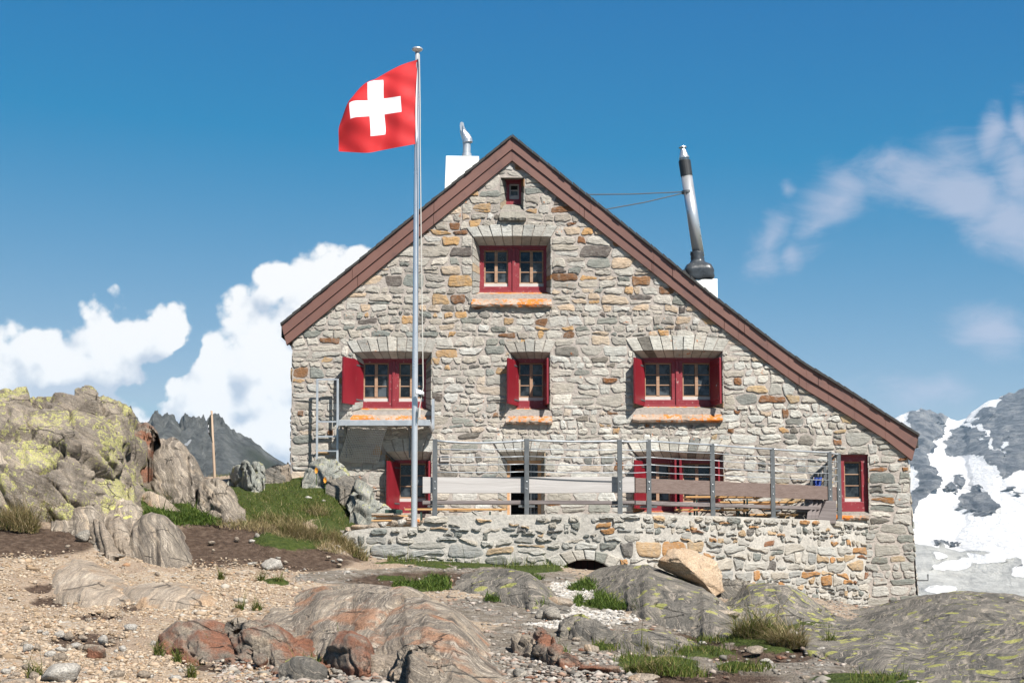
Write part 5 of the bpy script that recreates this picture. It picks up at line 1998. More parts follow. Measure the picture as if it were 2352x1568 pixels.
# safety net hanging from a rod under the platform
mb = MB()
a, b = F(798, 979, -.5), F(891, 979, -.5)
mb.tube([a, b], .016, 6); mb.build('net_rod', [M['galv']], plat)
mb = MB()
A, B_, Cc, D_ = F(800, 981, -.5), F(889, 981, -.5), F(866, 1062, -.12), F(781, 1060, -.12)


def netp(f, h):
    p_ = A.lerp(B_, f).lerp(D_.lerp(Cc, f), h)
    return p_ + Vector((.02 * math.sin(h * 5 + f * 3), -.05 * math.sin(h * PI), .012 * math.sin(f * 9)))


NX, NZ = 22, 20
for i in range(NX + 1):
    mb.tube([netp(i / NX, h) for h in np.linspace(0, 1, 8)], .006, 3, cap=False)
for j in range(NZ + 1):
    mb.tube([netp(f, j / NZ) for f in np.linspace(0, 1, 6)], .006, 3, cap=False)
mb.build('net', [M['galv']], plat)

# ---------------------------------------------------------------- flagpole and flag
FP0, FP1 = W(951, 1210, 28.25), W(958.5, 120, 28.25)
pole = thing('flagpole', 'tall shiny metal flagpole standing on the low end of the terrace wall', 'flagpole', FP0)
mb = MB()
q = [FP0 - Vector((0, 0, .3)), FP0, FP0.lerp(FP1, .5), FP0.lerp(FP1, .8), FP1]
mb.tube(q, [.062, .062, .056, .050, .042], 20)
mb.build('pole', [M['alu']], pole, smooth=True)
mb = MB()
z = FP1
mb.tube([z, z + Vector((0, 0, .02)), z + Vector((0, 0, .035)), z + Vector((0, 0, .06)), z + Vector((0, 0, .085)), z + Vector((0, 0, .095))], [.05, .05, .10, .115, .09, .04], 18)
mb.build('finial', [M['alu']], pole, smooth=True)
mb = MB()
s0 = W(963, 125, 28.15)
pts = [s0, W(965, 250, 28.1), W(965, 330, 28.1), W(968, 600, 28.1), W(972, 890, 28.1), W(962, 945, 28.1)]
mb.tube(pts, .011, 6)
mb.tube([W(962, 945, 28.1), W(961, 960, 28.12), W(958, 970, 28.16)], .009, 6)
mb.build('halyard', [M['rope']], pole)
mb = MB()
p_ = W(962.5, 948, 28.16)
mb.box((p_.x - .035, p_.y - .03, p_.z - .1), (p_.x + .03, p_.y + .03, p_.z + .1))
mb.build('cleat', [M['drip']], pole, bevel=.015)
mb = MB()                                                   # pale rag tied to the rope
g_ = []
for i in range(7):
    for j in range(7):
        f, h = i / 6, j / 6
        p_ = W(955 + f * 19 - 0, 893 + h * (12 - 5 * f) + f * f * 9, 28.08)
        g_.append((p_.x, p_.y + .03 * math.sin(f * 4 + h * 3), p_.z + .02 * mn.noise(Vector((f * 3, h * 3, 1)))))
mb.add(g_, [(i * 7 + j, (i + 1) * 7 + j, (i + 1) * 7 + j + 1, i * 7 + j + 1) for i in range(6) for j in range(6)])
o_ = mb.build('rag', [M['cloth_white']], smooth=True)
md = o_.modifiers.new('t', 'SOLIDIFY'); md.thickness = .01
rebase(o_, W(964, 905, 28.08))
tag(o_, 'small white cloth tied to the flag rope beside the left window', 'cloth')

# flag cloth: control net of measured points (s from the pole, t from the lower edge)
SS = [0, .1875, .40625, .59375, .8125, 1.0]
TT = [0, .1875, .40625, .59375, .8125, 1.0]
CTRL = {  # rows by t, columns by s
    0: [(954, 331), (916, 338), (874, 346), (847, 351), (812, 350), (778, 348)],
    1: [(955, 294), (921, 300), (885, 309), (851, 313), (810, 316), (778, 325)],
    2: [(956, 252), (922, 257), (883, 263), (849, 267), (805, 273), (778, 296)],
    3: [(957, 216), (920, 221), (881, 227), (845, 231), (802, 237), (783, 278)],
    4: [(959, 174), (920, 181), (880, 184), (844, 190), (808, 225), (790, 262)],
    5: [(960, 137), (921, 150), (874, 175), (842, 195), (812, 222), (792, 258)],
}
DEP = [[0, -.02, .05, -.04, .02, .10], [0, -.05, .04, -.06, .0, .14], [0, -.06, .02, -.07, -.05, .10], [0, -.05, .03, -.05, -.02, .22], [0, -.03, .05, .0, .12, .42], [0, .02, .10, .12, .26, .55]]


def cubic_interp(xs, ys, x):
    ys = np.asarray(ys, float)
    m_ = np.gradient(ys, xs, axis=0)
    k = np.clip(np.searchsorted(xs, x) - 1, 0, len(xs) - 2)
    h = xs[k + 1] - xs[k]
    t_ = (x - xs[k]) / h
    return ((2 * t_ ** 3 - 3 * t_ ** 2 + 1) * ys[k] + (t_ ** 3 - 2 * t_ ** 2 + t_) * h * m_[k] + (-2 * t_ ** 3 + 3 * t_ ** 2) * ys[k + 1] + (t_ ** 3 - t_ ** 2) * h * m_[k + 1])


def subdiv(bp, n):
    r = []
    for a, b in zip(bp[:-1], bp[1:]):
        r += list(np.linspace(a, b, n, endpoint=False))
    return r + [bp[-1]]


ss, ts = subdiv(SS, 8), subdiv(TT, 8)
net = np.array([[(*CTRL[i][j], DEP[i][j]) for j in range(6)] for i in range(6)], float)
xsn = np.array(SS); ysn = np.array(TT)
vs = []
for s_ in ss:
    colm = np.array([cubic_interp(xsn, net[i], s_) for i in range(6)])
    for t_ in ts:
        px, py, dp = cubic_interp(ysn, colm, t_)
        dp += .018 * math.sin(s_ * 14 + t_ * 5) * s_ + .012 * math.sin((s_ * .6 + (1 - t_)) * 22) * (1 - .6 * s_)
        vs.append(W(px, py, 28.2 + dp))
nt_ = len(ts)
mb = MB()
fs0, fs1 = [], []
for i in range(len(ss) - 1):
    for j in range(nt_ - 1):
        sc_, tc_ = (ss[i] + ss[i + 1]) / 2, (ts[j] + ts[j + 1]) / 2
        cross = (.1875 < sc_ < .8125 and .40625 < tc_ < .59375) or (.40625 < sc_ < .59375 and .1875 < tc_ < .8125)
        f_ = (i * nt_ + j, (i + 1) * nt_ + j, (i + 1) * nt_ + j + 1, i * nt_ + j + 1)
        (fs1 if cross else fs0).append(f_)
mb.v = [tuple(v_) for v_ in vs]
for f_ in fs0:
    mb.f.append(f_); mb.m.append(0); mb.c.append((1, 1, 1))
for f_ in fs1:
    mb.f.append(f_); mb.m.append(1); mb.c.append((1, 1, 1))
fo = mb.build('flag', [M['cloth_red'], M['cloth_white']], smooth=True)
rebase(fo, W(957, 331, 28.2))
tag(fo, 'red flag with a white cross flying at the top of the flagpole', 'flag')
hb = MB()                                                   # white hoist band
for k in range(12):
    t0, t1 = k / 12, (k + 1) / 12
    f0, f1 = (955.5 + 4.8 * t0 - 3.2 * math.sin(t0 * PI), 331 - 194 * t0), (955.5 + 4.8 * t1 - 3.2 * math.sin(t1 * PI), 331 - 194 * t1)
    w0, w1 = 5.5 * math.sin(t0 * PI) ** .5 + .6, 5.5 * math.sin(t1 * PI) ** .5 + .6
    hb.quad(W(f0[0], f0[1], 28.18), W(f0[0] + w0, f0[1], 28.17), W(f1[0] + w1, f1[1], 28.17), W(f1[0], f1[1], 28.18))
o_ = hb.build('hoist_band', [M['cloth_white']], fo)

# ---------------------------------------------------------------- thin wooden pole with a black banner on the left
b0, b1 = W(493, 1092, 34.0), W(486, 943, 34.0)
o_ = MB(); o_.tube([b0 - Vector((0, 0, .3)), b0, b1], [.034, .034, .024], 8)
bp = o_.build('banner_pole', [M['polewood']], smooth=True); rebase(bp, b0)
tag(bp, 'thin bare wooden pole standing on the grassy crest', 'pole')
mb = MB()
g_ = []
for i in range(6):
    for j in range(12):
        f, h = i / 5, j / 11
        wpx = (3.5 + 7.5 * math.sin(min(1, h * 1.25) * PI * .75)) * (1 - .75 * max(0, h - .62) / .38)
        p_ = W(486.3 + h * 3 - f * wpx, 950 + h * 66 + f * 5 * (1 - h), 34.0)
        g_.append((p_.x, p_.y - .03 + .05 * math.sin(f * 6 + h * 2), p_.z))
mb.add(g_, [(i * 12 + j, (i + 1) * 12 + j, (i + 1) * 12 + j + 1, i * 12 + j + 1) for i in range(5) for j in range(11)])
for k, f_ in enumerate(mb.f):
    i, j = divmod(k, 11)
    if i >= 3 and 4 <= j <= 6 and not (i == 3 and j == 5):
        mb.m[k] = 1
o_ = mb.build('banner', [M['cloth_black'], M['cloth_white']], smooth=True)
md = o_.modifiers.new('t', 'SOLIDIFY'); md.thickness = .008
rebase(o_, W(488, 1016, 34))
tag(o_, 'limp black banner with a white mark hanging on the thin wooden pole', 'banner')
# small iron hook at the far right foot of the hut wall
mb = MB()
p_ = F(2106, 1332, -.02)
mb.tube([p_, p_ + Vector((.24, -.05, .0)), p_ + Vector((.24, -.05, .14))], .018, 6)
mb.build('wall_hook', [M['post']], house)


# ---------------------------------------------------------------- rock outcrops
GREYS = [(.115, .108, .096), (.19, .178, .158), (.265, .245, .215), (.36, .33, .29)]
BROWN = [(.12, .10, .082), (.21, .18, .15), (.285, .245, .20), (.39, .34, .28)]
GREEN = [(.13, .135, .12), (.22, .23, .21), (.30, .31, .285), (.40, .40, .37)]
TANS = [(.22, .18, .14), (.34, .28, .22), (.43, .36, .29), (.52, .45, .37)]
M['rock_lichen'] = rock_mat('lichened_rock', BROWN, (-.2, -.5, 0), 10, .6, .15, lichen=.60, joint=1.5, black=.4, veins=.15, lift=1.28)
M['rock_lichen2'] = rock_mat('spotted_rock', BROWN, (-.2, -1.0, 0), 12, .7, .12, spots=.45, black=.25, veins=.4, lift=1.52)
M['rock_fold'] = rock_mat('folded_rock', BROWN, (-.2, -.85, 0), 9, .8, .42, black=.3, veins=.75, lift=1.22)
M['rock_band'] = rock_mat('banded_rock', BROWN, (-.25, -.42, 0), 17, .95, .04, rust=.42, black=.4, veins=.7, rustcol=(.33, .16, .085), lift=1.28)
M['rock_rust'] = rock_mat('rusty_rock', BROWN, (-.2, -.4, 0), 9, .6, .2, rust=.85, black=.4, veins=.1, rustcol=(.225, .095, .055), lift=1.15)
M['rock_slab'] = rock_mat('grey_green_slab', TANS, (-.2, -.9, 0), 12, .7, .2, rust=.3, black=.25, veins=.35, rustcol=(.42, .26, .14), lift=1.2)
M['rock_dark'] = rock_mat('dark_slab', GREYS, (-.3, -.30, 0), 15, .85, .06, spots=.26, black=.8, veins=.75, lift=0.92)
M['rock_spots'] = rock_mat('yellow_spotted_slab', GREYS, (-.3, -.25, 0), 14, .85, .10, spots=.72, black=.6, veins=.8, lift=0.98)
M['rock_orange'] = rock_mat('orange_boulder_rock', [(.50, .33, .20), (.60, .44, .30), (.68, .53, .38), (.74, .61, .47)], (.2, .6, 0), 6, .3, .3, rust=.25, black=.12, veins=0, rustcol=(.42, .17, .04))
M['rock_white'] = rock_mat('pale_quartz', [(.40, .37, .32), (.52, .48, .43), (.60, .57, .52), (.68, .65, .61)], (.2, .6, 0), 6, .25, .3, black=.12, veins=0)
M['rock_tan'] = rock_mat('tan_stone', TANS, (.2, .4, 0), 8, .4, .3, rust=.18, black=.15, veins=.1, rustcol=(.42, .22, .09))
M['rock_grey'] = rock_mat('grey_stone', GREYS, (.2, .4, 0), 10, .5, .3, black=.2, veins=.3, lift=1.59)
M['rock_upright'] = rock_mat('upright_slab', GREEN, (0, 1.35, .1), 10, .6, .3, lichen=.12, black=.2, veins=.4, lift=1.28)


def outcrop(name, label, cat, top, bot, depth, mat, bulge=.7, n=(90, 60), amp=.10, freq=1.0, crack=0.0, cfreq=.8, strata=0.0, sdir=(.3, .2, 1), sfreq=5.0, seed=0, back=1.6, group=None, dy=0.0, tilt=0.0, flush=0.0, ymax=32.0):
    """rock lofted from the line where it meets the soil up to its crest and down behind"""
    nu, nv = n
    uu = np.linspace(0, 1, nu)

    def poly(p):
        p = np.array(p, float)
        return np.interp(np.linspace(p[0, 0], p[-1, 0], nu), p[:, 0], p[:, 1]), np.linspace(p[0, 0], p[-1, 0], nu)
    tpy, tpx = poly(top)
    bpy_, bpx = poly(bot)
    rows = []
    B = np.array([tuple(ground_hit(a, b)) for a, b in zip(bpx, bpy_)])
    # keep the foot line from jumping
    yb = np.minimum(B[:, 1] + dy, ymax)
    for _ in range(6):
        yb[1:-1] = (yb[:-2] + 2 * yb[1:-1] + yb[2:]) / 4
    ends = np.minimum(1, np.minimum(uu, 1 - uu) * 6 + .25)
    yc = yb + depth * ends + tilt * (uu - .5)
    BP = np.array([tuple(W(a, b, y_)) for a, b, y_ in zip(bpx, bpy_, yb)])
    if flush:                                             # lies in the slope: the far edge is where the slope itself is
        TP = np.array([tuple(ground_hit(a, b)) for a, b in zip(tpx, tpy)])
        for _ in range(6):
            TP[1:-1] = (TP[:-2] + 2 * TP[1:-1] + TP[2:]) / 4
    else:
        TP = np.array([tuple(W(a, b, y_)) for a, b, y_ in zip(tpx, tpy, yc)])
    vs = np.concatenate([np.linspace(0, 1, int(nv * .68)), 1 + np.linspace(0, 1, nv - int(nv * .68) + 1)[1:]])
    grid = np.zeros((nu, len(vs), 3))
    for j, v_ in enumerate(vs):
        if v_ <= 1:
            th = v_ * PI / 2
            s = (1 - bulge) * v_ + bulge * math.sin(th)
            yf = (1 - bulge) * v_ + bulge * (1 - math.cos(th))
            p = BP * (1 - s) + TP * s
            p[:, 1] = BP[:, 1] * (1 - yf) + TP[:, 1] * yf
            p[:, 0] = (BP[:, 0] / BP[:, 1] * (1 - s) + TP[:, 0] / TP[:, 1] * s) * p[:, 1]
            # keep the height line of sight through the depth
        else:
            q = v_ - 1
            p = TP.copy()
            p[:, 1] = TP[:, 1] + back * depth * q
            drop = (TP[:, 2] - BP[:, 2] + .5) * (1 - math.cos(q * PI / 2))
            p[:, 2] = TP[:, 2] - drop
        grid[:, j] = p
    if flush:
        k = np.sin(np.clip(np.arange(len(vs)) / (nv * .68), 0, 1) * PI)[None, :] * np.sin(uu * PI)[:, None] ** .6
        e_ = np.minimum(sm(np.clip(np.arange(len(vs)) / (nv * .68), 0, 1), 0, .22) * sm(np.clip(np.arange(len(vs)) / (nv * .68), 0, 1), 1, .8), 1)[None, :] * (sm(uu, 0, .14) * sm(uu, 1, .86))[:, None]
        grid[..., 2] += flush * k + .006 - .075 * (1 - e_)
    # buried skirt
    sk = grid[:, :1].copy(); sk[:, :, 2] -= .8; sk[:, :, 1] += .05
    grid = np.concatenate([sk, grid], 1)
    X, Y, Z = grid[..., 0], grid[..., 1], grid[..., 2]
    du = np.gradient(grid, axis=0); dv = np.gradient(grid, axis=1)
    nrm = np.cross(du, dv)
    nrm /= np.maximum(np.linalg.norm(nrm, axis=-1, keepdims=True), 1e-9)
    amp *= .6; strata *= .4
    d = amp * fbm(X * freq, Y * freq, Z * freq * 1.2, 5, seed)
    d = d + (amp * .5 if crack > .03 else 0) * (1 - 2 * np.abs(fbm(X * freq * 1.7, Y * freq * 1.7, Z * freq * 1.7, 3, seed + 3)))
    if crack:
        wx, wy, wz = (.13 * fbm(X * 1.2 + k * 7, Y * 1.2, Z * 1.2, 3, seed + 40 + k) for k in range(3))
        cd, sd_ = math.cos(.62), math.sin(.62)
        XA, ZA = X * cd - Z * sd_, X * sd_ + Z * cd
        f1, f2, rid, tl = cells((XA + wx) * cfreq * .62, (Y + wy) * cfreq, (ZA + wz) * cfreq * 1.7, seed + 5)
        d = d + crack * (rid - .5) * 1.2 - crack * 1.1 * (1 - sm(f2 - f1, .0, .09)) + crack * .35 * (.5 - f1)
        g1, g2, rid2, tl2 = cells((XA + wx * .5) * cfreq * 1.7, (Y + wy * .5) * cfreq * 2.9, (ZA + wz * .5) * cfreq * 4.6, seed + 6)
        d = d + crack * 2.2 * tl + crack * .9 * tl2
        d = d + crack * .25 * (rid2 - .5) - crack * .25 * (1 - sm(g2 - g1, .0, .2))
    if strata:
        a = np.array(sdir, float); a /= np.linalg.norm(a)
        c = X * a[0] + Y * a[1] + Z * a[2] + .07 * fbm(X * .7, Y * .7, Z * .7, 3, seed + 9)
        saw = (c * sfreq) % 1.0
        idx = np.floor(c * sfreq)
        d = d + strata * (saw - .5) * (.5 + .8 * vnoise(idx * 3.7, idx * 1.3, 0, seed + 8)) + strata * .8 * vnoise(c * sfreq * 3.1, X * .4, Y * .4, seed + 11)
    fade = np.minimum(1, np.minimum(np.arange(nu), np.arange(nu)[::-1]) / 4.0)[:, None]
    grid = grid + nrm * (d * (.25 + .75 * fade))[..., None]
    vv_ = grid.reshape(-1, 3)
    o = np_mesh(name, vv_, grid_faces(nu, grid.shape[1]), M[mat], True)
    base = BP[nu // 2]
    rebase(o, base)
    tag(o, label, cat, group)
    return o


OC = 'rock outcrop'
# --- left hill, back to front
outcrop('rock_outcrop', 'huge rounded outcrop crusted with yellow lichen at the left edge of the picture', OC,
        [(-420, 985), (-250, 930), (-100, 912), (0, 905), (40, 902), (110, 906), (160, 908), (215, 905), (255, 907), (275, 916), (288, 940), (292, 965), (296, 1000), (302, 1060), (312, 1110)],
        [(-420, 1215), (-200, 1205), (0, 1200), (80, 1200), (160, 1205), (230, 1195), (270, 1185), (312, 1160)], 2.9, 'rock_lichen', .6, (240, 170), .14, .8, .17, .8, .07, (.5, .3, 1), 2.6, 1)
outcrop('rock_outcrop', 'block with an orange face tucked right of the big lichen outcrop', OC,
        [(288, 985), (300, 976), (335, 974), (352, 985), (360, 1012), (352, 1040)], [(288, 1060), (310, 1062), (340, 1060), (352, 1050)], .9, 'rock_rust', .8, (50, 40), .06, 1.6, .06, 1.6, 0, seed=2, ymax=30.0)
outcrop('rock_outcrop', 'rounded boulder outcrop with strongly folded pale bands below the crest', OC,
        [(298, 1065), (308, 1030), (330, 1014), (360, 1008), (400, 1007), (422, 1022), (438, 1048), (446, 1090), (450, 1130), (450, 1165)],
        [(298, 1120), (330, 1130), (370, 1150), (410, 1162), (450, 1172)], 2.2, 'rock_fold', .5, (100, 90), .07, .9, .03, .7, .03, (.8, .2, .5), 5, 3)
outcrop('rock_outcrop', 'steep striped slab spotted with yellow lichen at the left border', OC,
        [(-300, 1060), (-150, 1000), (-60, 985), (0, 995), (25, 1012), (50, 1050), (70, 1095), (88, 1140), (92, 1180)],
        [(-300, 1215), (-100, 1200), (0, 1192), (50, 1190), (92, 1192)], 1.4, 'rock_lichen2', .45, (90, 70), .10, .9, .05, .8, .05, (.8, .1, .6), 5, 4)
outcrop('rock_outcrop', 'rounded pinkish boulder wedged between slabs of the left hill', OC,
        [(84, 1110), (92, 1060), (110, 1042), (128, 1046), (148, 1070), (158, 1110), (162, 1140)], [(84, 1140), (110, 1150), (140, 1160), (162, 1165)], .9, 'rock_fold', .8, (50, 44), .08, 1.3, .05, 1.2, 0, seed=5, dy=.2)
outcrop('rock_outcrop', 'jointed grey outcrop in the middle of the left hill with scattered lichen', OC,
        [(140, 1120), (150, 1075), (172, 1040), (205, 1030), (238, 1040), (262, 1062), (288, 1085), (304, 1115), (308, 1165)],
        [(140, 1195), (180, 1200), (230, 1205), (270, 1205), (308, 1200)], 2.3, 'rock_lichen', .45, (110, 90), .10, 1.0, .06, 1.0, .04, (.7, .2, .6), 4, 6, dy=.1)
outcrop('rock_outcrop', 'dark wedge block standing in a cleft of the left hill', OC,
        [(146, 1085), (160, 1060), (180, 1062), (196, 1085), (204, 1120)], [(146, 1130), (170, 1138), (204, 1138)], .5, 'rock_dark', .4, (36, 30), .05, 1.6, .06, 1.6, 0, seed=8, dy=-.2)
outcrop('rock_outcrop', 'long striped slab sliding down from the left hill to the gravel', OC,
        [(118, 1190), (140, 1150), (175, 1135), (205, 1150), (228, 1180), (250, 1215), (272, 1262)], [(118, 1215), (160, 1222), (200, 1240), (235, 1272), (272, 1272)], 1.7, 'rock_fold', .35, (90, 70), .06, 1.2, .03, 1.0, .05, (.95, .1, .35), 6, 9)
outcrop('rock_outcrop', 'lichened shoulder above the smooth striped dome', OC,
        [(232, 1190), (248, 1155), (275, 1140), (300, 1150), (316, 1175), (330, 1215)], [(232, 1215), (260, 1225), (300, 1235), (330, 1240)], 1.4, 'rock_lichen2', .5, (60, 60), .06, 1.2, .04, 1.1, .03, seed=10)
outcrop('rock_outcrop', 'pale tan striped plate leaning at the foot of the left hill', OC,
        [(203, 1205), (215, 1190), (235, 1200), (252, 1228), (270, 1262), (274, 1274)], [(203, 1218), (222, 1245), (245, 1274), (274, 1278)], .55, 'rock_tan', .35, (50, 44), .03, 1.5, .02, 1.0, .035, (.9, .1, .45), 9, 11, dy=-.3)
outcrop('rock_outcrop', 'ochre ribbed rock between the two striped slabs', OC,
        [(236, 1205), (252, 1180), (272, 1185), (290, 1215), (304, 1250), (308, 1272)], [(236, 1230), (262, 1262), (285, 1275), (308, 1280)], 1.0, 'rock_tan', .4, (50, 50), .05, 1.5, .03, 1.5, .05, (.95, .1, .2), 8, 12, dy=-.1)
outcrop('rock_outcrop', 'smooth striped whaleback dome at the foot of the left hill', OC,
        [(298, 1240), (306, 1205), (325, 1182), (348, 1174), (375, 1182), (400, 1205), (425, 1245), (440, 1280), (442, 1292)],
        [(298, 1272), (330, 1292), (370, 1302), (410, 1306), (442, 1298)], 1.8, 'rock_fold', .6, (110, 90), .045, .9, 0, 1, .03, (.75, .1, .6), 6, 13)
outcrop('rock_outcrop', 'rough grey and tan boulder in the green slope left of the hut', OC,
        [(452, 1160), (458, 1115), (475, 1098), (500, 1100), (520, 1118), (545, 1140), (562, 1172), (566, 1195)], [(452, 1180), (480, 1196), (520, 1205), (566, 1200)], 1.7, 'rock_fold', .5, (90, 70), .09, 1.2, .06, 1.1, .04, (.7, .1, .6), 5, 14)
outcrop('rock_outcrop', 'flat grey slab in moss below the folded boulder', OC,
        [(320, 1130), (345, 1125), (375, 1140), (400, 1160), (415, 1172)], [(320, 1145), (350, 1165), (385, 1176), (415, 1178)], .4, 'rock_slab', .4, (50, 30), .03, 1.4, .02, 1.0, .02, seed=15, dy=-.2)
# --- upright slabs by the hut
for (tp, bt, lab, sd, mt) in [
    ([(522, 1105), (538, 1072), (556, 1064), (566, 1085), (576, 1118)], [(522, 1115), (545, 1122), (576, 1130)], 'leftmost upright grey slab on the grassy crest', 16, 'rock_upright'),
    ([(552, 1090), (560, 1062), (578, 1066), (590, 1095), (598, 1130)], [(552, 1120), (575, 1134), (598, 1138)], 'tilted upright slab between its two neighbours on the crest', 17, 'rock_upright'),
    ([(578, 1085), (584, 1062), (600, 1066), (606, 1085), (608, 1125)], [(578, 1125), (592, 1130), (608, 1132)], 'right-hand upright slab of the group on the crest', 18, 'rock_upright'),
    ([(600, 1085), (616, 1070), (640, 1066), (652, 1080), (656, 1095)], [(600, 1096), (630, 1098), (656, 1098)], 'low dark stone on the crest beside the hut corner', 19, 'rock_dark'),
    ([(632, 1082), (645, 1068), (662, 1060), (666, 1075), (666, 1098)], [(632, 1096), (650, 1098), (666, 1100)], 'brown block touching the left corner of the hut', 20, 'rock_tan'),
]:
    outcrop('standing_stone', lab, 'rock', tp, bt, .35, mt, .35, (40, 34), .05, 1.5, .05, 1.3, .012, (1, .1, .15), 5, sd, ymax=32.2)
outcrop('rock_outcrop', 'lichened rock under the foot of the steel ladder', OC,
        [(694, 1105), (712, 1068), (735, 1052), (770, 1052), (795, 1068), (812, 1100), (815, 1125)], [(694, 1110), (730, 1120), (780, 1125), (815, 1130)], .8, 'rock_upright', .6, (70, 50), .08, 1.4, .07, 1.3, .015, (.8, .2, .5), 6, 21, ymax=31.4)
outcrop('rock_outcrop', 'dark shadowy block in the grass in front of the hut', OC,
        [(748, 1118), (755, 1098), (790, 1092), (812, 1092), (826, 1105), (830, 1140)], [(748, 1122), (780, 1124), (806, 1122), (830, 1160)], .7, 'rock_dark', .25, (50, 40), .05, 1.4, .05, 1.4, 0, seed=22, ymax=30.9)
outcrop('rock_outcrop', 'tall leaning grey slab at the left end of the terrace', OC,
        [(802, 1200), (808, 1140), (822, 1105), (838, 1112), (860, 1140), (885, 1160), (905, 1180), (908, 1200)], [(802, 1208), (840, 1212), (880, 1210), (908, 1208)], .6, 'rock_upright', .45, (70, 60), .07, 1.2, .06, 1.0, .02, (.9, .1, .35), 6, 23, ymax=30.2)
# --- foreground slabs
outcrop('rock_slab', 'flat grey green slab nearly flush with the pale gravel', 'rock slab',
        [(105, 1335), (128, 1290), (170, 1272), (215, 1278), (250, 1298), (285, 1325), (330, 1345)], [(105, 1368), (150, 1395), (200, 1402), (260, 1400), (300, 1392), (330, 1360)], 2.3, 'rock_slab', .15, (150, 110), .085, 1.0, 0, .6, .02, (.6, .1, .7), 5, 24, flush=.02)
outcrop('rock_slab', 'blue grey rippled slab in the middle of the gravel', 'rock slab',
        [(262, 1362), (285, 1346), (340, 1336), (400, 1335), (445, 1342), (475, 1362), (515, 1378)], [(262, 1372), (300, 1388), (350, 1402), (420, 1404), (470, 1398), (515, 1390)], 1.4, 'rock_slab', .3, (130, 80), .06, 1.1, 0, .7, .03, (.9, .1, .3), 6, 25, flush=.07)
outcrop('rock_outcrop', 'broad low rock crossed by the path in front of the terrace', OC,
        [(1030, 1345), (1060, 1318), (1110, 1305), (1170, 1306), (1215, 1318), (1262, 1352), (1300, 1382), (1315, 1400)], [(1030, 1352), (1080, 1362), (1140, 1380), (1200, 1400), (1260, 1418), (1315, 1410)], 2.6, 'rock_dark', .5, (120, 90), .06, .7, .015, .6, .04, (.5, .3, .8), 5, 26)
outcrop('rock_outcrop', 'large dark slab with yellow lichen patches below the orange boulder', OC,
        [(1330, 1322), (1355, 1314), (1385, 1304), (1430, 1294), (1490, 1297), (1550, 1320), (1620, 1350), (1680, 1392), (1720, 1425), (1738, 1448)],
        [(1330, 1328), (1350, 1350), (1375, 1372), (1410, 1392), (1480, 1425), (1560, 1452), (1650, 1470), (1738, 1462)], 4.2, 'rock_dark', .5, (180, 130), .05, .5, .012, .5, .04, (.4, .4, .8), 4, 27)
outcrop('rock_outcrop', 'rounded dark rock in front of the hut corner, right of the orange boulder', OC,
        [(1660, 1400), (1690, 1370), (1720, 1344), (1760, 1340), (1810, 1345), (1860, 1370), (1905, 1400), (1925, 1425)], [(1660, 1415), (1720, 1435), (1790, 1442), (1860, 1440), (1925, 1436)], 2.6, 'rock_spots', .6, (120, 90), .06, .7, .015, .6, .04, (.4, .4, .8), 4, 28)
outcrop('rock_outcrop', 'low dark rock lying behind the orange boulder against the wall foot', OC,
        [(1600, 1365), (1640, 1335), (1690, 1328), (1740, 1345), (1790, 1362)], [(1600, 1385), (1660, 1395), (1720, 1396), (1790, 1390)], 1.2, 'rock_dark', .7, (70, 50), .07, .9, .04, .7, .03, seed=29, dy=.8)
outcrop('rock_outcrop', 'wide crest of dark rock at the right, in front of the snowy valley', OC,
        [(1840, 1425), (1900, 1405), (1990, 1398), (2060, 1392), (2110, 1380), (2150, 1372), (2200, 1364), (2260, 1360), (2330, 1364), (2400, 1380), (2600, 1390), (2800, 1420)],
        [(1840, 1440), (1950, 1470), (2050, 1490), (2150, 1500), (2300, 1500), (2500, 1500), (2800, 1500)], 5.0, 'rock_dark', .5, (190, 110), .12, .5, .02, .45, .04, (.3, .5, .8), 3, 30)
outcrop('rock_outcrop', 'smooth brown slab dotted with yellow lichen in the lower right corner', OC,
        [(1800, 1452), (1850, 1436), (1930, 1432), (2010, 1442), (2075, 1462), (2120, 1478), (2180, 1462), (2260, 1440), (2352, 1428), (2500, 1430), (2800, 1450)],
        [(1800, 1462), (1860, 1500), (1930, 1530), (2000, 1556), (2080, 1580), (2250, 1600), (2500, 1610), (2800, 1610)], 4.8, 'rock_spots', .35, (200, 140), .09, .5, .012, .5, .04, (.35, .45, .8), 4, 31)
outcrop('rock_outcrop', 'great banded slab sweeping through the centre foreground', OC,
        [(590, 1418), (625, 1385), (680, 1362), (740, 1345), (800, 1342), (870, 1344), (930, 1356), (985, 1378), (1040, 1402), (1090, 1440), (1140, 1480), (1190, 1525), (1235, 1575)],
        [(590, 1430), (640, 1478), (700, 1500), (760, 1512), (830, 1535), (900, 1560), (980, 1590), (1080, 1605), (1235, 1610)], 5.2, 'rock_band', .3, (240, 170), .09, .55, .028, .45, .03, (.5, .25, .8), 5.5, 32)
outcrop('rock_outcrop', 'smooth rounded nose under the left flank of the banded slab', OC,
        [(735, 1500), (748, 1468), (775, 1452), (805, 1452), (835, 1470), (850, 1505), (852, 1530)], [(735, 1512), (770, 1528), (810, 1538), (852, 1540)], .75, 'rock_rust', .8, (60, 50), .05, 1.2, .03, 1, .03, seed=33, dy=-.4)
outcrop('rock_outcrop', 'violet grey block breaking off the front of the banded slab', OC,
        [(905, 1535), (918, 1480), (945, 1462), (985, 1478), (1010, 1510), (1020, 1545)], [(905, 1560), (945, 1572), (990, 1575), (1020, 1570)], .8, 'rock_band', .55, (60, 56), .06, 1.2, .07, 1.2, .05, (.6, .2, .7), 6, 34, dy=-.5)
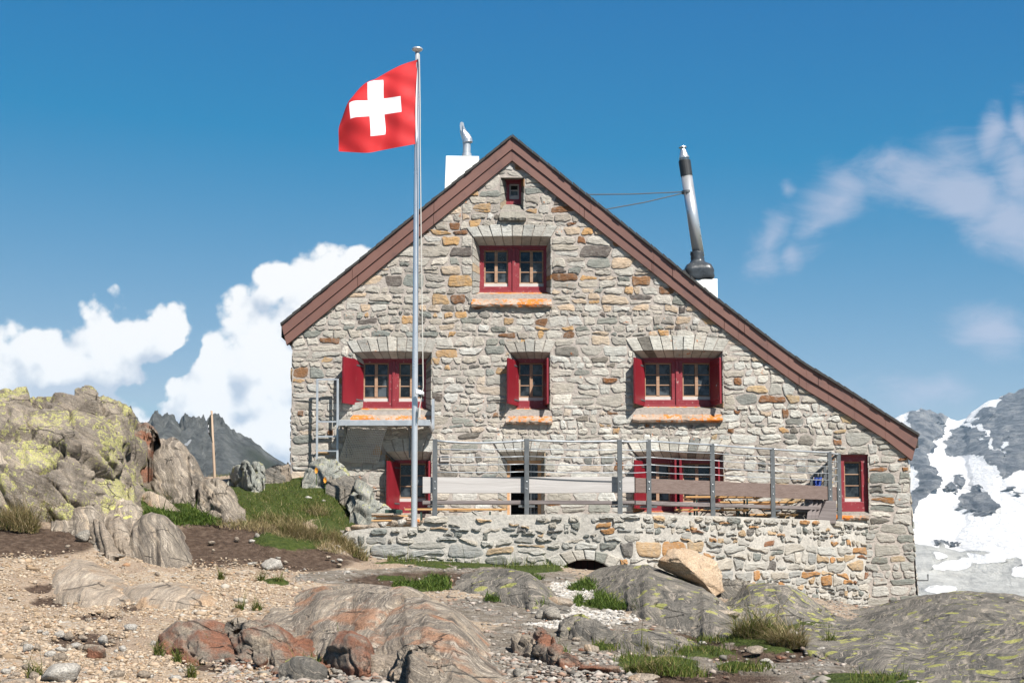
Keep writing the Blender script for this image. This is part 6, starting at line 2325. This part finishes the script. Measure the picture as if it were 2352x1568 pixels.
outcrop('rock_outcrop', 'brown rounded rock with a grey left end among the pale pebbles', OC,
        [(355, 1485), (368, 1455), (400, 1438), (445, 1430), (490, 1432), (535, 1448), (560, 1480), (566, 1500)], [(355, 1492), (390, 1512), (440, 1522), (500, 1520), (566, 1508)], 1.1, 'rock_rust', .75, (100, 70), .06, 1.0, .06, .9, .03, seed=35)
outcrop('rock_outcrop', 'red orange humps left of the banded slab', OC,
        [(510, 1460), (525, 1432), (560, 1424), (600, 1436), (640, 1455), (665, 1475), (700, 1495), (735, 1512), (752, 1530)], [(510, 1505), (560, 1530), (620, 1545), (690, 1552), (752, 1548)], 1.2, 'rock_rust', .7, (120, 80), .11, 1.1, .12, 1.1, .03, seed=36)
outcrop('rock_outcrop', 'dark rounded stone at the front of the red humps', OC,
        [(640, 1535), (652, 1512), (680, 1500), (715, 1505), (742, 1522), (752, 1540)], [(640, 1545), (680, 1552), (720, 1552), (752, 1548)], .5, 'rock_dark', .8, (50, 40), .03, 1.4, .02, 1.2, 0, seed=37, dy=-.45)
outcrop('rock_outcrop', 'small banded hump right of the banded slab', OC,
        [(1285, 1450), (1300, 1422), (1335, 1412), (1375, 1425), (1410, 1450), (1418, 1468)], [(1285, 1462), (1330, 1470), (1380, 1475), (1418, 1474)], .9, 'rock_dark', .7, (70, 50), .06, 1.1, .05, 1, .05, (.6, .3, .7), 6, 38)
outcrop('rock_outcrop', 'knobbly rust coloured stump of rock right of the centre', OC,
        [(1180, 1490), (1190, 1460), (1215, 1448), (1245, 1452), (1275, 1480), (1310, 1505), (1335, 1520)], [(1180, 1500), (1215, 1512), (1270, 1530), (1335, 1532)], .8, 'rock_rust', .7, (70, 50), .08, 1.5, .10, 1.5, .04, seed=39)
outcrop('rock_slab', 'thin flat slab lying on dark soil at the bottom centre', 'rock slab',
        [(828, 1506), (850, 1502), (950, 1503), (1000, 1510)], [(828, 1516), (900, 1520), (960, 1520), (1000, 1516)], .12, 'rock_tan', .3, (50, 20), .015, 2, 0, 1, 0, seed=40, dy=-1.2)
outcrop('rock_outcrop', 'low grey rock with worn stripes in the lower centre right', OC,
        [(1380, 1478), (1420, 1455), (1480, 1442), (1540, 1450), (1590, 1470), (1610, 1482)], [(1380, 1488), (1450, 1500), (1530, 1504), (1610, 1494)], 1.0, 'rock_dark', .55, (90, 50), .05, 1.0, .04, .9, .05, (.5, .3, .8), 6, 41)


# ---------------------------------------------------------------- loose stones
_ico = {}


def ico(sub):
    if sub not in _ico:
        import bmesh
        bm = bmesh.new(); bmesh.ops.create_icosphere(bm, subdivisions=sub, radius=1)
        v_ = np.array([tuple(x.co) for x in bm.verts]); f_ = np.array([[q.index for q in p.verts] for p in bm.faces])
        bm.free()
        _ico[sub] = (v_, f_)
    return _ico[sub]


def rock_verts(seed, sub=3, size=(1, .8, .6), planes=14, rough=.05, sharp=.0):
    """faceted pebble: unit sphere cut by random planes, then roughened"""
    r = np.random.RandomState(seed)
    v_, f_ = ico(sub)
    nn = r.normal(size=(planes, 3)); nn /= np.linalg.norm(nn, axis=1, keepdims=True)
    hh = r.uniform(.55, .95, planes)
    dots = v_ @ nn.T
    rad = np.min(np.where(dots > .05, hh / np.maximum(dots, .05), 9), axis=1)
    rad = np.minimum(rad, 1.15)
    p = v_ * rad[:, None]
    p = p * (1 + rough * fbm(p[:, 0] * 2.2, p[:, 1] * 2.2, p[:, 2] * 2.2, 4, seed)[:, None])
    return p * np.array(size), f_


def loose(name, label, cat, px, py, wpx, hpx, mat, seed, yaw=None, sink=.25, group=None, sub=3, roll=0.0, lift=0.0, Y=None, z=None, dfac=.8):
    g = ground_hit(px, py) if Y is None else W(px, py, Y)
    sc = g.y / FPX
    a, h = wpx * sc / 2, hpx * sc / 2
    p, f_ = rock_verts(seed, sub, (a * 1.12, a * dfac, h * 1.25))
    o = np_mesh(name, p, f_, M[mat], False)
    rr_ = random.Random(seed)
    o.location = (g.x, g.y + a * .3, g.z + h * (1 - sink) + lift)
    o.rotation_euler = (rr_.uniform(-.12, .12), roll, yaw if yaw is not None else rr_.uniform(0, 6.28) if wpx < hpx * 1.6 else rr_.uniform(-.4, .4))
    tag(o, label, cat, group)
    return o


# big tilted orange boulder on the dark slab
def big_boulder():
    import bmesh
    pts = [(1514, 1286, 25.7), (1557, 1279, 25.5), (1580, 1302, 25.45), (1614, 1334, 25.5), (1551, 1262, 26.0), (1569, 1255, 26.35), (1634, 1282, 26.3), (1660, 1322, 26.1), (1662, 1357, 25.85), (1641, 1368, 25.65),
           (1510, 1297, 25.95), (1526, 1308, 26.15), (1549, 1317, 26.2), (1577, 1331, 26.15), (1622, 1342, 25.85), (1545, 1272, 26.7), (1640, 1312, 26.8), (1622, 1350, 26.6)]
    bm = bmesh.new()
    for p_ in pts:
        bm.verts.new(W(p_[0], p_[1], 24.0 + (p_[2] - 25.45) * .9))
    bmesh.ops.convex_hull(bm, input=bm.verts)
    bmesh.ops.triangulate(bm, faces=bm.faces)
    for _ in range(4):
        bmesh.ops.subdivide_edges(bm, edges=bm.edges[:], cuts=1, use_grid_fill=True)
        bmesh.ops.triangulate(bm, faces=bm.faces)
    for _ in range(1):
        bmesh.ops.smooth_vert(bm, verts=bm.verts, factor=.4, use_axis_x=True, use_axis_y=True, use_axis_z=True)
    bm.normal_update()
    P_ = np.array([tuple(v_.co) for v_ in bm.verts]); N_ = np.array([tuple(v_.normal) for v_ in bm.verts])
    d = .022 * fbm(P_[:, 0] * 5, P_[:, 1] * 5, P_[:, 2] * 5, 5, 3) + .10 * cells(P_[:, 0] * 2.2, P_[:, 1] * 2.2, P_[:, 2] * 4, 4)[3] + .015 * (1 - 2 * np.abs(fbm(P_[:, 0] * 2.2, P_[:, 1] * 2.2, P_[:, 2] * 5, 4, 8)))
    P_ = P_ + N_ * d[:, None]
    F_ = np.array([[v_.index for v_ in f_.verts] for f_ in bm.faces]) if bm.verts.index_update() is None else None
    bm.free()
    o = np_mesh('boulder', P_, F_, M['rock_orange'], False)
    rebase(o, W(1640, 1366, 24.2))
    tag(o, 'big tilted orange boulder perched on the dark slab in front of the wall', 'boulder')


big_boulder()

L = loose
L('stone', 'pale squarish stone at the edge of the brown soil bank', 'stone', 627, 1310, 46, 27, 'rock_white', 101, .2)
L('stone', 'rust red rounded stone among pale pebbles in the lower left', 'stone', 222, 1512, 46, 30, 'rock_rust', 102, .3)
L('stone', 'tan stone lying just behind the rust red one', 'stone', 205, 1496, 36, 20, 'rock_tan', 103, .1)
L('stone', 'big pale stone at the bottom left edge', 'stone', 140, 1566, 98, 46, 'rock_white', 104, .1)
L('stone', 'wide flat pale slab in the bottom left corner', 'stone', 40, 1572, 90, 16, 'rock_tan', 105, .0)
L('stone', 'small white stone lying on the orange stripe of the banded slab', 'stone', 1048, 1443, 30, 16, 'rock_white', 106, .3, Y=19.0)
L('stone', 'bright white stone on the green grass left of the hut', 'stone', 708, 1148, 22, 11, 'rock_white', 107, .2)
L('stone', 'grey angular stone on the brown soil at the foot of the left hill', 'stone', 190, 1240, 30, 24, 'rock_grey', 108, .4)
L('stone', 'flat grey stone at the left toe of the striped dome', 'stone', 265, 1282, 40, 12, 'rock_grey', 109, .1)
L('stone', 'white pointed stone in the dry grass on the right', 'stone', 1822, 1466, 34, 24, 'rock_white', 110, .5)
L('stone', 'pale stone standing in green plants below the dark lichened slab', 'stone', 1362, 1428, 20, 14, 'rock_white', 111)
L('stone', 'light grey rounded stone right of the banded slab', 'stone', 1272, 1425, 44, 30, 'rock_grey', 112, .2)
L('stone', 'dark grey stone wedged beside the light rounded one', 'stone', 1245, 1422, 42, 24, 'rock_grey', 113, -.3)
L('stone', 'flat grey stone on the white gravel right of the centre', 'stone', 1285, 1395, 66, 24, 'rock_slab', 114, .2)
L('stone', 'small white stone next to the flat grey one', 'stone', 1240, 1385, 24, 9, 'rock_white', 115)
L('stone', 'small grey stone in the lower right soil', 'stone', 1360, 1502, 40, 22, 'rock_slab', 116, .2)
L('stone', 'rounded stone at the bottom edge right of the slab', 'stone', 1195, 1556, 36, 26, 'rock_grey', 117)
L('stone', 'long reddish flat stone in the lower centre right', 'stone', 1385, 1545, 90, 20, 'rock_rust', 118, .1)
L('stone', 'bluish flat stone at the bottom right of centre', 'stone', 1475, 1566, 80, 18, 'rock_slab', 119, .0)
L('stone', 'blue grey broken block at the very bottom centre', 'stone', 918, 1566, 56, 36, 'rock_slab', 120, .3)
L('stone', 'wide pale grey flat rock in grass at the lower right', 'stone', 1640, 1425, 110, 26, 'rock_slab', 121, .0)
L('stone', 'angular pinkish stone in the broken heap under the red humps', 'stone', 600, 1530, 44, 34, 'rock_rust', 122)
L('stone', 'sharp pale splinter leaning on the violet block', 'stone', 878, 1502, 26, 40, 'rock_tan', 123, .4)
L('stone', 'tall white sliver beside the path on the right soil', 'stone', 1735, 1500, 44, 18, 'rock_tan', 124, .2)
# smaller stones strewn on the ground
rs = np.random.RandomState(42)
kinds = {
    'pale': ('small pale stone lying loose on the light gravel at the lower left', 'loose pale stones on the gravel', ['rock_white', 'rock_tan', 'rock_tan', 'rock_white']),
    'bank': ('small stone lying on the dark brown soil bank', 'loose stones on the brown soil', ['rock_white', 'rock_grey', 'rock_slab', 'rock_tan']),
    'meadow': ('small pale stone half hidden in the green meadow', 'pale stones in the meadow', ['rock_white', 'rock_tan', 'rock_white']),
    'mid': ('small angular stone lying in the broken ground at the lower right', 'loose stones on the broken ground', ['rock_grey', 'rock_slab', 'rock_white', 'rock_tan', 'rock_rust']),
    'chips': ('thin broken chip of reddish rock at the foot of the red humps', 'broken chips below the red humps', ['rock_rust', 'rock_grey', 'rock_rust', 'rock_tan']),
    'wallfoot': ('loose stone heaped on the low end of the terrace wall', 'loose stones on the low wall end', ['rock_white', 'rock_slab', 'rock_tan']),
}
spots_ = []
for _ in range(46):
    spots_.append(('pale', rs.uniform(10, 420), 1440 + 125 * rs.rand() ** .7, rs.uniform(12, 34)))
for _ in range(14):
    spots_.append(('pale', rs.uniform(0, 560), rs.uniform(1300, 1430), rs.uniform(8, 18)))
for _ in range(26):
    spots_.append(('bank', rs.uniform(455, 820), rs.uniform(1235, 1320), rs.uniform(6, 17)))
for _ in range(10):
    spots_.append(('bank', rs.uniform(150, 250), rs.uniform(1235, 1285), rs.uniform(7, 20)))
for _ in range(60):
    spots_.append(('mid', rs.uniform(1200, 2000), rs.uniform(1440, 1566), rs.uniform(9, 30)))
for _ in range(24):
    spots_.append(('mid', rs.uniform(1210, 1560), rs.uniform(1395, 1450), rs.uniform(8, 18)))
for _ in range(14):
    spots_.append(('meadow', rs.uniform(570, 800), rs.uniform(1100, 1190), rs.uniform(5, 15)))
for _ in range(60):
    spots_.append(('chips', rs.uniform(520, 1000), rs.uniform(1518, 1568), rs.uniform(10, 34)))
for k, (kd, px, py, w_) in enumerate(spots_):
    lab, grp, mats_ = kinds[kd]
    flat = rs.uniform(.28, .5) if kd in ('chips', 'mid') else rs.uniform(.4, .75)
    L('stone', lab, 'stone', px, py, w_, w_ * flat, mats_[k % len(mats_)], 500 + k, group=grp, sub=2, sink=.35)
for k, (px, py, w_, h_, mt) in enumerate([(860, 1213, 34, 16, 'rock_tan'), (830, 1215, 40, 14, 'rock_slab'), (922, 1204, 24, 14, 'rock_white'), (905, 1206, 22, 14, 'rock_slab'), (880, 1208, 24, 12, 'rock_white'), (802, 1219, 26, 12, 'rock_slab'), (975, 1205, 22, 14, 'rock_slab')]):
    lab, grp, _ = kinds['wallfoot']
    L('stone', lab, 'stone', px, py, w_, h_, mt, 700 + k, .2, group=grp, sub=3, Y=28.2)


# ---------------------------------------------------------------- gravel: far too many to count
def field_at(x, y, z, blobs):
    px, py = proj(x, y, z)
    return blob_field(px, py, blobs)


def gravel(name, label, n, box, size, mat, seed, accept):
    r = np.random.RandomState(seed)
    v_, f_ = ico(1)
    px = r.uniform(box[0], box[2], n * 3)
    # even over the ground, not over the picture
    ya, yb = [ground_hit((box[0] + box[2]) / 2, q).y for q in (box[3], box[1])]
    y = np.sqrt(r.uniform(ya ** 2, yb ** 2, n * 3))
    x = (px - CX) / FPX * y
    z = ground_h(x, y)
    qx, qy = proj(x, y, z)
    keep = accept(qx, qy, r)
    x, y, z = x[keep][:n], y[keep][:n], z[keep][:n]
    k = len(x)
    s = size * np.exp(r.normal(0, .42, k))
    q = v_[None] * (1 + .38 * r.uniform(-1, 1, (k, len(v_), 1)))
    q = q * np.stack([s * r.uniform(.8, 1.3, k), s * r.uniform(.6, 1.1, k), s * r.uniform(.3, .7, k)], -1)[:, None, :]
    a = r.uniform(0, 6.28, k); ca, sa = np.cos(a)[:, None], np.sin(a)[:, None]
    q = np.stack([q[..., 0] * ca - q[..., 1] * sa, q[..., 0] * sa + q[..., 1] * ca, q[..., 2]], -1)
    q = q + np.stack([x, y, z + s * .12], -1)[:, None, :]
    f = (f_[None] + (np.arange(k) * len(v_))[:, None, None]).reshape(-1, 3)
    o = np_mesh(name, q.reshape(-1, 3), f, mat, False)
    o['kind'] = 'stuff'
    o['label'] = label
    return o


M['gravel_beige'] = island_mat('beige_gravel', [(0, (.19, .13, .08)), (.2, (.38, .28, .185)), (.45, (.48, .37, .265)), (.68, (.55, .455, .35)), (.8, (.45, .31, .19)), (.9, (.49, .46, .40)), (1, (.35, .19, .095))])
M['gravel_white'] = island_mat('white_gravel', [(0, (.24, .22, .19)), (.25, (.42, .39, .35)), (.6, (.55, .52, .47)), (.85, (.62, .59, .55)), (1, (.36, .27, .19))])
M['gravel_grey'] = island_mat('mixed_gravel', [(0, (.10, .09, .08)), (.25, (.27, .245, .21)), (.5, (.38, .35, .31)), (.7, (.23, .16, .12)), (.85, (.52, .47, .42)), (1, (.32, .17, .10))])


def acc_beige(qx, qy, r):
    w = 24 * fbm(qx / 60, qy / 30, 0, 3, 5)
    k = (1 - sm(qx + w, 560, 760)) * (1 - np.clip(blob_field(qx + w, qy, SOIL), 0, 1) * .8) * (1 - .8 * np.clip(blob_field(qx, qy, GRASS), 0, 1))
    c = np.clip(.62 + 1.5 * fbm(qx / 80, qy / 28, 0, 4, 66), .12, 1)
    return (r.rand(len(qx)) < k * c) & (qy > 1262)


gravel('gravel', 'pale beige gravel spread over the lower left ground', 21000, (-60, 1268, 800, 1600), .0135, M['gravel_beige'], 1, acc_beige)
gravel('gravel', 'coarser beige pebbles strewn over the lower left ground', 2600, (-60, 1268, 760, 1600), .026, M['gravel_beige'], 7, acc_beige)
gravel('gravel', 'white gravel chips between the low rocks right of centre', 4200, (1180, 1335, 1480, 1450), .024, M['gravel_white'], 2, lambda qx, qy, r: r.rand(len(qx)) < np.clip(blob_field(qx + 20 * fbm(qx / 30, qy / 20, 0, 3, 9), qy, PALE + [(1250, 1440, 60, 10), (1330, 1440, 60, 20), (1300, 1410, 60, 20)]), 0, 1) * .8)
gravel('gravel', 'mixed grey and brown gravel on the path and lower right ground', 16000, (560, 1300, 2150, 1600), .024, M['gravel_grey'], 3, lambda qx, qy, r: r.rand(len(qx)) < .55 * (1 - .8 * np.clip(blob_field(qx, qy, SOIL), 0, 1)) * sm(qx + qy * .3, 950, 1200) * np.clip(.5 + 1.2 * fbm(qx / 70, qy / 30, 0, 3, 19), .08, 1))
gravel('gravel', 'dark slaty chips along the bottom edge of the ground', 6000, (500, 1500, 1500, 1600), .022, M['gravel_grey'], 4, lambda qx, qy, r: r.rand(len(qx)) < .5)


# ---------------------------------------------------------------- grass
def blades(pts, height, width, lean, seed, droop=.5, seg=3):
    """pts (n,3): curved tapering blades, returns verts and quad faces"""
    r = np.random.RandomState(seed)
    n = len(pts)
    h = height * np.exp(r.normal(0, .45, n))
    a = r.uniform(0, 2 * PI, n)
    ln = lean * r.uniform(.2, 1.3, n)
    w = width * r.uniform(.7, 1.3, n)
    dirv = np.stack([np.cos(a), np.sin(a), np.zeros(n)], -1)
    side = np.stack([-np.sin(a), np.cos(a), np.zeros(n)], -1)
    tw = r.uniform(-1, 1, n)
    side = side * np.cos(tw)[:, None] + dirv * np.sin(tw)[:, None]
    vs = []
    for k in range(seg + 1):
        f = k / seg
        c = pts + dirv * (ln * h * f ** 1.7)[:, None]
        c[:, 2] += h * (f - droop * ln * .45 * f * f)
        ww = w * (1 - f) ** .7 + .0008
        vs.append(c - side * ww[:, None] / 2); vs.append(c + side * ww[:, None] / 2)
    v_ = np.stack(vs, 1)
    base = np.arange(n)[:, None] * (2 * (seg + 1))
    fs = []
    for k in range(seg):
        fs.append(np.stack([base[:, 0] + 2 * k, base[:, 0] + 2 * k + 1, base[:, 0] + 2 * k + 3, base[:, 0] + 2 * k + 2], -1))
    return v_.reshape(-1, 3), np.concatenate(fs, 0)


GREENS = [(0, (.05, .085, .012)), (.35, (.105, .155, .024)), (.65, (.155, .20, .035)), (.85, (.24, .23, .065)), (1, (.36, .29, .13))]
DRY = [(0, (.16, .13, .055)), (.3, (.32, .25, .115)), (.6, (.45, .35, .18)), (.85, (.55, .44, .26)), (1, (.16, .18, .045))]
M['grass'] = island_mat('green_grass', GREENS, .7, .15, .35)
M['dry'] = island_mat('dry_grass', DRY, .8, .15, .3)
M['moss'] = island_mat('moss_leaves', [(0, (.035, .065, .01)), (.4, (.08, .14, .02)), (.8, (.14, .20, .035)), (1, (.20, .25, .055))], .75, .2, .3)


def grass_cover(name, label, blobs, n, height, width, mat, seed, lean=.7, thr=.25):
    r = np.random.RandomState(seed)
    acc = []
    tot = 0
    area = [bx[2] * bx[3] for bx in blobs]
    for (bx, by, rx, ry), ar in zip(blobs, area):
        m_ = int(n * ar / sum(area) * 2.0) + 40
        px = bx + r.uniform(-1.3, 1.3, m_) * rx
        g0, g1 = ground_hit(bx, by + ry * 1.25), ground_hit(bx, by - ry * 1.25)
        y = r.uniform(min(g0.y, g1.y), max(g0.y, g1.y) + .01, m_)
        x = (px - CX) / FPX * y
        z = ground_h(x, y)
        qx, qy = proj(x, y, z)
        f = blob_field(qx, qy, [(bx, by, rx, ry)]) + .7 * fbm(x * 2.2, y * 2.2, 0, 3, seed)
        k = f > thr + .6 * r.rand(m_)
        acc.append(np.stack([x, y, z + .02], -1)[k])
    pts = np.concatenate(acc)
    v_, f_ = blades(pts, height, width, lean, seed)
    o = np_mesh(name, v_, f_, mat, False)
    o['kind'] = 'stuff'
    o['label'] = label
    return o


MEADOW = [(790, 1205, 45, 16), (690, 1145, 115, 38), (600, 1112, 60, 22), (760, 1158, 45, 40), (640, 1178, 110, 26), (560, 1165, 60, 35), (640, 1095, 40, 10), (720, 1085, 30, 14), (520, 1090, 50, 8), (440, 1085, 40, 6)]
grass_cover('grass', 'green meadow grass on the slope left of the hut', MEADOW, 32000, .05, .010, M['grass'], 1, .9, .52)
grass_cover('grass', 'short dry grass mixed into the green meadow', MEADOW + [(790, 1205, 50, 18), (765, 1224, 45, 12)], 4000, .05, .009, M['dry'], 8, 1.0, .55)
grass_cover('grass', 'low green cushion plants and moss between the left boulders', [(420, 1184, 90, 22), (350, 1148, 36, 18), (345, 1125, 25, 15), (470, 1196, 50, 12), (120, 1152, 30, 22), (110, 1170, 20, 14), (360, 1190, 30, 10), (215, 1165, 14, 8)], 9000, .07, .022, M['moss'], 2, .9)
grass_cover('grass', 'strip of green grass along the foot of the terrace wall', [(1060, 1296, 190, 5), (1230, 1304, 75, 12), (930, 1292, 60, 5), (1180, 1300, 60, 8)], 9000, .11, .010, M['grass'], 3)
grass_cover('grass', 'green plants scattered between the rocks right of centre', [(985, 1352, 45, 10), (930, 1348, 30, 8), (1000, 1335, 30, 6), (1350, 1345, 26, 8), (1340, 1355, 40, 6), (1420, 1390, 60, 12), (1380, 1375, 16, 14), (1500, 1402, 40, 9), (1330, 1385, 12, 12), (1130, 1380, 16, 5), (1225, 1330, 30, 5), (1245, 1398, 14, 6)], 9000, .075, .015, M['moss'], 4, .9)
grass_cover('grass', 'thin green grass growing in the dark soil at the lower right', [(1520, 1535, 70, 16), (1400, 1490, 40, 8), (1620, 1500, 50, 10), (1690, 1540, 40, 8), (1290, 1506, 20, 6), (1640, 1475, 60, 6), (1560, 1500, 60, 8), (2020, 1568, 60, 8), (1890, 1448, 30, 5), (1740, 1540, 30, 6), (1450, 1520, 40, 8), (1590, 1555, 50, 6)], 4500, .062, .010, M['grass'], 5)
grass_cover('grass', 'dry grass fringe over the brown soil bank', [(700, 1235, 80, 16), (620, 1215, 80, 14), (560, 1210, 60, 10), (770, 1258, 50, 14), (520, 1205, 40, 6), (470, 1090, 40, 8), (140, 1070, 0 + 18, 8)], 6000, .075, .009, M['dry'], 6, 1.0, .4)


def tussock(label, px, py, wpx, n, height, seed, mixg=.3, lean=1.0, name='grass_tussock', cat='grass tussock', dep=.6, zoff=0.0):
    r = np.random.RandomState(seed)
    g = ground_hit(px, py)
    w = wpx * g.y / FPX / 2
    a = r.uniform(0, 2 * PI, n); q = np.sqrt(r.rand(n))
    x = g.x + np.cos(a) * q * w; y = g.y + np.sin(a) * q * w * dep
    pts = np.stack([x, y, ground_h(x, y) + zoff + .12 * height * (1 - q)], -1)
    v_, f_ = blades(pts, height, .009, lean, seed, .9)
    o = np_mesh(name, v_, f_, [M['dry'], M['grass']], False)
    mi = (r.rand(n) < mixg).astype(np.int32)
    o.data.polygons.foreach_set('material_index', np.concatenate([mi] * 3))
    rebase(o, g)
    tag(o, label, cat)
    return o


tussock('broad dry tussock over brown soil at the left edge below the striped slab', 40, 1212, 100, 1500, .30, 11, .15)
tussock('round dry tussock right of the broad one on the left soil bank', 112, 1190, 90, 1200, .28, 12, .25)
tussock('tawny hanging tussock on the bank left of the terrace wall', 690, 1232, 110, 1600, .22, 13, .12, 1.15)
tussock('dry tussock touching the left end of the terrace wall', 800, 1262, 90, 1300, .19, 14, .2, 1.1)
tussock('greenish tussock higher on the bank above the brown soil', 640, 1200, 110, 1000, .16, 15, .45)
tussock('small dry tussock in the meadow near the tall slab', 730, 1185, 60, 500, .18, 16, .3)
tussock('large green and straw tussock in front of the right rocks', 1740, 1472, 110, 2000, .24, 17, .5, .95)
tussock('drooping straw tussock right beside the large green one', 1810, 1488, 80, 1200, .22, 18, .12, 1.3)
tussock('low green tussock in dark soil at the bottom right of centre', 1495, 1548, 120, 1100, .13, 19, .7)
tussock('dry little tussock beside the dark lichened slab', 1480, 1408, 40, 300, .11, 20, .4)
tussock('dry tuft in the cleft of the lichen outcrop', 250, 1060, 50, 400, .16, 21, .3, zoff=.2)
tussock('sparse tuft on the ledge under the lichen shoulder', 395, 1150, 40, 300, .14, 22, .6)
for k, (px, py, w_, lab) in enumerate([(440, 1556, 22, 'green tuft in the bottom gravel left of the dark soil'), (720, 1535, 30, 'green tuft in front of the dark rounded stone'), (690, 1540, 24, 'thin green tuft left of the dark rounded stone'),
                                       (780, 1490, 20, 'green tuft beside the rusty nose of rock'), (80, 1556, 40, 'short green tuft beside the big pale stone'), (640, 1342, 30, 'small green tuft on the path below the soil bank'),
                                       (600, 1335, 14, 'tiny green tuft left of the path tuft'), (508, 1330, 14, 'tiny green tuft on the gravel under the striped dome'), (550, 1404, 22, 'green tuft right of the blue grey slab'),
                                       (365, 1505, 24, 'green tuft at the left foot of the brown rock'), (405, 1520, 26, 'green tuft under the brown rock'), (590, 1402, 24, 'green tuft at the left end of the banded slab'), (485, 1508, 22, 'green tuft between the brown rock and the red humps'),
                                       (1280, 1506, 22, 'single green cushion in the grey rubble'), (1905, 1478, 30, 'dark green tuft left of the spotted slab'), (1480, 1500, 20, 'green tuft in the rubble beside the bluish stone')]):
    tussock(lab, px, py, w_, 110, .12 if w_ < 28 else .14, 60 + k, .95, .8, 'grass_tuft', 'grass tuft', .7)

# yellow flowers by the foot of the ladder
for k, (px, py) in enumerate([(727, 1080), (747, 1102)]):
    g = W(px, py, 29.6)
    mb = MB()
    for j in range(9):
        a_ = 2 * PI * j / 9
        mb.quad(g, g + Vector((math.cos(a_ - .3) * .028, -.02, math.sin(a_ - .3) * .05)), g + Vector((math.cos(a_) * .042, -.03, math.sin(a_) * .075)), g + Vector((math.cos(a_ + .3) * .028, -.02, math.sin(a_ + .3) * .05)))
    st = g - Vector((0, 0, .3))
    mb.tube([st, g + Vector((0, .01, -.02))], .008, 5, 1)
    o_ = mb.build('flower', [M['yellow'], M['moss']])
    rebase(o_, st)
    tag(o_, ['upper yellow flower on the rock under the ladder', 'lower yellow flower in the grass beside the ladder rock'][k], 'flower')


# ---------------------------------------------------------------- mountain air
hz = MB()
hz.box((-3200, -40, -140), (3400, 3900, 420))
m = bpy.data.materials.new('mountain_air'); m.use_nodes = True
m.node_tree.nodes.clear()
t = NT(m.node_tree)
pv_ = t.new('ShaderNodeVolumePrincipled')
t.put(pv_, 'Color', (.52, .76, 1.0, 1)); t.put(pv_, 'Density', .00007); t.put(pv_, 'Anisotropy', .0)
mo = t.new('ShaderNodeOutputMaterial')
t.l.new(pv_.outputs[0], mo.inputs['Volume'])
hzo = hz.build('haze', [m])
hzo['kind'] = 'stuff'

# ---------------------------------------------------------------- one overall step down in reflectance for every surface
ALBEDO = .72
for m in bpy.data.materials:
    nd = m.node_tree.nodes.get('Principled BSDF') if m.use_nodes else None
    if nd is None or m.name in ('window_glass', 'white_flag_cloth', 'white_sheet_metal', 'stainless_steel', 'aluminium_pole', 'snow_and_rock'):
        continue
    sk = nd.inputs['Base Color']
    if sk.is_linked:
        src = sk.links[0].from_socket
        users = [l.to_socket for l in src.links]
        t = NT(m.node_tree)
        mx = t.mix(1.0, src, (ALBEDO, ALBEDO, ALBEDO), 'MULTIPLY')
        for u_ in users:
            if u_.node.type in ('BSDF_PRINCIPLED', 'BSDF_TRANSLUCENT'):
                t.l.new(mx, u_)
